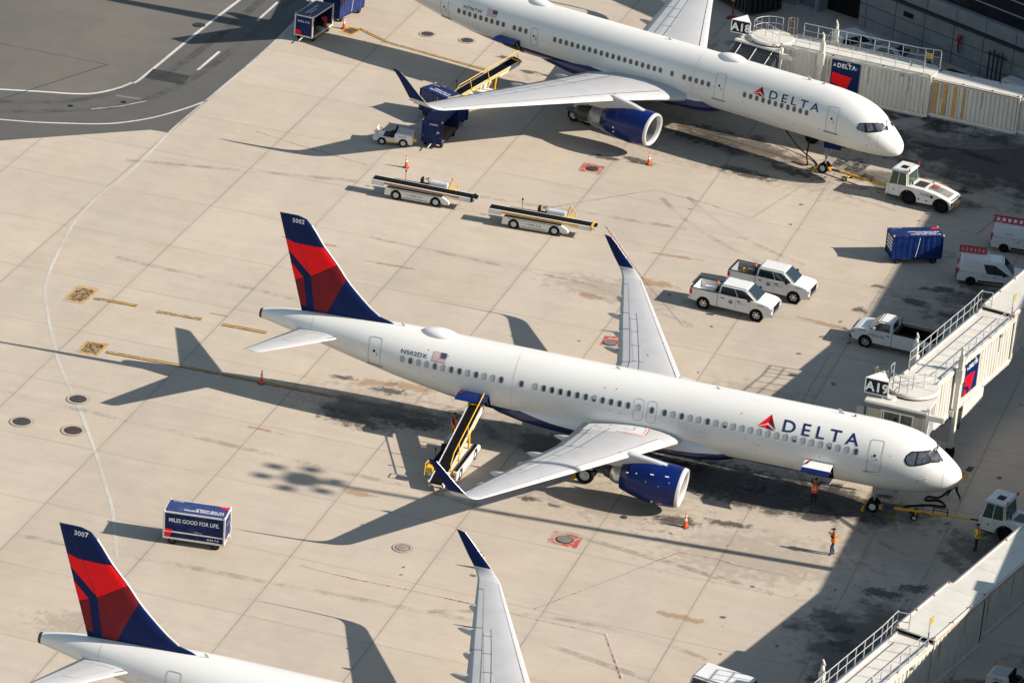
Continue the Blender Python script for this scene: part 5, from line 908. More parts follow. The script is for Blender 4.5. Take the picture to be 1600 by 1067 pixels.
J20 = dict(x=-1.15, y=-39.6, hdg=R(75.6), floor=3.45, roof=6.05, hw=1.12, pitch=.46, label='white jet bridge in the bottom right corner serving the bottom airliner', secs=[(1.0, 14.05, 1.12, 3.35, 6.15, None), (14.05, 20.5, 1.18, 3.5, 6.42, None), (20.5, 40, 1.02, 3.65, 6.25, None)],
    cab=(-1.0, -41.0), cab_ang=R(-3), cab_w=3.6, cab_top=5.85, bellows=False, sign=None, colx=6.0, box=None, poster=None, cage=None)
for j in (J19, J18, J20): gate_bridge(j)
# concrete wall of the building at the top right
wh = R(-29.84); bw = empty('terminal_service_building', (-25.02, 83.24, 0), wh, 'shaded concrete service building with panel joints in the top right corner', 'building')
mb = MB(); mb.box(0, 60, .0, 10, 0, 3.25); mb.box(0, 60, .12, 10, 3.5, 4.6)
mb.build('concrete_wall', CONC, bw)
mb = MB(); mb.box(-.0, 60, -.18, .3, 3.27, 3.48); mb.build('ledge', DARKM, bw)
mb = MB()
for z in (.9, 2.05): mb.box(0, 60, -.012, .0, z-.03, z+.03)
x = 0.7
while x < 60: mb.box(x-.03, x+.03, -.013, -.001, 0, 3.2); mb.box(x-.03, x+.03, .107, .119, 3.55, 4.55); x += 3.05
mb.build('panel_joints', mat('joint_dark', (.06, .065, .07), .8), bw)
mb = MB(); mb.box(0, 60, .6, 9.8, 4.62, 13); mb.build('dark_glazing', mat('dark_glazing_mat', (.012, .014, .018), .15, var=.3), bw)
mb = MB()
for z in (5.6, 6.7, 7.8, 8.9): mb.box(0, 60, .5, .6, z, z+.07)
mb.build('glazing_bar', GREYP, bw)
mb = MB(); mb.box(0, 60, 0.0, 10, 13, 13.5); mb.build('roof', GREYP, bw)
mb = MB(); mb.box(4.6, 5.6, -.05, 0, 2.35, 2.75); mb.build('wall_box', BLACK, bw)
# pipes by the wall
pr = empty('pipe_riser', (-13.0, 75.9, 0), wh, 'dark vertical pipes fixed to the concrete wall at the right edge', 'pipes')
for k in range(4):
    mb = MB(); mb.cyl((k*.42, -.15, 0), (k*.42, -.15, 2.6+.2*(k % 2)), .07, n=10); mb.build('pipe', DMETAL, pr)
mb = MB(); mb.box(-.2, 1.6, -.2, 0, 2.3, 2.4); mb.build('bracket', DMETAL, pr)
# the bay with the dark opening left of it
bb = empty('loading_bay', (-27.5, 84.6, 0), R(-22), 'shaded loading bay with dark open doorway left of the concrete wall', 'building')
mb = MB(); mb.box(-9, -3.3, 0, 8, 0, 7); mb.box(-1.35, -1.1, -.3, 8, 0, 7); mb.box(-9, 3, 0, 8, 4.2, 7.2); mb.build('bay_wall', CONC, bb)
mb = MB(); mb.box(-3.3, -1.35, .25, .35, 0, 4.2); mb.build('bay_door', mat('bay_door_blue', (.16, .20, .24), .5, var=.1), bb)
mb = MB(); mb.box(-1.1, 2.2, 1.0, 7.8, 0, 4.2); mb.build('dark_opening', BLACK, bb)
mb = MB(); mb.box(-3.4, -3.25, -.05, 0, 0, 4.2); mb.box(-1.45, -1.3, -.35, -.3, 0, 4.2); mb.build('door_jamb', GREYP, bb)
mb = MB(); mb.box(-9, -3.4, -.5, .0, 0, .12); mb.build('kerb', CONC, bb)
# dark container beside the far wing
cn = empty('dark_skip_container', (-35.1, 82.4, 0), R(-38), 'black ribbed container in the shade beside cone and gate A18 sign', 'container')
mb = MB(); mb.box(-3.6, 2.2, -.2, 3.2, .15, 2.7)
mb.build('container_body', DARKM, cn, bevel=.03)
mb = MB()
for k in range(12): mb.box(-3.4+k*.48, -3.3+k*.48, -.27, -.2, .3, 2.55)
for k in range(6): mb.box(2.2, 2.27, .1+k*.52, .2+k*.52, .3, 2.55)
mb.build('rib', BLACK, cn)
mb = MB(); mb.box(-3.7, 2.3, -.3, 3.3, 2.7, 2.82); mb.build('lid', DARKM, cn, bevel=.03)
st = empty('red_hose_stand', (-34.55, 79.9, 0), 0, 'red metal stand with crossbar in front of the black container', 'stand')
mb = MB(); mb.cyl((0, 0, 0), (0, 0, 2.2), .06).box(-.45, .45, -.05, .05, 2.0, 2.15).box(-.4, .4, -.35, .35, 0, .08).cyl((0, 0, .1), (-.3, -.25, 0), .04).cyl((0, 0, .5), (.35, .2, .05), .03); mb.build('stand_frame', mat('dull_red', (.25, .035, .03), .6), st)
mb = MB(); mb.lathe([(-.16, .01), (-.12, .12), (0, .17), (.12, .12), (.16, .01)], (0, -.1, 1.55), (0, 0, 1), 16); mb.build('bell', mat('brass', (.35, .24, .06), .4, metal=.6), st)
# valve on the wall, red
ex = empty('wall_hose_valve', (-25.02+10.6*math.cos(wh), 83.24+10.6*math.sin(wh), 0), wh, 'red hose and valve hanging on the shaded concrete wall', 'fire hose')
mb = MB(); mb.lathe([(-.25, .02), (-.2, .17), (.2, .2), (.28, .06)], (0, -.22, 2.45), (0, 0, 1), 14); mb.build('valve_head', mat('hose_red', (.42, .03, .04), .6), ex)
mb = MB(); mb.tube([(.02, -.2, 2.3), (-.04, -.16, 1.8), (.0, -.15, 1.25)], .07); mb.build('standpipe', DMETAL, ex)
mb = MB(); mb.tube([(.16, -.2, 2.2), (.24, -.2, 1.7), (.22, -.2, 1.15)], .05); mb.build('hose', MATS['hose_red'], ex)
# terminal pier just outside the frame, whose shadow lies over the right of the apron
tp = empty('terminal_pier', (15.5, 0, 0), 0, 'long pale terminal pier just beyond the right edge, shading the gates', 'building')
FAC = mat('facade_panel', (.34, .33, .31), .7, var=.12)
mb = MB(); mb.box(0, 30, -17.3, 20.3, 0, 12.41); mb.box(0, 30, 20.3, 56, 0, 15.9); mb.box(0, 30, -120, -17.3, 0, 12.95); mb.build('pier_wall', FAC, tp)
for z in (4.2, 8.4):
    for y in range(-58, 54, 4):
        mb = MB(); mb.box(-.03, .02, y+.3, y+3.6, z, z+2.2); f = mb.build('window', GLASS, tp)
tb = MB(); hb = [(24.6, 64.4), (49.6, 58.7), (49.6, 170), (24.6, 170)]; tb.prism(hb, 0, 36, 'z'); o = tb.build('hotel_wall', FAC); tw = empty('terminal_tower', (24.6, 64.4, 0), 0, 'tall pale terminal block beyond the top right corner, casting the upper shadow', 'building')
o.parent = tw; o.matrix_parent_inverse = Matrix.Translation((-24.6, -64.4, 0)); o.name = 'tower_wall'
# floodlight mast outside the frame
ms = empty('floodlight_mast', (13.3, -6.95, 0), 0, 'tall grey floodlight mast beyond the right edge, its shadow crossing the apron', 'light mast')
mb = MB(); mb.cyl((0, 0, 0), (0, 0, 30), .32, .16, 16); mb.build('mast_pole', GREYP, ms)
mb = MB(); mb.cyl((0, 0, 29.5), (0, 0, 30.0), .75, .85, 20); mb.build('lamp_ring', GREYP, ms)
for k in range(6):
    a = 2*PI*k/6+.4; mb = MB(); cx_, cy_ = 2.3*math.cos(a), 1.5*math.sin(a); mb.box(cx_-.36, cx_+.36, cy_-.32, cy_+.32, 29.75, 30.05); mb.cyl((cx_*.4, cy_*.4, 29.8), (cx_, cy_, 29.9), .05); mb.build('floodlight', GREYP, ms)
# ---------------------------------------------------------------- vehicles (local x = forward, y = left, origin on the ground between the axles)
WM = {}
def vwheel(par, x, y, r, w_, out, rimm=None, name='wheel'):
    key = (r, w_, out, rimm.name if rimm else '')
    if key not in WM:
        mb = MB(); mb.lathe([(-w_/2, r*.62), (-w_/2, r*.88), (-w_*.34, r*.98), (0, r), (w_*.34, r*.98), (w_/2, r*.88), (w_/2, r*.62), (w_*.3, r*.6), (-w_*.3, r*.6), (-w_/2, r*.62)], (0, 0, 0), (0, 1, 0), 24)
        t = mb.build(name, TYRE); mb = MB(); mb.lathe([(w_*.42, r*.64), (w_*.3, r*.56), (w_*.22, r*.3), (w_*.34, r*.2), (w_*.34, .001)], (0, 0, 0), (0, out, 0), 20)
        for k in range(6):
            a = 2*PI*k/6; c, s = math.cos(a), math.sin(a); mb.hexa([(r*.15*c-r*.06*s, out*w_*.26, r*.15*s+r*.06*c), (r*.15*c+r*.06*s, out*w_*.26, r*.15*s-r*.06*c), (r*.58*c+r*.09*s, out*w_*.26, r*.58*s-r*.09*c), (r*.58*c-r*.09*s, out*w_*.26, r*.58*s+r*.09*c),
                (r*.15*c-r*.06*s, out*w_*.36, r*.15*s+r*.06*c), (r*.15*c+r*.06*s, out*w_*.36, r*.15*s-r*.06*c), (r*.58*c+r*.09*s, out*w_*.4, r*.58*s-r*.09*c), (r*.58*c-r*.09*s, out*w_*.4, r*.58*s+r*.09*c)])
        q = mb.build('rim', rimm or RIM); WM[key] = (t.data, q.data); bpy.data.objects.remove(t); bpy.data.objects.remove(q)
    tm_, rm_ = WM[key]; o = bpy.data.objects.new(name, tm_); COL.objects.link(o); o.parent = par; o.location = (x, y, r)
    q = bpy.data.objects.new('rim', rm_); COL.objects.link(q); q.parent = o
    return o
def archpts(cx, cz, r, n=8, fwd=True):
    pts = [(cx+r*math.cos(PI*(1-k/n)), cz+r*math.sin(PI*(1-k/n))) for k in range(n+1)]; return pts if fwd else pts[::-1]
def glasshouse(par, base, top, m, glassm, spec):
    """base/top = (x0, x1, half width, z); spec: dict face -> list of (u0, u1) window spans"""
    (bx0, bx1, bw, bz), (tx0, tx1, tw, tz) = base, top; mb = MB()
    P = [(bx0, -bw, bz), (bx1, -bw, bz), (bx1, bw, bz), (bx0, bw, bz), (tx0, -tw, tz), (tx1, -tw, tz), (tx1, tw, tz), (tx0, tw, tz)]
    mb.hexa(P); g = mb.build('cabin', m, par, bevel=.10)
    faces = {'R': (P[0], P[1], P[5], P[4]), 'L': (P[2], P[3], P[7], P[6]), 'F': (P[1], P[2], P[6], P[5]), 'B': (P[3], P[0], P[4], P[7])}
    for k, spans in spec.items():
        a, b, c, d = [Vector(p) for p in faces[k]]; n = (b-a).cross(d-a).normalized()*.013
        nm = {'F': 'windscreen', 'B': 'rear_window'}.get(k, 'side_window')
        for (u0, u1, v0, v1, *sl_) in spans:
            s0, s1 = (sl_+[0, 0])[:2] if sl_ else (0, 0)
            def q(u, v): return (a*(1-u)+b*u)*(1-v)+(d*(1-u)+c*u)*v+n
            mb = MB(); mb.quad(q(u0, v0), q(u1, v0), q(u1+s1, v1), q(u0+s0, v1)); mb.build(nm, glassm, par, fix=False)
    return g
def vtext(par, txt, h, loc, face, m=LTN, name='lettering', bold=.03, sp=1.1, w_=None, flip=False):
    """flat text on a vertical face: face in R L F B or top T; loc = centre"""
    vs, fs = text2d(txt, h, bold, sp, 1, 'CENTER'); x0 = min(v[0] for v in vs); x1 = max(v[0] for v in vs); k = (w_/(x1-x0)) if w_ else 1; xm = (x0+x1)/2
    out = []
    for x, y in vs:
        x = (x-xm)*k; y = y-h/2
        if flip: x, y = -x, -y
        lx, ly, lz = loc
        out.append({'R': (lx+x, ly, lz+y), 'L': (lx-x, ly, lz+y), 'F': (lx, ly+x, lz+y), 'B': (lx, ly-x, lz+y), 'T': (lx+x, ly+y, lz)}[face])
    mb = MB(); mb.add(out, fs); return mb.build(name, m, par, fix=False)
def triangle(par, face, x, y, z, s, m=RED):
    mb = MB(); f = {'R': 1, 'L': -1}.get(face, 1)
    mb.add([(x-f*s*.5, y, z), (x, y, z+s*.8), (x+f*s*.5, y, z), (x, y, z+s*.25)], [(0, 3, 1), (3, 2, 1)]); return mb.build('small_emblem', m, par, fix=False)
def pickup(label, crew=True, bedcol=None, facing=None):
    r = empty('pickup_truck', (0, 0, 0), 0, label, 'pickup truck', 'white pickup trucks on the apron'); hw = .98
    fa, ra = 1.87, -1.87; cb = -.92 if crew else .12; ar = .47
    prof = [(cb, .42)]+[(fa-ar-.02, .42)]+archpts(fa, .42, ar)+[(2.62, .42), (2.80, .5), (2.90, .72), (2.90, .92), (2.84, 1.08), (2.70, 1.19), (2.45, 1.26), (2.1, 1.31), (1.7, 1.34), (cb, 1.34)]
    mb = MB(); mb.prism(prof, -hw, hw, 'y'); mb.build('body', CARW, r, bevel=.085)
    bp = [(-2.84, .62), (-2.78, .50)]+[(ra-ar-.02, .50)]+archpts(ra, .42, ar)+[(cb-.02, .42), (cb-.02, 1.36), (-2.86, 1.36)]
    mb = MB(); mb.prism(bp, -hw, -hw+.09, 'y'); mb.prism(bp, hw-.09, hw, 'y'); mb.box(-2.86, -2.78, -hw+.09, hw-.09, .62, 1.34); mb.build('bed_side', CARW, r, bevel=.02)
    mb = MB(); mb.box(-2.78, cb-.02, -hw+.09, hw-.09, .74, .80); mb.box(-2.78, cb-.03, -hw+.09, -hw+.14, .8, 1.3); mb.box(-2.78, cb-.03, hw-.14, hw-.09, .8, 1.3); mb.box(cb-.09, cb-.03, -hw+.14, hw-.14, .8, 1.32); mb.box(-2.77, -2.72, -hw+.14, hw-.14, .8, 1.3)
    for s in (-1, 1): mb.box(ra-.45, ra+.45, s*.68-.14, s*.68+.14, .8, 1.02)
    mb.build('bed_lining', bedcol or GREYP, r)
    mb = MB(); 
    for s in (-1, 1): mb.box(-2.86, cb-.02, s*(hw-.045)-.05, s*(hw-.045)+.05, 1.355, 1.385)
    mb.box(-2.88, -2.76, -hw, hw, 1.335, 1.38); mb.build('bed_rail_cap', BLACK, r)
    spec = {'F': [(.07, .93, .10, .93)], 'B': [(.15, .85, .2, .85)]}
    spec['R'] = [(.05, .49, .10, .86, .02, 0), (.515, .93, .10, .86, 0, -.14)] if crew else [(.10, .90, .10, .86, .02, -.14)]
    spec['L'] = [(.07, .485, .10, .86, .14, 0), (.51, .95, .10, .86, 0, -.02)] if crew else [(.10, .90, .10, .86, .14, -.02)]
    glasshouse(r, (cb, 1.90, .93, 1.31), (cb+.10, 1.02 if crew else 1.12, .77, 1.98), CARW, GLASS, spec)
    mb = MB(); mb.box(2.86, 2.93, -.62, .62, .72, 1.06)
    for z in (.78, .88, .98): mb.box(2.93, 2.95, -.6, .6, z-.02, z+.02)
    mb.build('grille', BLACK, r)
    mb = MB(); mb.box(2.80, 3.0, -.96, .96, .46, .68); mb.build('front_bumper', METAL if crew else BLACK, r, bevel=.04); mb = MB(); mb.box(-3.0, -2.84, -.92, .92, .5, .68); mb.build('rear_bumper', METAL, r, bevel=.03)
    for s in (-1, 1):
        mb = MB(); mb.box(2.60, 2.93, s*.79-.17, s*.79+.20, .84, 1.08); mb.build('headlight', HEADL, r, bevel=.03)
        mb = MB(); mb.box(-2.90, -2.70, s*.9-.085, s*.9+.095, .90, 1.28); mb.build('tail_light', REDL, r, bevel=.015)
        mb = MB(); mb.box(1.22, 1.42, s*1.0-.02 if s > 0 else s*1.0-.24, s*1.0+.24 if s > 0 else s*1.0+.02, 1.34, 1.58); mb.build('wing_mirror', BLACK if crew else CARW, r, bevel=.03)
        mb = MB()
        for x in ((cb+.35, .58) if crew else (cb+.25,)): mb.box(x-.11, x+.11, s*(hw+.01)-.015, s*(hw+.01)+.015, 1.10, 1.15)
        mb.build('door_handle', BLACK, r)
        for x in ((cb+.03, .38, 1.38) if crew else (cb+.03, 1.40)): mb = MB(); mb.box(x-.008, x+.008, s*hw-.004, s*hw+.004, .5, 1.3); mb.build('door_seam', SEAM, r)
        mb = MB(); 
        for ax in (fa, ra): mb.lathe([(0, ar), (.03, ar+.0), (.03, ar-.05), (0, ar-.05)], (ax, s*(hw-.02), .42), (0, s, 0), 24); mb.cyl((ax, s*.60, .42), (ax, s*.94, .42), ar-.02, n=20); mb.build('wheel_arch', BLACK, r); mb = MB()
        for ax in (fa, ra): vwheel(r, ax, s*.86, .42, .27, s, METAL)
    mb = MB(); mb.cyl((-.0+cb-.18, -.55, 1.36), (cb-.18, -.55, 1.9), .03, n=8); mb.box(cb-.3, cb-.08, -.75, .75, 1.36, 1.44); mb.build('headache_rack', BLACK, r)
    mb = MB(); mb.cyl((cb-.18, -.55, 1.88), (cb-.18, -.55, 2.06), .08, .06, 12); mb.build('beacon', ORL, r)
    for s, f in ((-1, 'R'), (1, 'L')):
        y = s*(hw+.008)
        if crew:
            vtext(r, 'DELTA', .085, (.78, y, 1.0), f, LTN, sp=1.5); triangle(r, f, .78-.0-s*-.40, y, .96, .1)
            mb = MB(); mb.lathe([(0, .14), (.004, .14), (.004, .10), (0, .10)], (.02, y, .98), (0, s, 0), 20); mb.box(-.06, .10, y-.003, y+.003, .92, 1.0); mb.build('door_badge', LTN, r)
            vtext(r, 'PAI2778', .075, (2.12, y, 1.16), f, LTN, name='unit_number')
        else:
            vtext(r, 'DELTA', .15, (1.05, y, .98), f, LTN, sp=1.3, w_=.85); triangle(r, f, 1.05+s*.58, y, .92, .2, LTN); vtext(r, 'BOS1020', .075, (2.15, y, 1.16), f, LTN, name='unit_number')
    return r
place(pickup('white crew-cab pickup in the sun, the nearer of the pair', True, CARW), -20.14, 24.75, R(-5))
place(pickup('white crew-cab pickup with a yellow bucket in its bed, the farther of the pair'), -18.57, 28.75, R(-5))
place(pickup('white single-cab pickup with DELTA on its door beside the gate A19 bridge', False, BLACK), -8.85, 23.75, R(175.5))
bk = MB(); bk.lathe([(0, .15), (.38, .19), (.38, .17), (.03, .13), (.03, .001)], (0, 0, 0), (0, 0, 1), 20); bo = empty('bucket', (-20.55, 29.15, .8), R(20), 'yellow bucket standing in the bed of the farther pickup', 'bucket')
bk.build('bucket_body', YEL, bo); bk = MB(); bk.tube([(-.17, 0, .36), (-.12, 0, .5), (0, 0, .56), (.12, 0, .5), (.17, 0, .36)], .012, 6); bk.build('handle', BLACK, bo)
def tote(x, y, z, rz, label, m):
    e = empty('tool_bag', (x, y, z), rz, label, 'bag'); mb = MB(); mb.box(-.28, .28, -.16, .16, 0, .26); mb.build('bag_body', m, e, bevel=.07); mb = MB(); mb.tube([(-.15, 0, .25), (-.1, 0, .36), (.1, 0, .36), (.15, 0, .25)], .018, 6); mb.build('handle', BLACK, e)
tote(-19.75, 28.75, .8, .3, 'grey bag lying beside the yellow bucket in the farther pickup bed', GREYP); tote(-21.25, 24.6, .8, -.2, 'dark bag lying in the bed of the nearer crew-cab pickup', BLACK)
def car(kind, label, paintm, L=4.6, hw=.88, roof=1.45, name='parked_car', cat='car', wb=2.7, side=None, group=None):
    r = empty(name, (0, 0, 0), 0, label, cat, group); f = wb/2; ar = .37; x1 = L/2; x0 = -L/2
    bl = {'sedan': .92, 'suv': 1.05, 'van': .93, 'bigvan': 1.05}[kind]; hz = {'sedan': .86, 'suv': 1.05, 'van': 1.0, 'bigvan': 1.1}[kind]
    prof = [(x0+.06, .32), (-f-ar, .28)]+archpts(-f, .30, ar)+[(f-ar, .25)]+archpts(f, .30, ar)+[(x1-.12, .28), (x1, .45), (x1-.04, .68), (x1-.22, hz-.1), (x1-.9, hz), (x1-1.25, bl), (x0+.1, bl), (x0, .75)]
    mb = MB(); mb.prism(prof, -hw, hw, 'y'); mb.build('body', paintm, r, bevel=.06)
    if kind == 'sedan': b, t, sp = (x0+.45, x1-1.15, hw-.05, bl-.02), (x0+1.25, x1-2.05, hw-.24, roof), [(.2, .5, .12, .85, .06, 0), (.53, .82, .12, .85, 0, -.1)]
    elif kind == 'suv': b, t, sp = (x0+.08, x1-1.15, hw-.04, bl-.02), (x0+.35, x1-2.0, hw-.16, roof), [(.06, .28, .15, .85), (.31, .57, .12, .85), (.60, .88, .12, .85, 0, -.14)]
    elif kind == 'van': b, t, sp = (x0+.03, x1-.80, hw-.02, bl-.02), (x0+.18, x1-1.65, hw-.16, roof), [(.52, .93, .08, .76, 0, -.17)]
    else: b, t, sp = (x0+.03, x1-.7, hw-.02, bl-.02), (x0+.15, x1-1.5, hw-.16, roof), [(.68, .94, .12, .70, 0, -.12)]
    if side is not None: sp = side
    mir = [(1-u1-(sl_[1] if len(sl_) > 1 else 0)*0, 1-u0, v0, v1, *( [-sl_[1], -sl_[0]] if len(sl_) > 1 else [])) for (u0, u1, v0, v1, *sl_) in sp]
    glasshouse(r, b, t, paintm, GLASS, {'F': [(.07, .93, .1, .92)], 'B': [(.1, .9, .35 if 'van' in kind else .15, .88)], 'R': sp, 'L': mir})
    for s in (-1, 1):
        mb = MB(); mb.box(x1-.3, x1-.01, s*(hw-.22)-.17, s*(hw-.22)+.17, hz-.34, hz-.16); mb.build('headlight', HEADL, r, bevel=.04)
        mb = MB(); mb.box(x0-.01, x0+.12, s*(hw-.1)-.1, s*(hw-.1)+.105, bl-.3, bl+(.25 if 'van' in kind else -.05)); mb.build('tail_light', REDL, r, bevel=.02)
        mb = MB(); mb.box(x1-1.6, x1-1.45, s*(hw+.1)-.1, s*(hw+.1)+.1, bl, bl+.17); mb.build('wing_mirror', BLACK, r, bevel=.03)
        mb = MB(); mb.box(-f+ar+.1, f-ar-.1, s*(hw+.005)-.02, s*(hw+.005)+.02, .34, .46); mb.build('side_sill', BLACK, r)
        mb = MB(); mb.box(.1, .3, s*(hw+.01)-.012, s*(hw+.01)+.012, bl-.16, bl-.12); mb.box(-.6, -.4, s*(hw+.01)-.012, s*(hw+.01)+.012, bl-.16, bl-.12); mb.build('door_handle', BLACK, r)
        mb = MB(); [mb.box(x-.007, x+.007, s*hw-.004, s*hw+.004, .45, bl-.02) for x in (-.75, .4, 1.25)]; mb.build('door_seam', SEAM, r)
        
        for ax in (-f, f): mb = MB(); mb.cyl((ax, s*(hw-.34), .34), (ax, s*(hw-.02), .34), ar-.03, n=20); mb.build('wheel_arch', BLACK, r)
        for ax in (-f, f): vwheel(r, ax, s*(hw-.12), .325, .22, s, METAL)
    mb = MB(); mb.box(x1-.03, x1+.03, -.5, .5, .42, .6); mb.box(x0-.04, x0+.02, -hw+.08, hw-.08, .34, .56); mb.build('bumper', BLACK, r, bevel=.02)
    return r
v1 = car('van', 'small white cargo van carrying a red ladder, in the shade by the gate A19 bridge', CARW, 4.75, .9, 1.84, 'cargo_van', 'van', 2.72, group='white vans in the shade'); place(v1, -5.2, 37.3, R(10))
v2 = car('bigvan', 'white cargo van with red ladder leaving the frame at the right edge', CARW, 4.9, .9, 1.95, 'cargo_van', 'van', 2.9, group='white vans in the shade'); place(v2, -4.0, 43.95, R(4))
vtext(v2, 'Premier', .10, (-1.2, -.91, 1.42), 'R', LTN, bold=.01); vtext(v1, 'Delta', .07, (-.5, -.88, 1.32), 'R', LTN)
v3 = car('suv', 'white passenger van cut by the bottom edge, its roof lit by the sun', CARW, 5.3, 1.08, 2.1, 'passenger_van', 'van', 3.1, [(.04, .44, .2, .86), (.46, .68, .2, .86), (.71, .92, .2, .86, 0, -.08)]); place(v3, -6.65, -27.3, R(-11.5))
def ladder(x, y, z, rz, label, k_=1.):
    e = empty('ladder', (x, y, z), rz, label, 'ladder', 'red ladders on the vans'); e.rotation_euler = (R(28), 0, rz); m = mat('ladder_red', (.42, .03, .025), .5, var=.15)
    for s in (-1, 1): mb = MB(); mb.box(-1.35*k_, 1.35*k_, s*.25-.035, s*.25+.035, -.05, .05); mb.build('side_rail', m, e)
    for k in range(7): mb = MB(); xk = (-1.2+k*.4)*k_; mb.box(xk-.09, xk+.09, -.22, .22, -.03, .03); mb.build('rung', m, e)
    return e
def rack(par, zr, xs, hw_):
    for x in xs: mb = MB(); mb.tube([(x, -hw_, zr-.02), (x, -hw_+.03, zr+.2), (x, hw_-.03, zr+.2), (x, hw_, zr-.02)], .03, 6); mb.build('roof_rack', CFR, par)
rack(v1, 1.84, (-1.9, -.3), .7); rack(v2, 1.95, (-1.9, .3), .7)
ladder(-6.65, 37.35, 2.16, R(10), 'red ladder on the roof rack of the small van under the shade edge', .7); ladder(-5.1, 43.55, 2.24, R(4), 'red ladder on the roof rack of the van at the right edge')
sv = car('suv', 'white sport utility vehicle parked nearest the dark doorway behind the gate A18 bridge', CARW, 4.9, .95, 1.8, 'parked_car', 'car', 2.9, group='cars parked along the concrete wall'); place(sv, -23.9, 77.2, R(52))
s1_ = car('sedan', 'silver sedan parked behind the gate A18 bridge, next to the white sport utility vehicle', CARG, group='cars parked along the concrete wall'); place(s1_, -20.6, 76.3, R(-12))
s2_ = car('sedan', 'silver sedan parked at the railing end of the gate A18 bridge', CARG, group='cars parked along the concrete wall'); place(s2_, -17.9, 73.9, R(-14))
s3_ = car('sedan', 'black car parked in the shade against the concrete wall', CARB, group='cars parked along the concrete wall'); place(s3_, -14.9, 72.6, R(-24))
wc = empty('ground_power_unit', (-10.4, 73.9, 0), R(-28), 'pale wheeled service unit standing by the pipes at the right edge', 'service cart')
mb = MB(); mb.box(-1.1, 1.1, -.6, .6, .35, 1.25); mb.build('unit_body', CARW, wc, bevel=.06); mb = MB(); mb.box(-.8, .1, -.62, -.6, .6, 1.0); mb.box(.3, .9, -.62, -.6, .7, 1.1); mb.build('vent_panel', BLACK, wc); mb = MB(); mb.cyl((1.1, 0, .4), (1.9, 0, .2), .04); mb.build('drawbar', YEL, wc)
for ax in (-.7, .7):
    for s in (-1, 1): vwheel(wc, ax, s*.55, .22, .16, s)
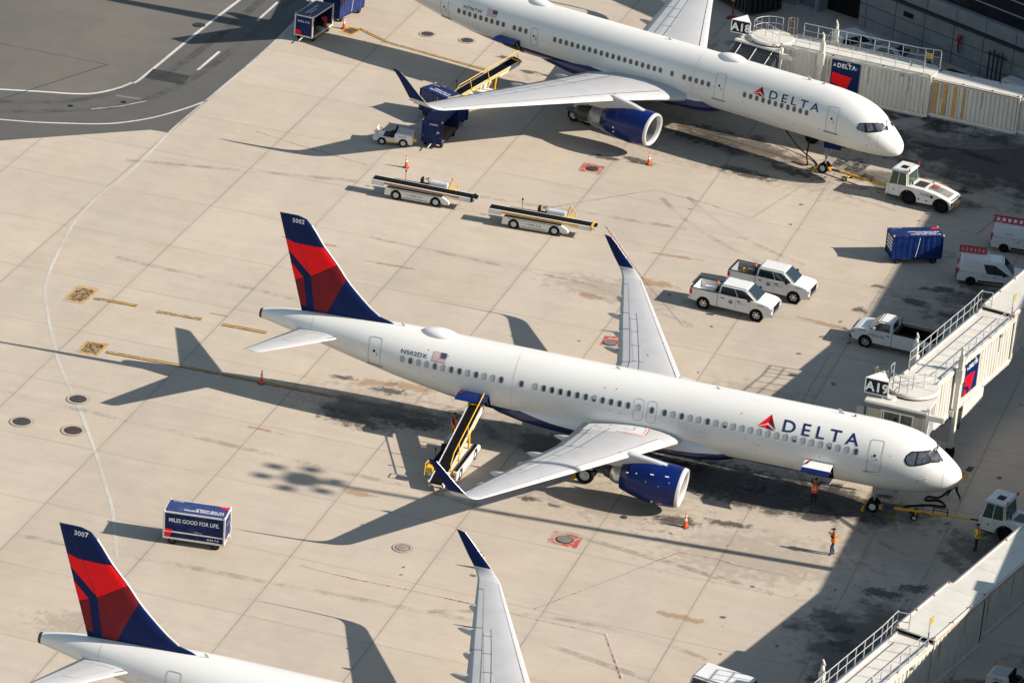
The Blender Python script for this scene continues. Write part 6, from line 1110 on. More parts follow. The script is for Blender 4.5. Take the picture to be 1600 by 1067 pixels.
# pushback tugs
def tug(label, driver=False):
    r = empty('pushback_tug', (0, 0, 0), 0, label, 'pushback tug', 'pushback tugs at the nose gears'); hw = 1.0; fa, ra = .75, -1.8; ar = .66
    prof = [(-2.5, .35), (ra-ar, .35)]+archpts(ra, .45, ar)+[(fa-ar, .35)]+archpts(fa, .45, ar)+[(2.5, .35), (2.52, .5), (2.5, 1.25), (.75, 1.38), (-.4, 1.40), (-1.4, 1.28), (-2.2, 1.08), (-2.5, .95)]
    mb = MB(); mb.prism(prof, -hw, hw, 'y'); mb.build('body', GSEW, r, bevel=.05)
    mb = MB(); mb.box(fa-ar, fa+ar, -hw+.32, hw-.32, .4, 1.0); mb.box(ra-ar, ra+ar, -hw+.32, hw-.32, .4, 1.0); mb.build('chassis', BLACK, r)
    glasshouse(r, (.85, 2.46, .97, 1.2), (1.0, 2.22, .88, 2.32), GSEW, mat('tug_glass', (.05, .085, .06), .08, var=.5, scale=3), {'F': [(.06, .94, .08, .92)], 'B': [(.08, .92, .12, .88)], 'R': [(.10, .50, .06, .90), (.54, .92, .06, .90)], 'L': [(.08, .46, .06, .90), (.50, .90, .06, .90)]})
    mb = MB(); mb.hexa([(.88, -.96, 2.30), (2.34, -.96, 2.30), (2.34, .96, 2.30), (.88, .96, 2.30), (.98, -.86, 2.45), (2.18, -.86, 2.42), (2.18, .86, 2.42), (.98, .86, 2.45)]); mb.build('cab_roof', GSEW if False else mat('cab_roof_paint', (.60, .62, .62), .4, var=.1), r, bevel=.04)
    mb = MB(); mb.box(1.3, 1.75, -.05, .5, 2.45, 2.475); mb.build('roof_hatch', BLACK, r)
    for s in (-1, 1):
        mb = MB(); mb.cyl((.92, s*.8, 2.42), (.92, s*.8, 2.62), .075, .06, 12); mb.build('beacon', REDL if s < 0 else ORL, r)
        mb = MB(); mb.box(-2.54, -2.49, s*.72-.12, s*.72+.12, .72, .86); mb.build('rear_lamp', BLACK, r); mb = MB(); mb.box(2.49, 2.54, s*.72-.14, s*.72+.14, .78, .94); mb.build('headlight', HEADL, r)
        for ax in (fa, ra): vwheel(r, ax, s*.80, .56, .36, s, BLACK)
        mb = MB(); mb.box(1.45, 1.47, s*hw-.006, s*hw+.006, .45, 1.2); mb.box(2.3, 2.32, s*hw-.006, s*hw+.006, .45, 1.2); mb.box(.9, .92, s*hw-.006, s*hw+.006, .95, 1.3); mb.build('door_seam', SEAM, r)
        mb = MB(); mb.box(1.5, 2.4, s*(hw+.03)-.05, s*(hw+.03)+.05, .38, .44); mb.build('step', BLACK, r)
        mb = MB(); mb.cyl((-1.05, s*(hw-.0), 1.05), (-1.05, s*(hw+.012), 1.05), .11, n=16); mb.box(-.75, -.6, s*hw-.01, s*hw+.01, .62, .70); mb.box(-.15, .0, s*hw-.01, s*hw+.01, .62, .70); mb.build('side_port', BLACK, r)
        vtext(r, 'TUG 0250', .13, (-.55, s*(hw+.008), 1.08), 'R' if s < 0 else 'L', LTN, name='unit_number')
        triangle(r, 'R' if s < 0 else 'L', 1.9, s*(hw+.008), .8, .22, LTN)
    mb = MB()
    for k in range(9): mb.box(-.25+k*.09, -.2+k*.09, -.55, .55, 1.40, 1.425)
    for k in range(14):
        x = -.55-k*.12; z = 1.405 if x > -.4 else (1.40-(-.4-x)*.12 if x > -1.4 else 1.285-(-1.4-x)*.25); mb.box(x-.03, x+.03, -.5, .5, z, z+.03)
    mb.build('engine_grille', DMETAL, r)
    mb = MB(); 
    for k in range(3): mb.box(-.62-k*.18, -.54-k*.18, -.62, .1, 1.39-k*.02, 1.44-k*.02)
    mb.build('red_stripe', mat('faded_red_stripe', (.35, .08, .05), .6), r)
    mb = MB(); mb.box(-2.66, -2.5, -.2, .2, .42, .68); mb.box(2.5, 2.68, -.2, .2, .42, .62); mb.build('tow_hitch', YEL, r)
    mb = MB(); mb.cyl((.7, .5, 1.4), (.7, .5, 1.62), .05, n=8); mb.cyl((-.4, -.75, 1.38), (-.4, -.75, 1.5), .05); mb.build('exhaust_stub', BLACK, r)
    return r
place(tug('white pushback tug at the nose of the far airliner'), -12.5, 49.2, R(168.1)); place(tug('white pushback tug at the right edge, hitched toward the middle airliner'), 4.05, .08, R(168))
def towbar(label, a, b, wt):
    a = Vector(a); b = Vector(b); d = b-a; L = d.length; r = empty('tow_bar', (a.x, a.y, 0), math.atan2(d.y, d.x), label, 'tow bar', 'tow bars between tugs and nose gears')
    z0, z1 = a.z, b.z
    mb = MB(); mb.cyl((.9, 0, z0+.05), (L*.62, 0, .48), .09); mb.cyl((L*.62, 0, .48), (L-.35, 0, z1), .075); mb.build('bar', YEL, r)
    mb = MB(); mb.cyl((.15, 0, z0), (.95, 0, z0+.05), .085); mb.build('shear_head', mat('head_blue', (.04, .05, .20), .5), r)
    mb = MB(); mb.box(-.15, .22, -.22, .22, z0-.07, z0+.07); mb.cyl((.1, -.26, z0), (.1, .26, z0), .07); mb.build('nose_fork', YEL, r, bevel=.02)
    mb = MB(); mb.cyl((L-.35, 0, z1), (L, 0, z1), .05); mb.lathe([(-.04, .06), (0, .11), (.04, .06)], (L+.05, 0, z1), (0, 0, 1), 14); mb.build('tow_eye', BLACK, r)
    mb = MB(); mb.cyl((wt, -.42, .2), (wt, .42, .2), .035); mb.cyl((wt, -.3, .2), (wt+.1, 0, .45), .03); mb.cyl((wt, .3, .2), (wt+.1, 0, .45), .03); mb.build('axle', YEL, r)
    for s in (-1, 1): vwheel(r, wt, s*.45, .2, .12, s)
    mb = MB(); mb.tube([(L*.55, -.14, .55), (L*.55, -.16, .78), (L*.70, -.16, .78), (L*.70, -.14, .5)], .03); mb.tube([(L*.55, .14, .55), (L*.55, .16, .78), (L*.70, .16, .78), (L*.70, .14, .5)], .03); mb.build('handle_frame', BLACK, r)
    vtext(r, 'A321', .10, (L*.45, -.095, .42), 'R', BLACK, bold=.03)
towbar('yellow tow bar lying from the middle airliner nose wheel to its tug', (-4.7, -.05, .35), (1.15, .62-.1, .5), 2.2)
towbar('yellow tow bar between the far airliner nose wheel and its tug', (-19.9, 51.45, .38), (-15.0, 49.75, .5), 1.6)
# belt loaders
def loader(label, tilt=0., use=False, m2=None):
    r = empty('belt_loader', (0, 0, 0), 0, label, 'belt loader', 'belt loaders on the apron'); hw = .92; ar = .40; f = 1.45
    prof = [(-2.3, .25), (-f-ar, .25)]+archpts(-f, .33, ar)+[(-f+ar+.05, .18), (f-ar-.05, .18)]+archpts(f, .33, ar)+[(2.1, .25), (2.45, .32), (2.4, .55), (1.95, .82), (-2.25, .82)]
    mb = MB(); mb.prism(prof, -hw, -hw+.28, 'y'); mb.prism(prof, hw-.28, hw, 'y'); mb.box(-2.2, 2.0, -hw+.28, hw-.28, .4, .74); mb.build('chassis', GSEW, r, bevel=.03)
    mb = MB(); mb.box(-2.15, 1.9, -hw+.02, -hw+.24, .825, .84); mb.box(-2.15, .4, hw-.30, hw-.02, .825, .86); mb.box(-.9, .9, -hw-.004, -hw+.004, .27, .31); mb.box(-1.9, 1.7, -hw-.005, -hw+.004, .74, .78); mb.build('tread_strip', BELT, r)
    for s in (-1, 1):
        for ax in (-f, f): vwheel(r, ax, s*(hw-.12), .345, .24, s)
        mb = MB(); mb.box(-2.33, -2.28, s*.7-.1, s*.7+.1, .5, .62); mb.build('tail_light', REDL, r)
    mb = MB(); mb.box(.55, 1.85, .28, .90, .74, 1.28); mb.build('engine_hood', mat('hood_grey_white', (.50, .52, .54), .4, var=.08), r, bevel=.06)
    mb = MB(); mb.box(.0, .5, .35, .85, .82, .98); mb.box(-.1, .05, .35, .85, .95, 1.4); mb.build('seat', BLACK, r, bevel=.04)
    mb = MB(); mb.cyl((.52, .6, 1.0), (.36, .6, 1.35), .03); mb.lathe([(-.02, .14), (0, .165), (.02, .14)], (.36, .6, 1.37), (-.4, 0, 1), 16); mb.build('steering_wheel', BLACK, r)
    mb = MB(); mb.box(2.0, 2.42, .35, .8, .6, .95); mb.tube([(1.9, .85, .8), (2.1, .85, 1.65), (2.5, .85, 1.3), (2.55, .85, .6)], .03); mb.cyl((1.95, .4, .9), (2.15, .45, 1.5), .05); mb.build('yellow_guard', YEL, r)
    mb = MB(); mb.cyl((-1.3, .8, .82), (-1.3, .8, 1.55), .018, n=6); mb.cyl((-1.3, .8, 1.52), (-1.3, .8, 1.66), .06, n=10); mb.build('beacon', BLACK, r)
    cv = empty('conveyor', (0, -.22, 0)); cv.parent = r; x0, x1 = -3.35, 4.25; z0 = 1.02 if not use else 0
    if use: cv.rotation_euler = (0, -tilt, 0); cv.location = (-.0, -.1, 1.62); x0, x1 = -3.9, 3.9; z0 = 0.
    else: cv.rotation_euler = (0, R(.9), 0)
    mb = MB(); mb.box(x0+.04, x1-.04, -.36, .36, z0-.0, z0+.07); mb.cyl((x0+.06, -.36, z0), (x0+.06, .36, z0), .08); mb.cyl((x1-.06, -.36, z0), (x1-.06, .36, z0), .08)
    mb.build('belt', BELT, cv)
    for s in (-1, 1):
        mb = MB(); mb.box(x0, x1, s*.42-.045, s*.42+.045, z0-.16, z0+.05, 0); mb.box(x0+.9, x1-1.2, s*.47-.012, s*.47+.012, z0-.12, z0+.02, 1); mb.box(x0, x0+.9, s*.42-.05, s*.42+.05, z0-.3, z0+.0, 0); mb.box(x1-2.2, x1-.3, s*.42-.04, s*.42+.04, z0-.28, z0-.14, 0)
        mb.build('side_frame', [GSEW, m2 or mat('frame_orange', (.50, .22, .08), .5, var=.2)], cv)
    mb = MB(); mb.box(x1-.35, x1-.2, -.5, .5, z0-.2, z0+.09); mb.build('end_guard', YEL if m2 else BLACK, cv)
    if use:
        for s in (-1,):
            mb = MB(); pts = [(x0+1.3, s*.5, z0), (x0+1.3, s*.5, z0+.55), (x0+1.9, s*.5, z0+.95), (x1-.1, s*.5, z0+.95 if s < 0 else z0+.5)]; mb.tube(pts, .035)
            for x in (x0+2.9, x0+4.6, x1-.3): mb.cyl((x, s*.5, z0), (x, s*.5, z0+.95 if s < 0 else z0+.6), .03)
            mb.build('handrail', YEL, cv)
        mb = MB(); mb.cyl((-.6, -.5, .7), (-.1, -.35, 1.5), .06).cyl((-.6, .3, .7), (-.1, .2, 1.5), .06).cyl((1.3, -.5, .7), (1.5, -.4, 1.9), .07).cyl((1.3, .3, .7), (1.5, .2, 1.9), .07); mb.build('lift_ram', YEL, r)
        mb = MB(); mb.box(-2.9, -2.4, .45, .85, .8, 1.1); mb.tube([(-2.3, .9, .7), (-2.35, .9, 1.3), (-2.9, .9, 1.3), (-3.0, .9, .6)], .03); mb.build('rear_guard', YEL, r)
    else:
        mb = MB(); mb.cyl((-1.2, -.4, .7), (-1.2, -.3, .95), .05).cyl((1.3, -.4, .7), (1.3, -.3, .95), .05); mb.build('lift_ram', GSEW, r)
    vtext(r, 'DELTA', .13, (.05, -hw-.008, .53), 'R', LTN, sp=1.6, w_=.85); triangle(r, 'R', -.55, -hw-.008, .47, .15)
    return r
place(loader('parked white belt loader with level black belt, the left of the two'), -45.1, 33.0, R(1.5))
place(loader('parked white belt loader with yellow-edged belt, the right of the two', m2=YEL), -36.15, 31.95, R(3.4))
place(loader('belt loader raised to the rear hold of the middle airliner, yellow handrails', R(15.5), True, YEL), -29.85, -5.6, R(90))
place(loader('belt loader raised to the rear hold of the far airliner, partly behind its wing', R(17), True, YEL), -47.3, 52.7, R(57))
# luggage carts
def cart(kind, label, texts=(), L=3.55):
    r = empty('luggage_cart', (0, 0, 0), 0, label, 'luggage cart', 'covered luggage carts'); hw = .74; x1 = L/2; zf, zt_ = .50, 2.08
    fm = CFR if kind in ('panel', 'bags') else CARTN
    mb = MB()
    for sx in (-1, 1):
        for s in (-1, 1): mb.box(sx*x1-.045, sx*x1+.045, s*hw-.045, s*hw+.045, zf-.1, zt_)
        mb.box(sx*x1-.04, sx*x1+.04, -hw, hw, zt_-.06, zt_+.03); mb.box(sx*x1-.03, sx*x1+.03, -hw, hw, zf-.1, zf+.0)
    for s in (-1, 1): mb.box(-x1, x1, s*hw-.04, s*hw+.04, zt_-.05, zt_+.03); mb.box(-x1, x1, s*hw-.035, s*hw+.035, zf-.12, zf-.02)
    if kind == 'panel':
        for s in (-1, 1): mb.box(-x1, x1, s*(hw+.02)-.02, s*(hw+.02)+.02, zf+.32, zf+.38)
    mb.build('frame', fm, r)
    mb = MB(); mb.box(-x1+.02, x1-.02, -hw+.02, hw-.02, zf-.06, zf)
    for k in range(5): mb.box(-x1+.05, x1-.05, -hw+.15+k*.28, -hw+.2+k*.28, zf, zf+.03)
    mb.build('floor', WOODF, r)
    mb = MB(); mb.box(-x1+.03, x1-.03, -hw+.03, hw-.03, zt_+.0, zt_+.045); mb.build('roof', CARTN if kind != 'panel' else mat('cart_roof_faded', (.028, .045, .17), .5, var=.3, dirt=(.15, .16, .2, .5)), r)
    for sx in (-1, 1):
        mb = MB(); mb.box(sx*(x1-.03)-.012, sx*(x1-.03)+.012, -hw+.05, hw-.05, zf-.02, zt_-.08); mb.build('end_panel', CARTN, r)
        for s in (-1, 1): mb = MB(); mb.cyl((sx*x1, s*hw, zt_+.0), (sx*x1, s*hw, zt_+.10), .07, .06, 8); mb.build('corner_cap', CFR if kind == 'panel' else mat('cap_tan', (.62, .45, .25), .6), r)
    for s in (-1, 1):
        if kind == 'panel':
            mb = MB(); mb.box(-x1+.06, x1-.06, s*(hw-.02)-.01, s*(hw-.02)+.01, zf-.02, zt_-.07); mb.build('side_panel', CARTN, r)
        elif kind == 'curtain' or (kind == 'open' and s < 0) or (kind == 'bags' and s < 0):
            n = 48; a = [(-x1+.06+(2*x1-.12)*k/n) for k in range(n+1)]; rn = random.Random(4)
            top = [(x, s*(hw+.01)+.02*math.sin(x*17), zt_-.04) for x in a]; mid_ = [(x+.02*math.sin(x*5), s*(hw+.015)+.035*math.sin(x*15+.6)+.02*math.sin(x*31), 1.3) for x in a]; bot = [(x, s*(hw+.02)+.03*math.sin(x*13+1.4), zf-.05) for x in a]
            mb = MB(); mb.loft([top, mid_, bot], closed=False, cap0=False, cap1=False); mb.build('curtain', CURT, r)
            mb = MB(); mb.tube([(.1, s*(hw+.06), zt_-.1), (.02, s*(hw+.07), 1.3), (-.1, s*(hw+.06), .55)], .02, 6); mb.build('curtain_strap', LTR, r)
    mb = MB(); mb.cyl((x1, 0, .38), (x1+.7, 0, .32), .035) if kind != 'panel' else mb.tube([(x1, .25, .42), (x1+.18, .05, .5), (x1+.22, 0, 1.35)], .035); mb.lathe([(-.02, .04), (0, .08), (.02, .04)], (x1+.75, 0, .32), (0, 0, 1), 12) if kind != 'panel' else None
    mb.build('drawbar', CFR, r)
    mb = MB(); mb.box(-x1+.5, -x1+.6, -hw+.1, hw-.1, .2, .4); mb.box(x1-.6, x1-.5, -hw+.1, hw-.1, .2, .4); mb.build('axle', BLACK, r)
    for sx in (-1, 1):
        for s in (-1, 1): vwheel(r, sx*(x1-.5), s*(hw-.12), .24, .15, s, DMETAL)
    for t in texts: vtext(r, *t)
    return r
rz_ = 2.08+.052
c1 = cart('panel', 'navy luggage cart with white frame reading MILES GOOD FOR LIFE', [('MILES GOOD FOR LIFE.', .25, (.0, -.778, 1.62), 'R', LTR, 'side_lettering', .02, 1.0, 2.95),
    ('CONNECTING BOSTON', .17, (.45, -.32, rz_), 'T', LTR, 'roof_lettering', .03, 1.0, 2.3, True), ('TO THE WORLD.', .17, (.75, -.10, rz_), 'T', LTR, 'roof_lettering', .03, 1.0, 1.7, True), ('DELTA', .09, (-1.25, .58, rz_), 'T', LTR, 'roof_lettering', .03, 1.3, .6, True), ('DELTA', .11, (1.15, -.79, .66), 'R', LTR, 'side_lettering', .03, 1.3, .7), ('delta.com', .05, (.25, -.778, 1.02), 'R', LTR, 'side_lettering', .02, 1.0, .5)])
for q in (((-1.70, -.776, .52), (-1.70, -.776, 1.05), (-1.25, -.776, 1.02), (-1.28, -.776, .84), (-1.42, -.776, .52)), ((1.3, .5, rz_), (1.72, .42, rz_), (1.72, .68, rz_), (1.15, .68, rz_)), ((1.79, -.62, .55), (1.79, -.2, .55), (1.79, -.62, .8))): mb = MB(); mb.quad(*q); mb.build('red_patch', RED, c1, fix=False)
vtext(c1, 'DELTA', .14, (1.795, .1, 1.45), 'F', mat('pale_blue_letter', (.20, .26, .50), .5)); place(c1, -40.3, -21.35, R(8))
c2 = cart('curtain', 'navy luggage cart with closed blue curtains half in the building shadow', [('SIT BACK AND RELAX.', .15, (.55, -.50, rz_), 'T', LTR, 'roof_lettering', .03, 1.0, 2.2, True), ('ON BOARD WITH', .13, (.65, -.28, rz_), 'T', LTR, 'roof_lettering', .03, 1.0, 1.5, True), ('FREE ENTERTAINMENT.', .15, (.5, -.06, rz_), 'T', LTR, 'roof_lettering', .03, 1.0, 2.3, True), ('DELTA', .09, (-1.2, .6, rz_), 'T', LTR, 'roof_lettering', .03, 1.3, .7, True)])
mb = MB(); mb.quad((1.2, .42, rz_), (1.72, .38, rz_), (1.72, .66, rz_), (1.35, .66, rz_)); mb.build('red_patch', RED, c2, fix=False)
mb = MB(); 
for k in range(4): mb.box(-1.80, -1.785, -.6, .6, .95+k*.25, 1.07+k*.25)
mb.build('end_stripe', LTR, c2); place(c2, -10.95, 38.7, R(28.5))
c3 = cart('open', 'navy luggage cart with an open side behind the baggage tractor', [('0708407', .12, (1.795, .1, 1.85), 'F', LTR, 'unit_number'), ('JB', .16, (1.795, .45, 1.3), 'F', LTR, 'unit_number')]); place(c3, -47.3, 44.1, R(-91.5))
for s in (-1, 1): mb = MB(); mb.box(1.775, 1.80, s*.66-.05, s*.66+.05, .85, .95); mb.build('tail_light', REDL, c3)
c4 = cart('curtain', 'navy luggage cart with white roof lettering half hidden by the far wingtip', [('CONNECTING BOSTON', .17, (-.2, -.30, rz_), 'T', LTR, 'roof_lettering', .03, 1.0, 2.1, True), ('TO THE WORLD.', .17, (-.2, -.02, rz_), 'T', LTR, 'roof_lettering', .03, 1.0, 1.7, True), ('DELTA', .1, (-1.4, .5, rz_), 'T', LTR, 'roof_lettering', .03, 1.3, .6, True)]); place(c4, -48.35, 48.1, R(-28))
mb = MB(); mb.quad((.9, -.6, rz_), (1.7, -.6, rz_), (1.7, .6, rz_), (.9, .6, rz_)); mb.build('worn_roof_patch', mat('patch_tan', (.45, .34, .20), .7), c4, fix=False)
c5 = cart('bags', 'navy luggage cart with white frame and DELTA on its end at the top edge', [('DELTA', .15, (1.80, 0, 1.62), 'F', LTR, 'end_lettering', .03, 1.3, 1.0), ('PEOPLE WHO KNOW', .15, (.2, -.15, rz_), 'T', LTR, 'roof_lettering', .03, 1.0, 2.2), ('THE WORLD.', .15, (.5, .12, rz_), 'T', LTR, 'roof_lettering', .03, 1.0, 1.3)]); place(c5, -62.9, 60.1, R(-96))
mb = MB(); mb.quad((1.797, -.66, .55), (1.797, -.1, .55), (1.797, -.3, .9), (1.797, -.66, .9)); mb.quad((1.72, .2, rz_), (1.72, .6, rz_), (1.4, .4, rz_)); mb.build('red_patch', RED, c5, fix=False)
c6 = cart('curtain', 'navy luggage cart with loose curtain cut by the top edge'); place(c6, -62.3, 65.3, R(77))
def bag(par_, x, y, z, rz, c, label, sz=(.6, .4, .25)):
    e = empty('suitcase', (x, y, z), rz, label, 'suitcase', 'luggage in the open cart'); mb = MB(); mb.box(-sz[0]/2, sz[0]/2, -sz[1]/2, sz[1]/2, 0, sz[2]); mb.build('shell', c, e, bevel=.04); mb = MB(); mb.tube([(-.1, sz[1]/2, sz[2]*.5), (-.1, sz[1]/2+.05, sz[2]*.5), (.1, sz[1]/2+.05, sz[2]*.5), (.1, sz[1]/2, sz[2]*.5)], .012, 6); mb.build('handle', BLACK, e)
bag(0, -62.45, 61.2, .53, .4, mat('bag_red', (.5, .03, .03), .5), 'red suitcase standing in the cart at the top edge', (.45, .25, .7)); bag(0, -62.5, 60.5, .53, .2, BLACK, 'black suitcase in the cart at the top edge, beside the red one', (.6, .45, .5)); bag(0, -62.35, 60.0, .53, -.3, GREYP, 'grey suitcase lying in the cart at the top edge', (.6, .4, .25))
# baggage tractors
def tractor(label):
    r = empty('baggage_tractor', (0, 0, 0), 0, label, 'baggage tractor', 'white baggage tractors'); hw = .66; f = .78
    prof = [(-1.45, .22), (-f-.36, .22)]+archpts(-f, .28, .34)+[(f-.34, .2)]+archpts(f, .26, .32)+[(1.3, .25), (1.5, .35), (1.42, .62), (1.1, .66), (.35, .62), (-.1, .60), (-.15, 1.0), (-1.35, .95), (-1.45, .8)]
    mb = MB(); mb.prism(prof, -hw, hw, 'y'); mb.build('body', GSEW, r, bevel=.05)
    mb = MB(); mb.box(-1.2, -.3, -.45, .45, .985, 1.03); mb.build('hood_lid', mat('hood_grey', (.50, .51, .50), .5, var=.1), r, bevel=.02)
    mb = MB(); mb.hexa([(1.25, -.55, .6), (1.45, -.55, .6), (1.45, .55, .6), (1.25, .55, .6), (1.18, -.42, 1.12), (1.26, -.42, 1.14), (1.26, .42, 1.14), (1.18, .42, 1.12)]); mb.build('front_cowl', GSEW, r, bevel=.03)
    for y in (-.32, .3):
        mb = MB(); mb.box(-.15, .3, y-.24, y+.24, .62, .78); mb.box(-.22, -.08, y-.24, y+.24, .75, 1.2); mb.build('seat', BLACK, r, bevel=.04)
    mb = MB(); mb.box(.32, 1.2, -.55, .55, .625, .64); mb.build('floor_mat', BLACK, r); mb = MB(); mb.cyl((1.15, .3, .8), (.85, .3, 1.05), .025); mb.lathe([(-.02, .15), (0, .18), (.02, .15)], (.82, .3, 1.07), (-1, 0, .8), 16); mb.build('steering_wheel', BLACK, r)
    for s in (-1, 1):
        for ax in (-f, f): vwheel(r, ax, s*(hw-.08), .30 if ax < 0 else .27, .2, s, RIM)
        mb = MB(); mb.box(1.36, 1.5, s*.45-.08, s*.45+.08, .46, .56); mb.build('headlight', HEADL, r)
        vtext(r, 'DELTA', .10, (-.72, s*(hw+.008), .78), 'R' if s < 0 else 'L', LTN, sp=1.3, w_=.55)
        mb = MB(); mb.box(-.35, .35, s*(hw+.004)-.008, s*(hw+.004)+.008, .26, .36); mb.build('hazard_strip', YEL, r)
    mb = MB(); mb.box(-1.66, -1.44, -.15, .15, .32, .55); mb.build('tow_hitch', YEL, r); mb = MB(); mb.cyl((-1.3, .45, 1.0), (-1.3, .45, 1.25), .05, n=8); mb.build('beacon', ORL, r)
    return r
place(tractor('white baggage tractor in the far wing shadow, coupled to the open navy cart'), -50.1, 42.05, R(189)); place(tractor('white baggage tractor under the bridge in the bottom right corner'), 7.0, -18.2, R(-8))
# ---------------------------------------------------------------- cones, people, cables
def cone(label, x, y, src=[None]):
    if src[0] is None:
        e = empty('traffic_cone', (0, 0, 0), 0, None, 'traffic cone', 'orange traffic cones'); mb = MB(); mb.box(-.19, .19, -.19, .19, 0, .04); mb.build('base', mat('cone_base', (.10, .03, .02), .7), e, bevel=.012)
        mb = MB(); mb.cyl((0, 0, .04), (0, 0, .93), .14, .03, 20); mb.build('cone_body', ORNG, e)
        for z, h in ((.46, .16), (.72, .09)):
            r_ = lambda q: .14-(q-.04)*.11/.89+.003
            mb = MB(); mb.cyl((0, 0, z), (0, 0, z+h), r_(z), r_(z+h), 20, caps=False); mb.build('reflective_band', LTR, e)
        src[0] = e; e2 = e
    else: e2 = copy_tree(src[0])
    e2['label'] = label; e2.location = (x, y, 0); e2.rotation_euler = (0, 0, (x*7) % 3); return e2
for x, y, l in ((-14.87, -7.15, 'orange cone standing in the sun just below the middle airliner engine'), (-32.23, 46.8, 'orange cone standing below the far airliner engine'), (-47.76, 38.0, 'orange cone below the baggage tractor, above the left belt loader'),
                (-44.4, .05, 'orange cone in the tail shadow on the yellow lead-in line'), (-36.2, 78.0, 'orange cone behind the far wing next to the black container'), (-61.25, 62.5, 'orange cone beside the luggage carts at the top edge'),
                (-25.75, 17.75, 'orange cone mostly hidden behind the middle airliner far wing'), (-24.2, -17.35, 'orange cone hidden behind the winglet of the bottom airliner'), (-22.1, -24.15, 'orange cone hidden behind the wing panels of the bottom airliner')):
    cone(l, x, y)
def skin(name, verts, edges, radii, root, m, par, sub=2):
    me = bpy.data.meshes.new(name); me.from_pydata(verts, edges, []); o = bpy.data.objects.new(name, me); COL.objects.link(o)
    sk = o.modifiers.new('Skin', 'SKIN'); sk.use_smooth_shade = True; sl_ = me.skin_vertices[0].data if me.skin_vertices else None
    if sl_ is None: bpy.context.view_layer.objects.active = o; bm = bmesh.new(); bm.from_mesh(me); lay = bm.verts.layers.skin.verify(); bm.to_mesh(me); bm.free(); sl_ = me.skin_vertices[0].data
    for i, r_ in enumerate(radii): sl_[i].radius = r_ if isinstance(r_, tuple) else (r_, r_); sl_[i].use_root = (i == root)
    su = o.modifiers.new('Sub', 'SUBSURF'); su.levels = sub; su.render_levels = sub
    dg = bpy.context.evaluated_depsgraph_get(); nm = bpy.data.meshes.new_from_object(o.evaluated_get(dg)); o.modifiers.clear(); o.data = nm; nm.name = name; nm.materials.clear(); nm.materials.append(m)
    nm.polygons.foreach_set('use_smooth', [True]*len(nm.polygons)); o.parent = par; return o
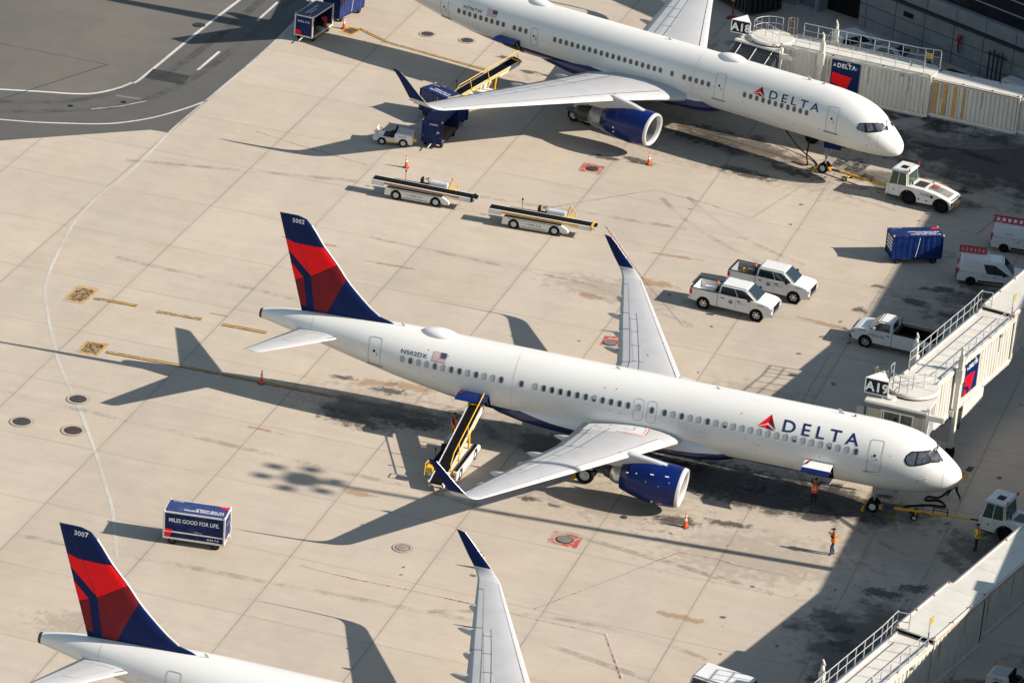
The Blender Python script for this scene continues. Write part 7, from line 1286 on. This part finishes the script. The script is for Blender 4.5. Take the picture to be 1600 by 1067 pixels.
def person(label, x, y, rz, pose, vest, trousers, cap=True, top=SHIRT, stripe=None, vlow=None):
    """pose: hipL,kneeL,footL,hipR.. as dict of points; local +x = facing"""
    e = empty('person', (x, y, pose.get('z', 0)), rz, label, 'person', 'ground crew'); P = dict(hip=(0, 0, .95), chest=(.02, 0, 1.32), neck=(.02, 0, 1.50), head=(.04, 0, 1.66), kL=(.03, .10, .50), fL=(0, .12, .07), tL=(.16, .13, .04), kR=(.03, -.10, .50), fR=(0, -.12, .07), tR=(.16, -.13, .04),
             eL=(.0, .26, 1.16), hL=(.08, .27, .92), eR=(.0, -.26, 1.16), hR=(.08, -.27, .92)); P.update({k: v for k, v in pose.items() if k != 'z'})
    V = [P['hip'], (P['hip'][0]*.5+P['chest'][0]*.5, P['hip'][1]*.5+P['chest'][1]*.5, (P['hip'][2]+P['chest'][2])/2), P['chest'], P['neck'], P['head'], (P['head'][0]+.005, P['head'][1], P['head'][2]+.10)]
    Rr = [(.14, .12), (.13, .11), (.15, .12), .055, .085, .07]; E_ = [(0, 1), (1, 2), (2, 3), (3, 4), (4, 5)]
    hands = []
    for s, k in ((1, 'L'), (-1, 'R')):
        i = len(V); ch = Vector(P['chest']); sh = ch+Vector((0, s*.18, .10)); el = Vector(P['e'+k]); ha = Vector(P['h'+k]); d = (ha-el).normalized()
        V += [tuple(sh), tuple(el), tuple(ha), tuple(ha+d*.07)]; Rr += [.062, .046, .03, (.042, .022)]; E_ += [(2, i), (i, i+1), (i+1, i+2), (i+2, i+3)]
        side_ = d.cross(Vector((0, 0, 1))).normalized() if abs(d.z) < .95 else Vector((0, 1, 0)); nrm = side_.cross(d)
        for j, (o_, ln) in enumerate(((-.03, .058), (-.01, .072), (.01, .068), (.03, .05))):     # four fingers, bent
            b = ha+d*.09+side_*o_; q = len(V); V += [tuple(b), tuple(b+d*ln*.6), tuple(b+d*ln*.85+nrm*-.025)]; Rr += [.010, .009, .008]; E_ += [(i+3, q), (q, q+1), (q+1, q+2)]
        b = ha+d*.03+side_*.04*s; q = len(V); V += [tuple(b), tuple(b+d*.035+side_*.022*s)]; Rr += [.012, .009]; E_ += [(i+2, q), (q, q+1)]
    for s, k in ((1, 'L'), (-1, 'R')):
        i = len(V); hp = Vector(P['hip'])+Vector((0, s*.09, -.06)); V += [tuple(hp), P['k'+k], P['f'+k], P['t'+k]]; Rr += [.085, .058, .042, (.045, .032)]; E_ += [(0, i), (i, i+1), (i+1, i+2), (i+2, i+3)]
    skin('body', V, E_, Rr, 0, SKIN, e, 1)
    # clothes: trousers, shirt with sleeves, vest, shoes
    V = [P['hip'], tuple(Vector(P['hip'])+Vector((0, 0, .12)))]; Rr = [(.155, .135), (.145, .125)]; E_ = [(0, 1)]
    for s, k in ((1, 'L'), (-1, 'R')):
        i = len(V); V += [tuple(Vector(P['hip'])+Vector((0, s*.095, -.08))), P['k'+k], tuple(Vector(P['f'+k])+Vector((0, 0, .05)))]; Rr += [.105, .078, .07]; E_ += [(0, i), (i, i+1), (i+1, i+2)]
    skin('trousers', V, E_, Rr, 0, trousers, e, 1)
    V = [tuple(Vector(P['hip'])+Vector((0, 0, .10))), P['chest'], tuple(Vector(P['chest'])+Vector((0, 0, .12)))]; Rr = [(.150, .13), (.165, .135), (.10, .09)]; E_ = [(0, 1), (1, 2)]
    for s, k in ((1, 'L'), (-1, 'R')):
        i = len(V); ch = Vector(P['chest']); V += [tuple(ch+Vector((0, s*.17, .09))), P['e'+k], tuple(Vector(P['e'+k]).lerp(Vector(P['h'+k]), .8))]; Rr += [.075, .058, .045]; E_ += [(1, i), (i, i+1), (i+1, i+2)]
    skin('shirt', V, E_, Rr, 0, top, e, 1)
    lo = Vector(P['hip'])+Vector((0, 0, -.06)); mi_ = Vector(P['hip']).lerp(Vector(P['chest']), .5); ch = Vector(P['chest'])
    rings = []
    for c_, a_, b_ in ((lo, .18, .215), (mi_, .165, .20), (ch, .175, .225), (ch+Vector((0, 0, .13)), .12, .17)):
        rings.append([(c_.x+a_*math.cos(t), c_.y+b_*math.sin(t), c_.z) for t in [2*PI*k/18 for k in range(18)]])
    mb = MB(); mb.loft(rings, cap0=False, cap1=False, mi=0); 
    if vlow: mb.m = [1 if k < 18 else 0 for k in range(len(mb.m))]
    vo = mb.build('safety_vest', [vest, vlow or vest], e)
    mb = MB()
    for z_, a_, b_ in ((mi_.z-.05, .172, .208), ): mb.loft([[(mi_.x+a_*math.cos(t), mi_.y+b_*math.sin(t), z_+dz) for t in [2*PI*k/18 for k in range(18)]] for dz in (0, .055)], cap0=False, cap1=False)
    for s in (-1, 1):
        for fx in (-1, 1): mb.hexa([(ch.x+fx*.172-.006, ch.y+s*.10-.025, mi_.z), (ch.x+fx*.172+.006, ch.y+s*.10-.025, mi_.z), (ch.x+fx*.172+.006, ch.y+s*.10+.025, mi_.z), (ch.x+fx*.172-.006, ch.y+s*.10+.025, mi_.z), (ch.x+fx*.168-.006, ch.y+s*.10-.025, ch.z+.05), (ch.x+fx*.168+.006, ch.y+s*.10-.025, ch.z+.05), (ch.x+fx*.168+.006, ch.y+s*.10+.025, ch.z+.05), (ch.x+fx*.168-.006, ch.y+s*.10+.025, ch.z+.05)])
    mb.build('reflective_stripe', stripe or mat('silver_stripe', (.6, .6, .52), .4), vo)
    for k in 'LR':
        f, t = Vector(P['f'+k]), Vector(P['t'+k]); skin('shoe', [tuple(f+Vector((-.05, 0, -.02))), tuple(f+Vector((.02, 0, .0))), tuple(t)], [(0, 1), (1, 2)], [.045, .055, (.045, .035)], 0, BLACK, e, 1)
    h = Vector(P['head']); mb = MB(); rings = []
    for k in range(7): t = k/6*PI*.5; rings.append([(h.x-.012+.105*math.cos(t)*math.cos(a), h.y+.09*math.cos(t)*math.sin(a), h.z+.045+.10*math.sin(t)) for a in [2*PI*j/16 for j in range(16)]])
    mb.loft(rings)
    if cap: mb.box(h.x+.06, h.x+.18, h.y-.07, h.y+.07, h.z+.05, h.z+.065)
    mb.build('cap' if cap else 'hair', BLACK if cap else HAIR, e)
    for s in (-1, 1):
        mb = MB(); mb.lathe([(-.012, .001), (0, .012), (.012, .001)], (h.x+.083, h.y+s*.032, h.z+.03), (1, 0, 0), 8); mb.build('eye', BLACK, e)
        mb = MB(); mb.lathe([(-.01, .008), (0, .028), (.01, .018)], (h.x, h.y+s*.086, h.z+.015), (0, s, 0), 10); mb.build('ear', SKIN, e)
    mb = MB(); mb.hexa([(h.x+.08, h.y-.012, h.z-.01), (h.x+.115, h.y-.012, h.z-.01), (h.x+.115, h.y+.012, h.z-.01), (h.x+.08, h.y+.012, h.z-.01), (h.x+.08, h.y-.006, h.z+.035), (h.x+.09, h.y-.006, h.z+.035), (h.x+.09, h.y+.006, h.z+.035), (h.x+.08, h.y+.006, h.z+.035)]); mb.build('nose', SKIN, e)
    mb = MB(); mb.box(h.x+.080, h.x+.090, h.y-.025, h.y+.025, h.z-.045, h.z-.036); mb.build('mouth', mat('lips', (.22, .07, .06), .6), e)
    return e
person('person in orange vest and blue jeans walking with a phone in the sun', -5.99, -6.75, R(195), dict(head=(.07, 0, 1.63), eR=(.10, -.25, 1.22), hR=(.30, -.12, 1.38), eL=(.08, .25, 1.20), hL=(.28, .10, 1.34), kL=(.12, .09, .52), fL=(.10, .10, .07), tL=(.26, .10, .04), fR=(-.08, -.1, .07), tR=(.08, -.11, .04)), VESTO, JEAN, True, SHIRT, YEL)
person('person in yellow-green vest standing by the right-edge tug', 1.74, -2.45, R(200), dict(hL=(.20, .24, .98), kL=(.06, .1, .5)), VESTY, TROU, True, VESTR, mat('orange_stripe', (.85, .25, .05), .6), None)
person('person in red and yellow vest reaching up under the forward cargo door', -8.56, -.95, R(80), dict(eR=(.12, -.30, 1.45), hR=(.20, -.26, 1.72), eL=(.12, .30, 1.45), hL=(.20, .26, 1.72), chest=(.03, 0, 1.33), head=(.08, 0, 1.66)), VESTR, TROU, True, SHIRT, mat('pale_yellow_stripe', (.75, .6, .25), .6), None)
person('person striding below the nose of the middle airliner, dark trousers showing', -.85, 3.75, R(150), dict(hip=(0, 0, .92), kL=(.26, .09, .52), fL=(.40, .1, .09), tL=(.55, .1, .06), kR=(-.08, -.1, .48), fR=(-.42, -.1, .12), tR=(-.30, -.11, .04), chest=(.16, 0, 1.26), neck=(.20, 0, 1.42), head=(.26, 0, 1.56), hL=(.4, .2, .95), hR=(.4, -.2, .95), eL=(.2, .27, 1.1), eR=(.2, -.27, 1.1)), VESTR, TROU)
person('person in red vest working beside the raised belt loader', -31.05, -2.0, R(-20), dict(hR=(.3, -.15, 1.1), eR=(.12, -.27, 1.15), hL=(.3, .15, 1.15), eL=(.12, .27, 1.15)), VESTR, TROU, False, SHIRT, None)
person('person in a green vest seated at the wheel of the upper pushback tug', -14.0, 49.35, R(168), dict(z=.30, hip=(-.05, 0, .75), kL=(.38, .12, .80), kR=(.38, -.12, .80), fL=(.45, .12, .38), fR=(.45, -.12, .38), tL=(.58, .12, .34), tR=(.58, -.12, .34), chest=(-.05, 0, 1.15), neck=(-.04, 0, 1.33), head=(-.02, 0, 1.5), eL=(.15, .24, 1.0), hL=(.36, .16, 1.08), eR=(.15, -.24, 1.0), hR=(.36, -.16, 1.08)), VESTY, TROU, True)
ph = MB(); ph.box(-.01, .01, -.04, .04, 0, .14); o = ph.build('phone', BLACK, None, bevel=.004); o.location = (-6.30, -6.82, 1.40); o.rotation_euler = (0, R(-20), R(195)); tag(o, 'small black phone held up by the person in the orange vest', 'phone')
def cable(name, pts, r_, label, cat='cable'):
    mb = MB(); mb.tube(smoothline3(pts, 6), r_, 8); o = mb.build(name, BLACK); tag(o, label, cat)
def smoothline3(pts, n):
    P = [Vector(p) for p in pts]; out = []
    for i in range(len(P)-1):
        a, b, c, d = P[max(i-1, 0)], P[i], P[i+1], P[min(i+2, len(P)-1)]
        for k in range(n): t = k/n; out.append(.5*((2*b)+(c-a)*t+(2*a-5*b+4*c-d)*t*t+(-a+3*b-3*c+d)*t**3))
    out.append(P[-1]); return out
cable('air_hose', [(-2.7, .6, .06), (-3.4, 1.1, .06), (-2.6, 1.75, .06), (-1.9, 2.1, .07), (-1.1, 2.3, .06), (-1.6, 2.9, .08), (-2.35, 2.6, .08), (-2.3, 3.1, .1), (-1.7, 3.2, .12), (-1.3, 3.6, .4), (-1.1, 3.6, 1.0)], .07, 'black hose looped on the ground under the nose of the middle airliner', 'hose')
cable('power_cable', [(-26.5, 56.6, 3.6), (-25.6, 56.2, 2.4), (-24.2, 55.6, 1.0), (-22.8, 54.4, .3), (-21.5, 53.3, .06), (-21.0, 52.4, .05), (-21.3, 51.8, .05)], .05, 'black cable sagging from the gate A18 bridge to the far airliner nose gear')
cable('drop_hose', [(-21.6, 52.3, 2.75), (-21.75, 52.2, 1.8), (-21.8, 52.1, .8), (-21.7, 52.1, .05), (-22.4, 52.2, .05), (-22.9, 52.3, .05)], .06, 'black hose hanging straight down beside the far airliner nose gear', 'hose')
def chock(x, y, rz, label):
    mb = MB(); mb.prism([(-.12, 0), (.12, 0), (.03, .16), (-.03, .16)], -.35, .35, 'y'); o = mb.build('wheel_chock', YEL); o.location = (x, y, 0); o.rotation_euler = (0, 0, rz); tag(o, label, 'wheel chock', 'wheel chocks')
chock(-20.95, 51.5, R(-15), 'yellow wheel chock behind the far airliner nose wheel'); chock(-5.62, -.1, 0, 'yellow wheel chock behind the middle airliner nose wheel'); chock(-22.75, -3.8, 0, 'yellow wheel chock behind the near main wheel of the middle airliner')
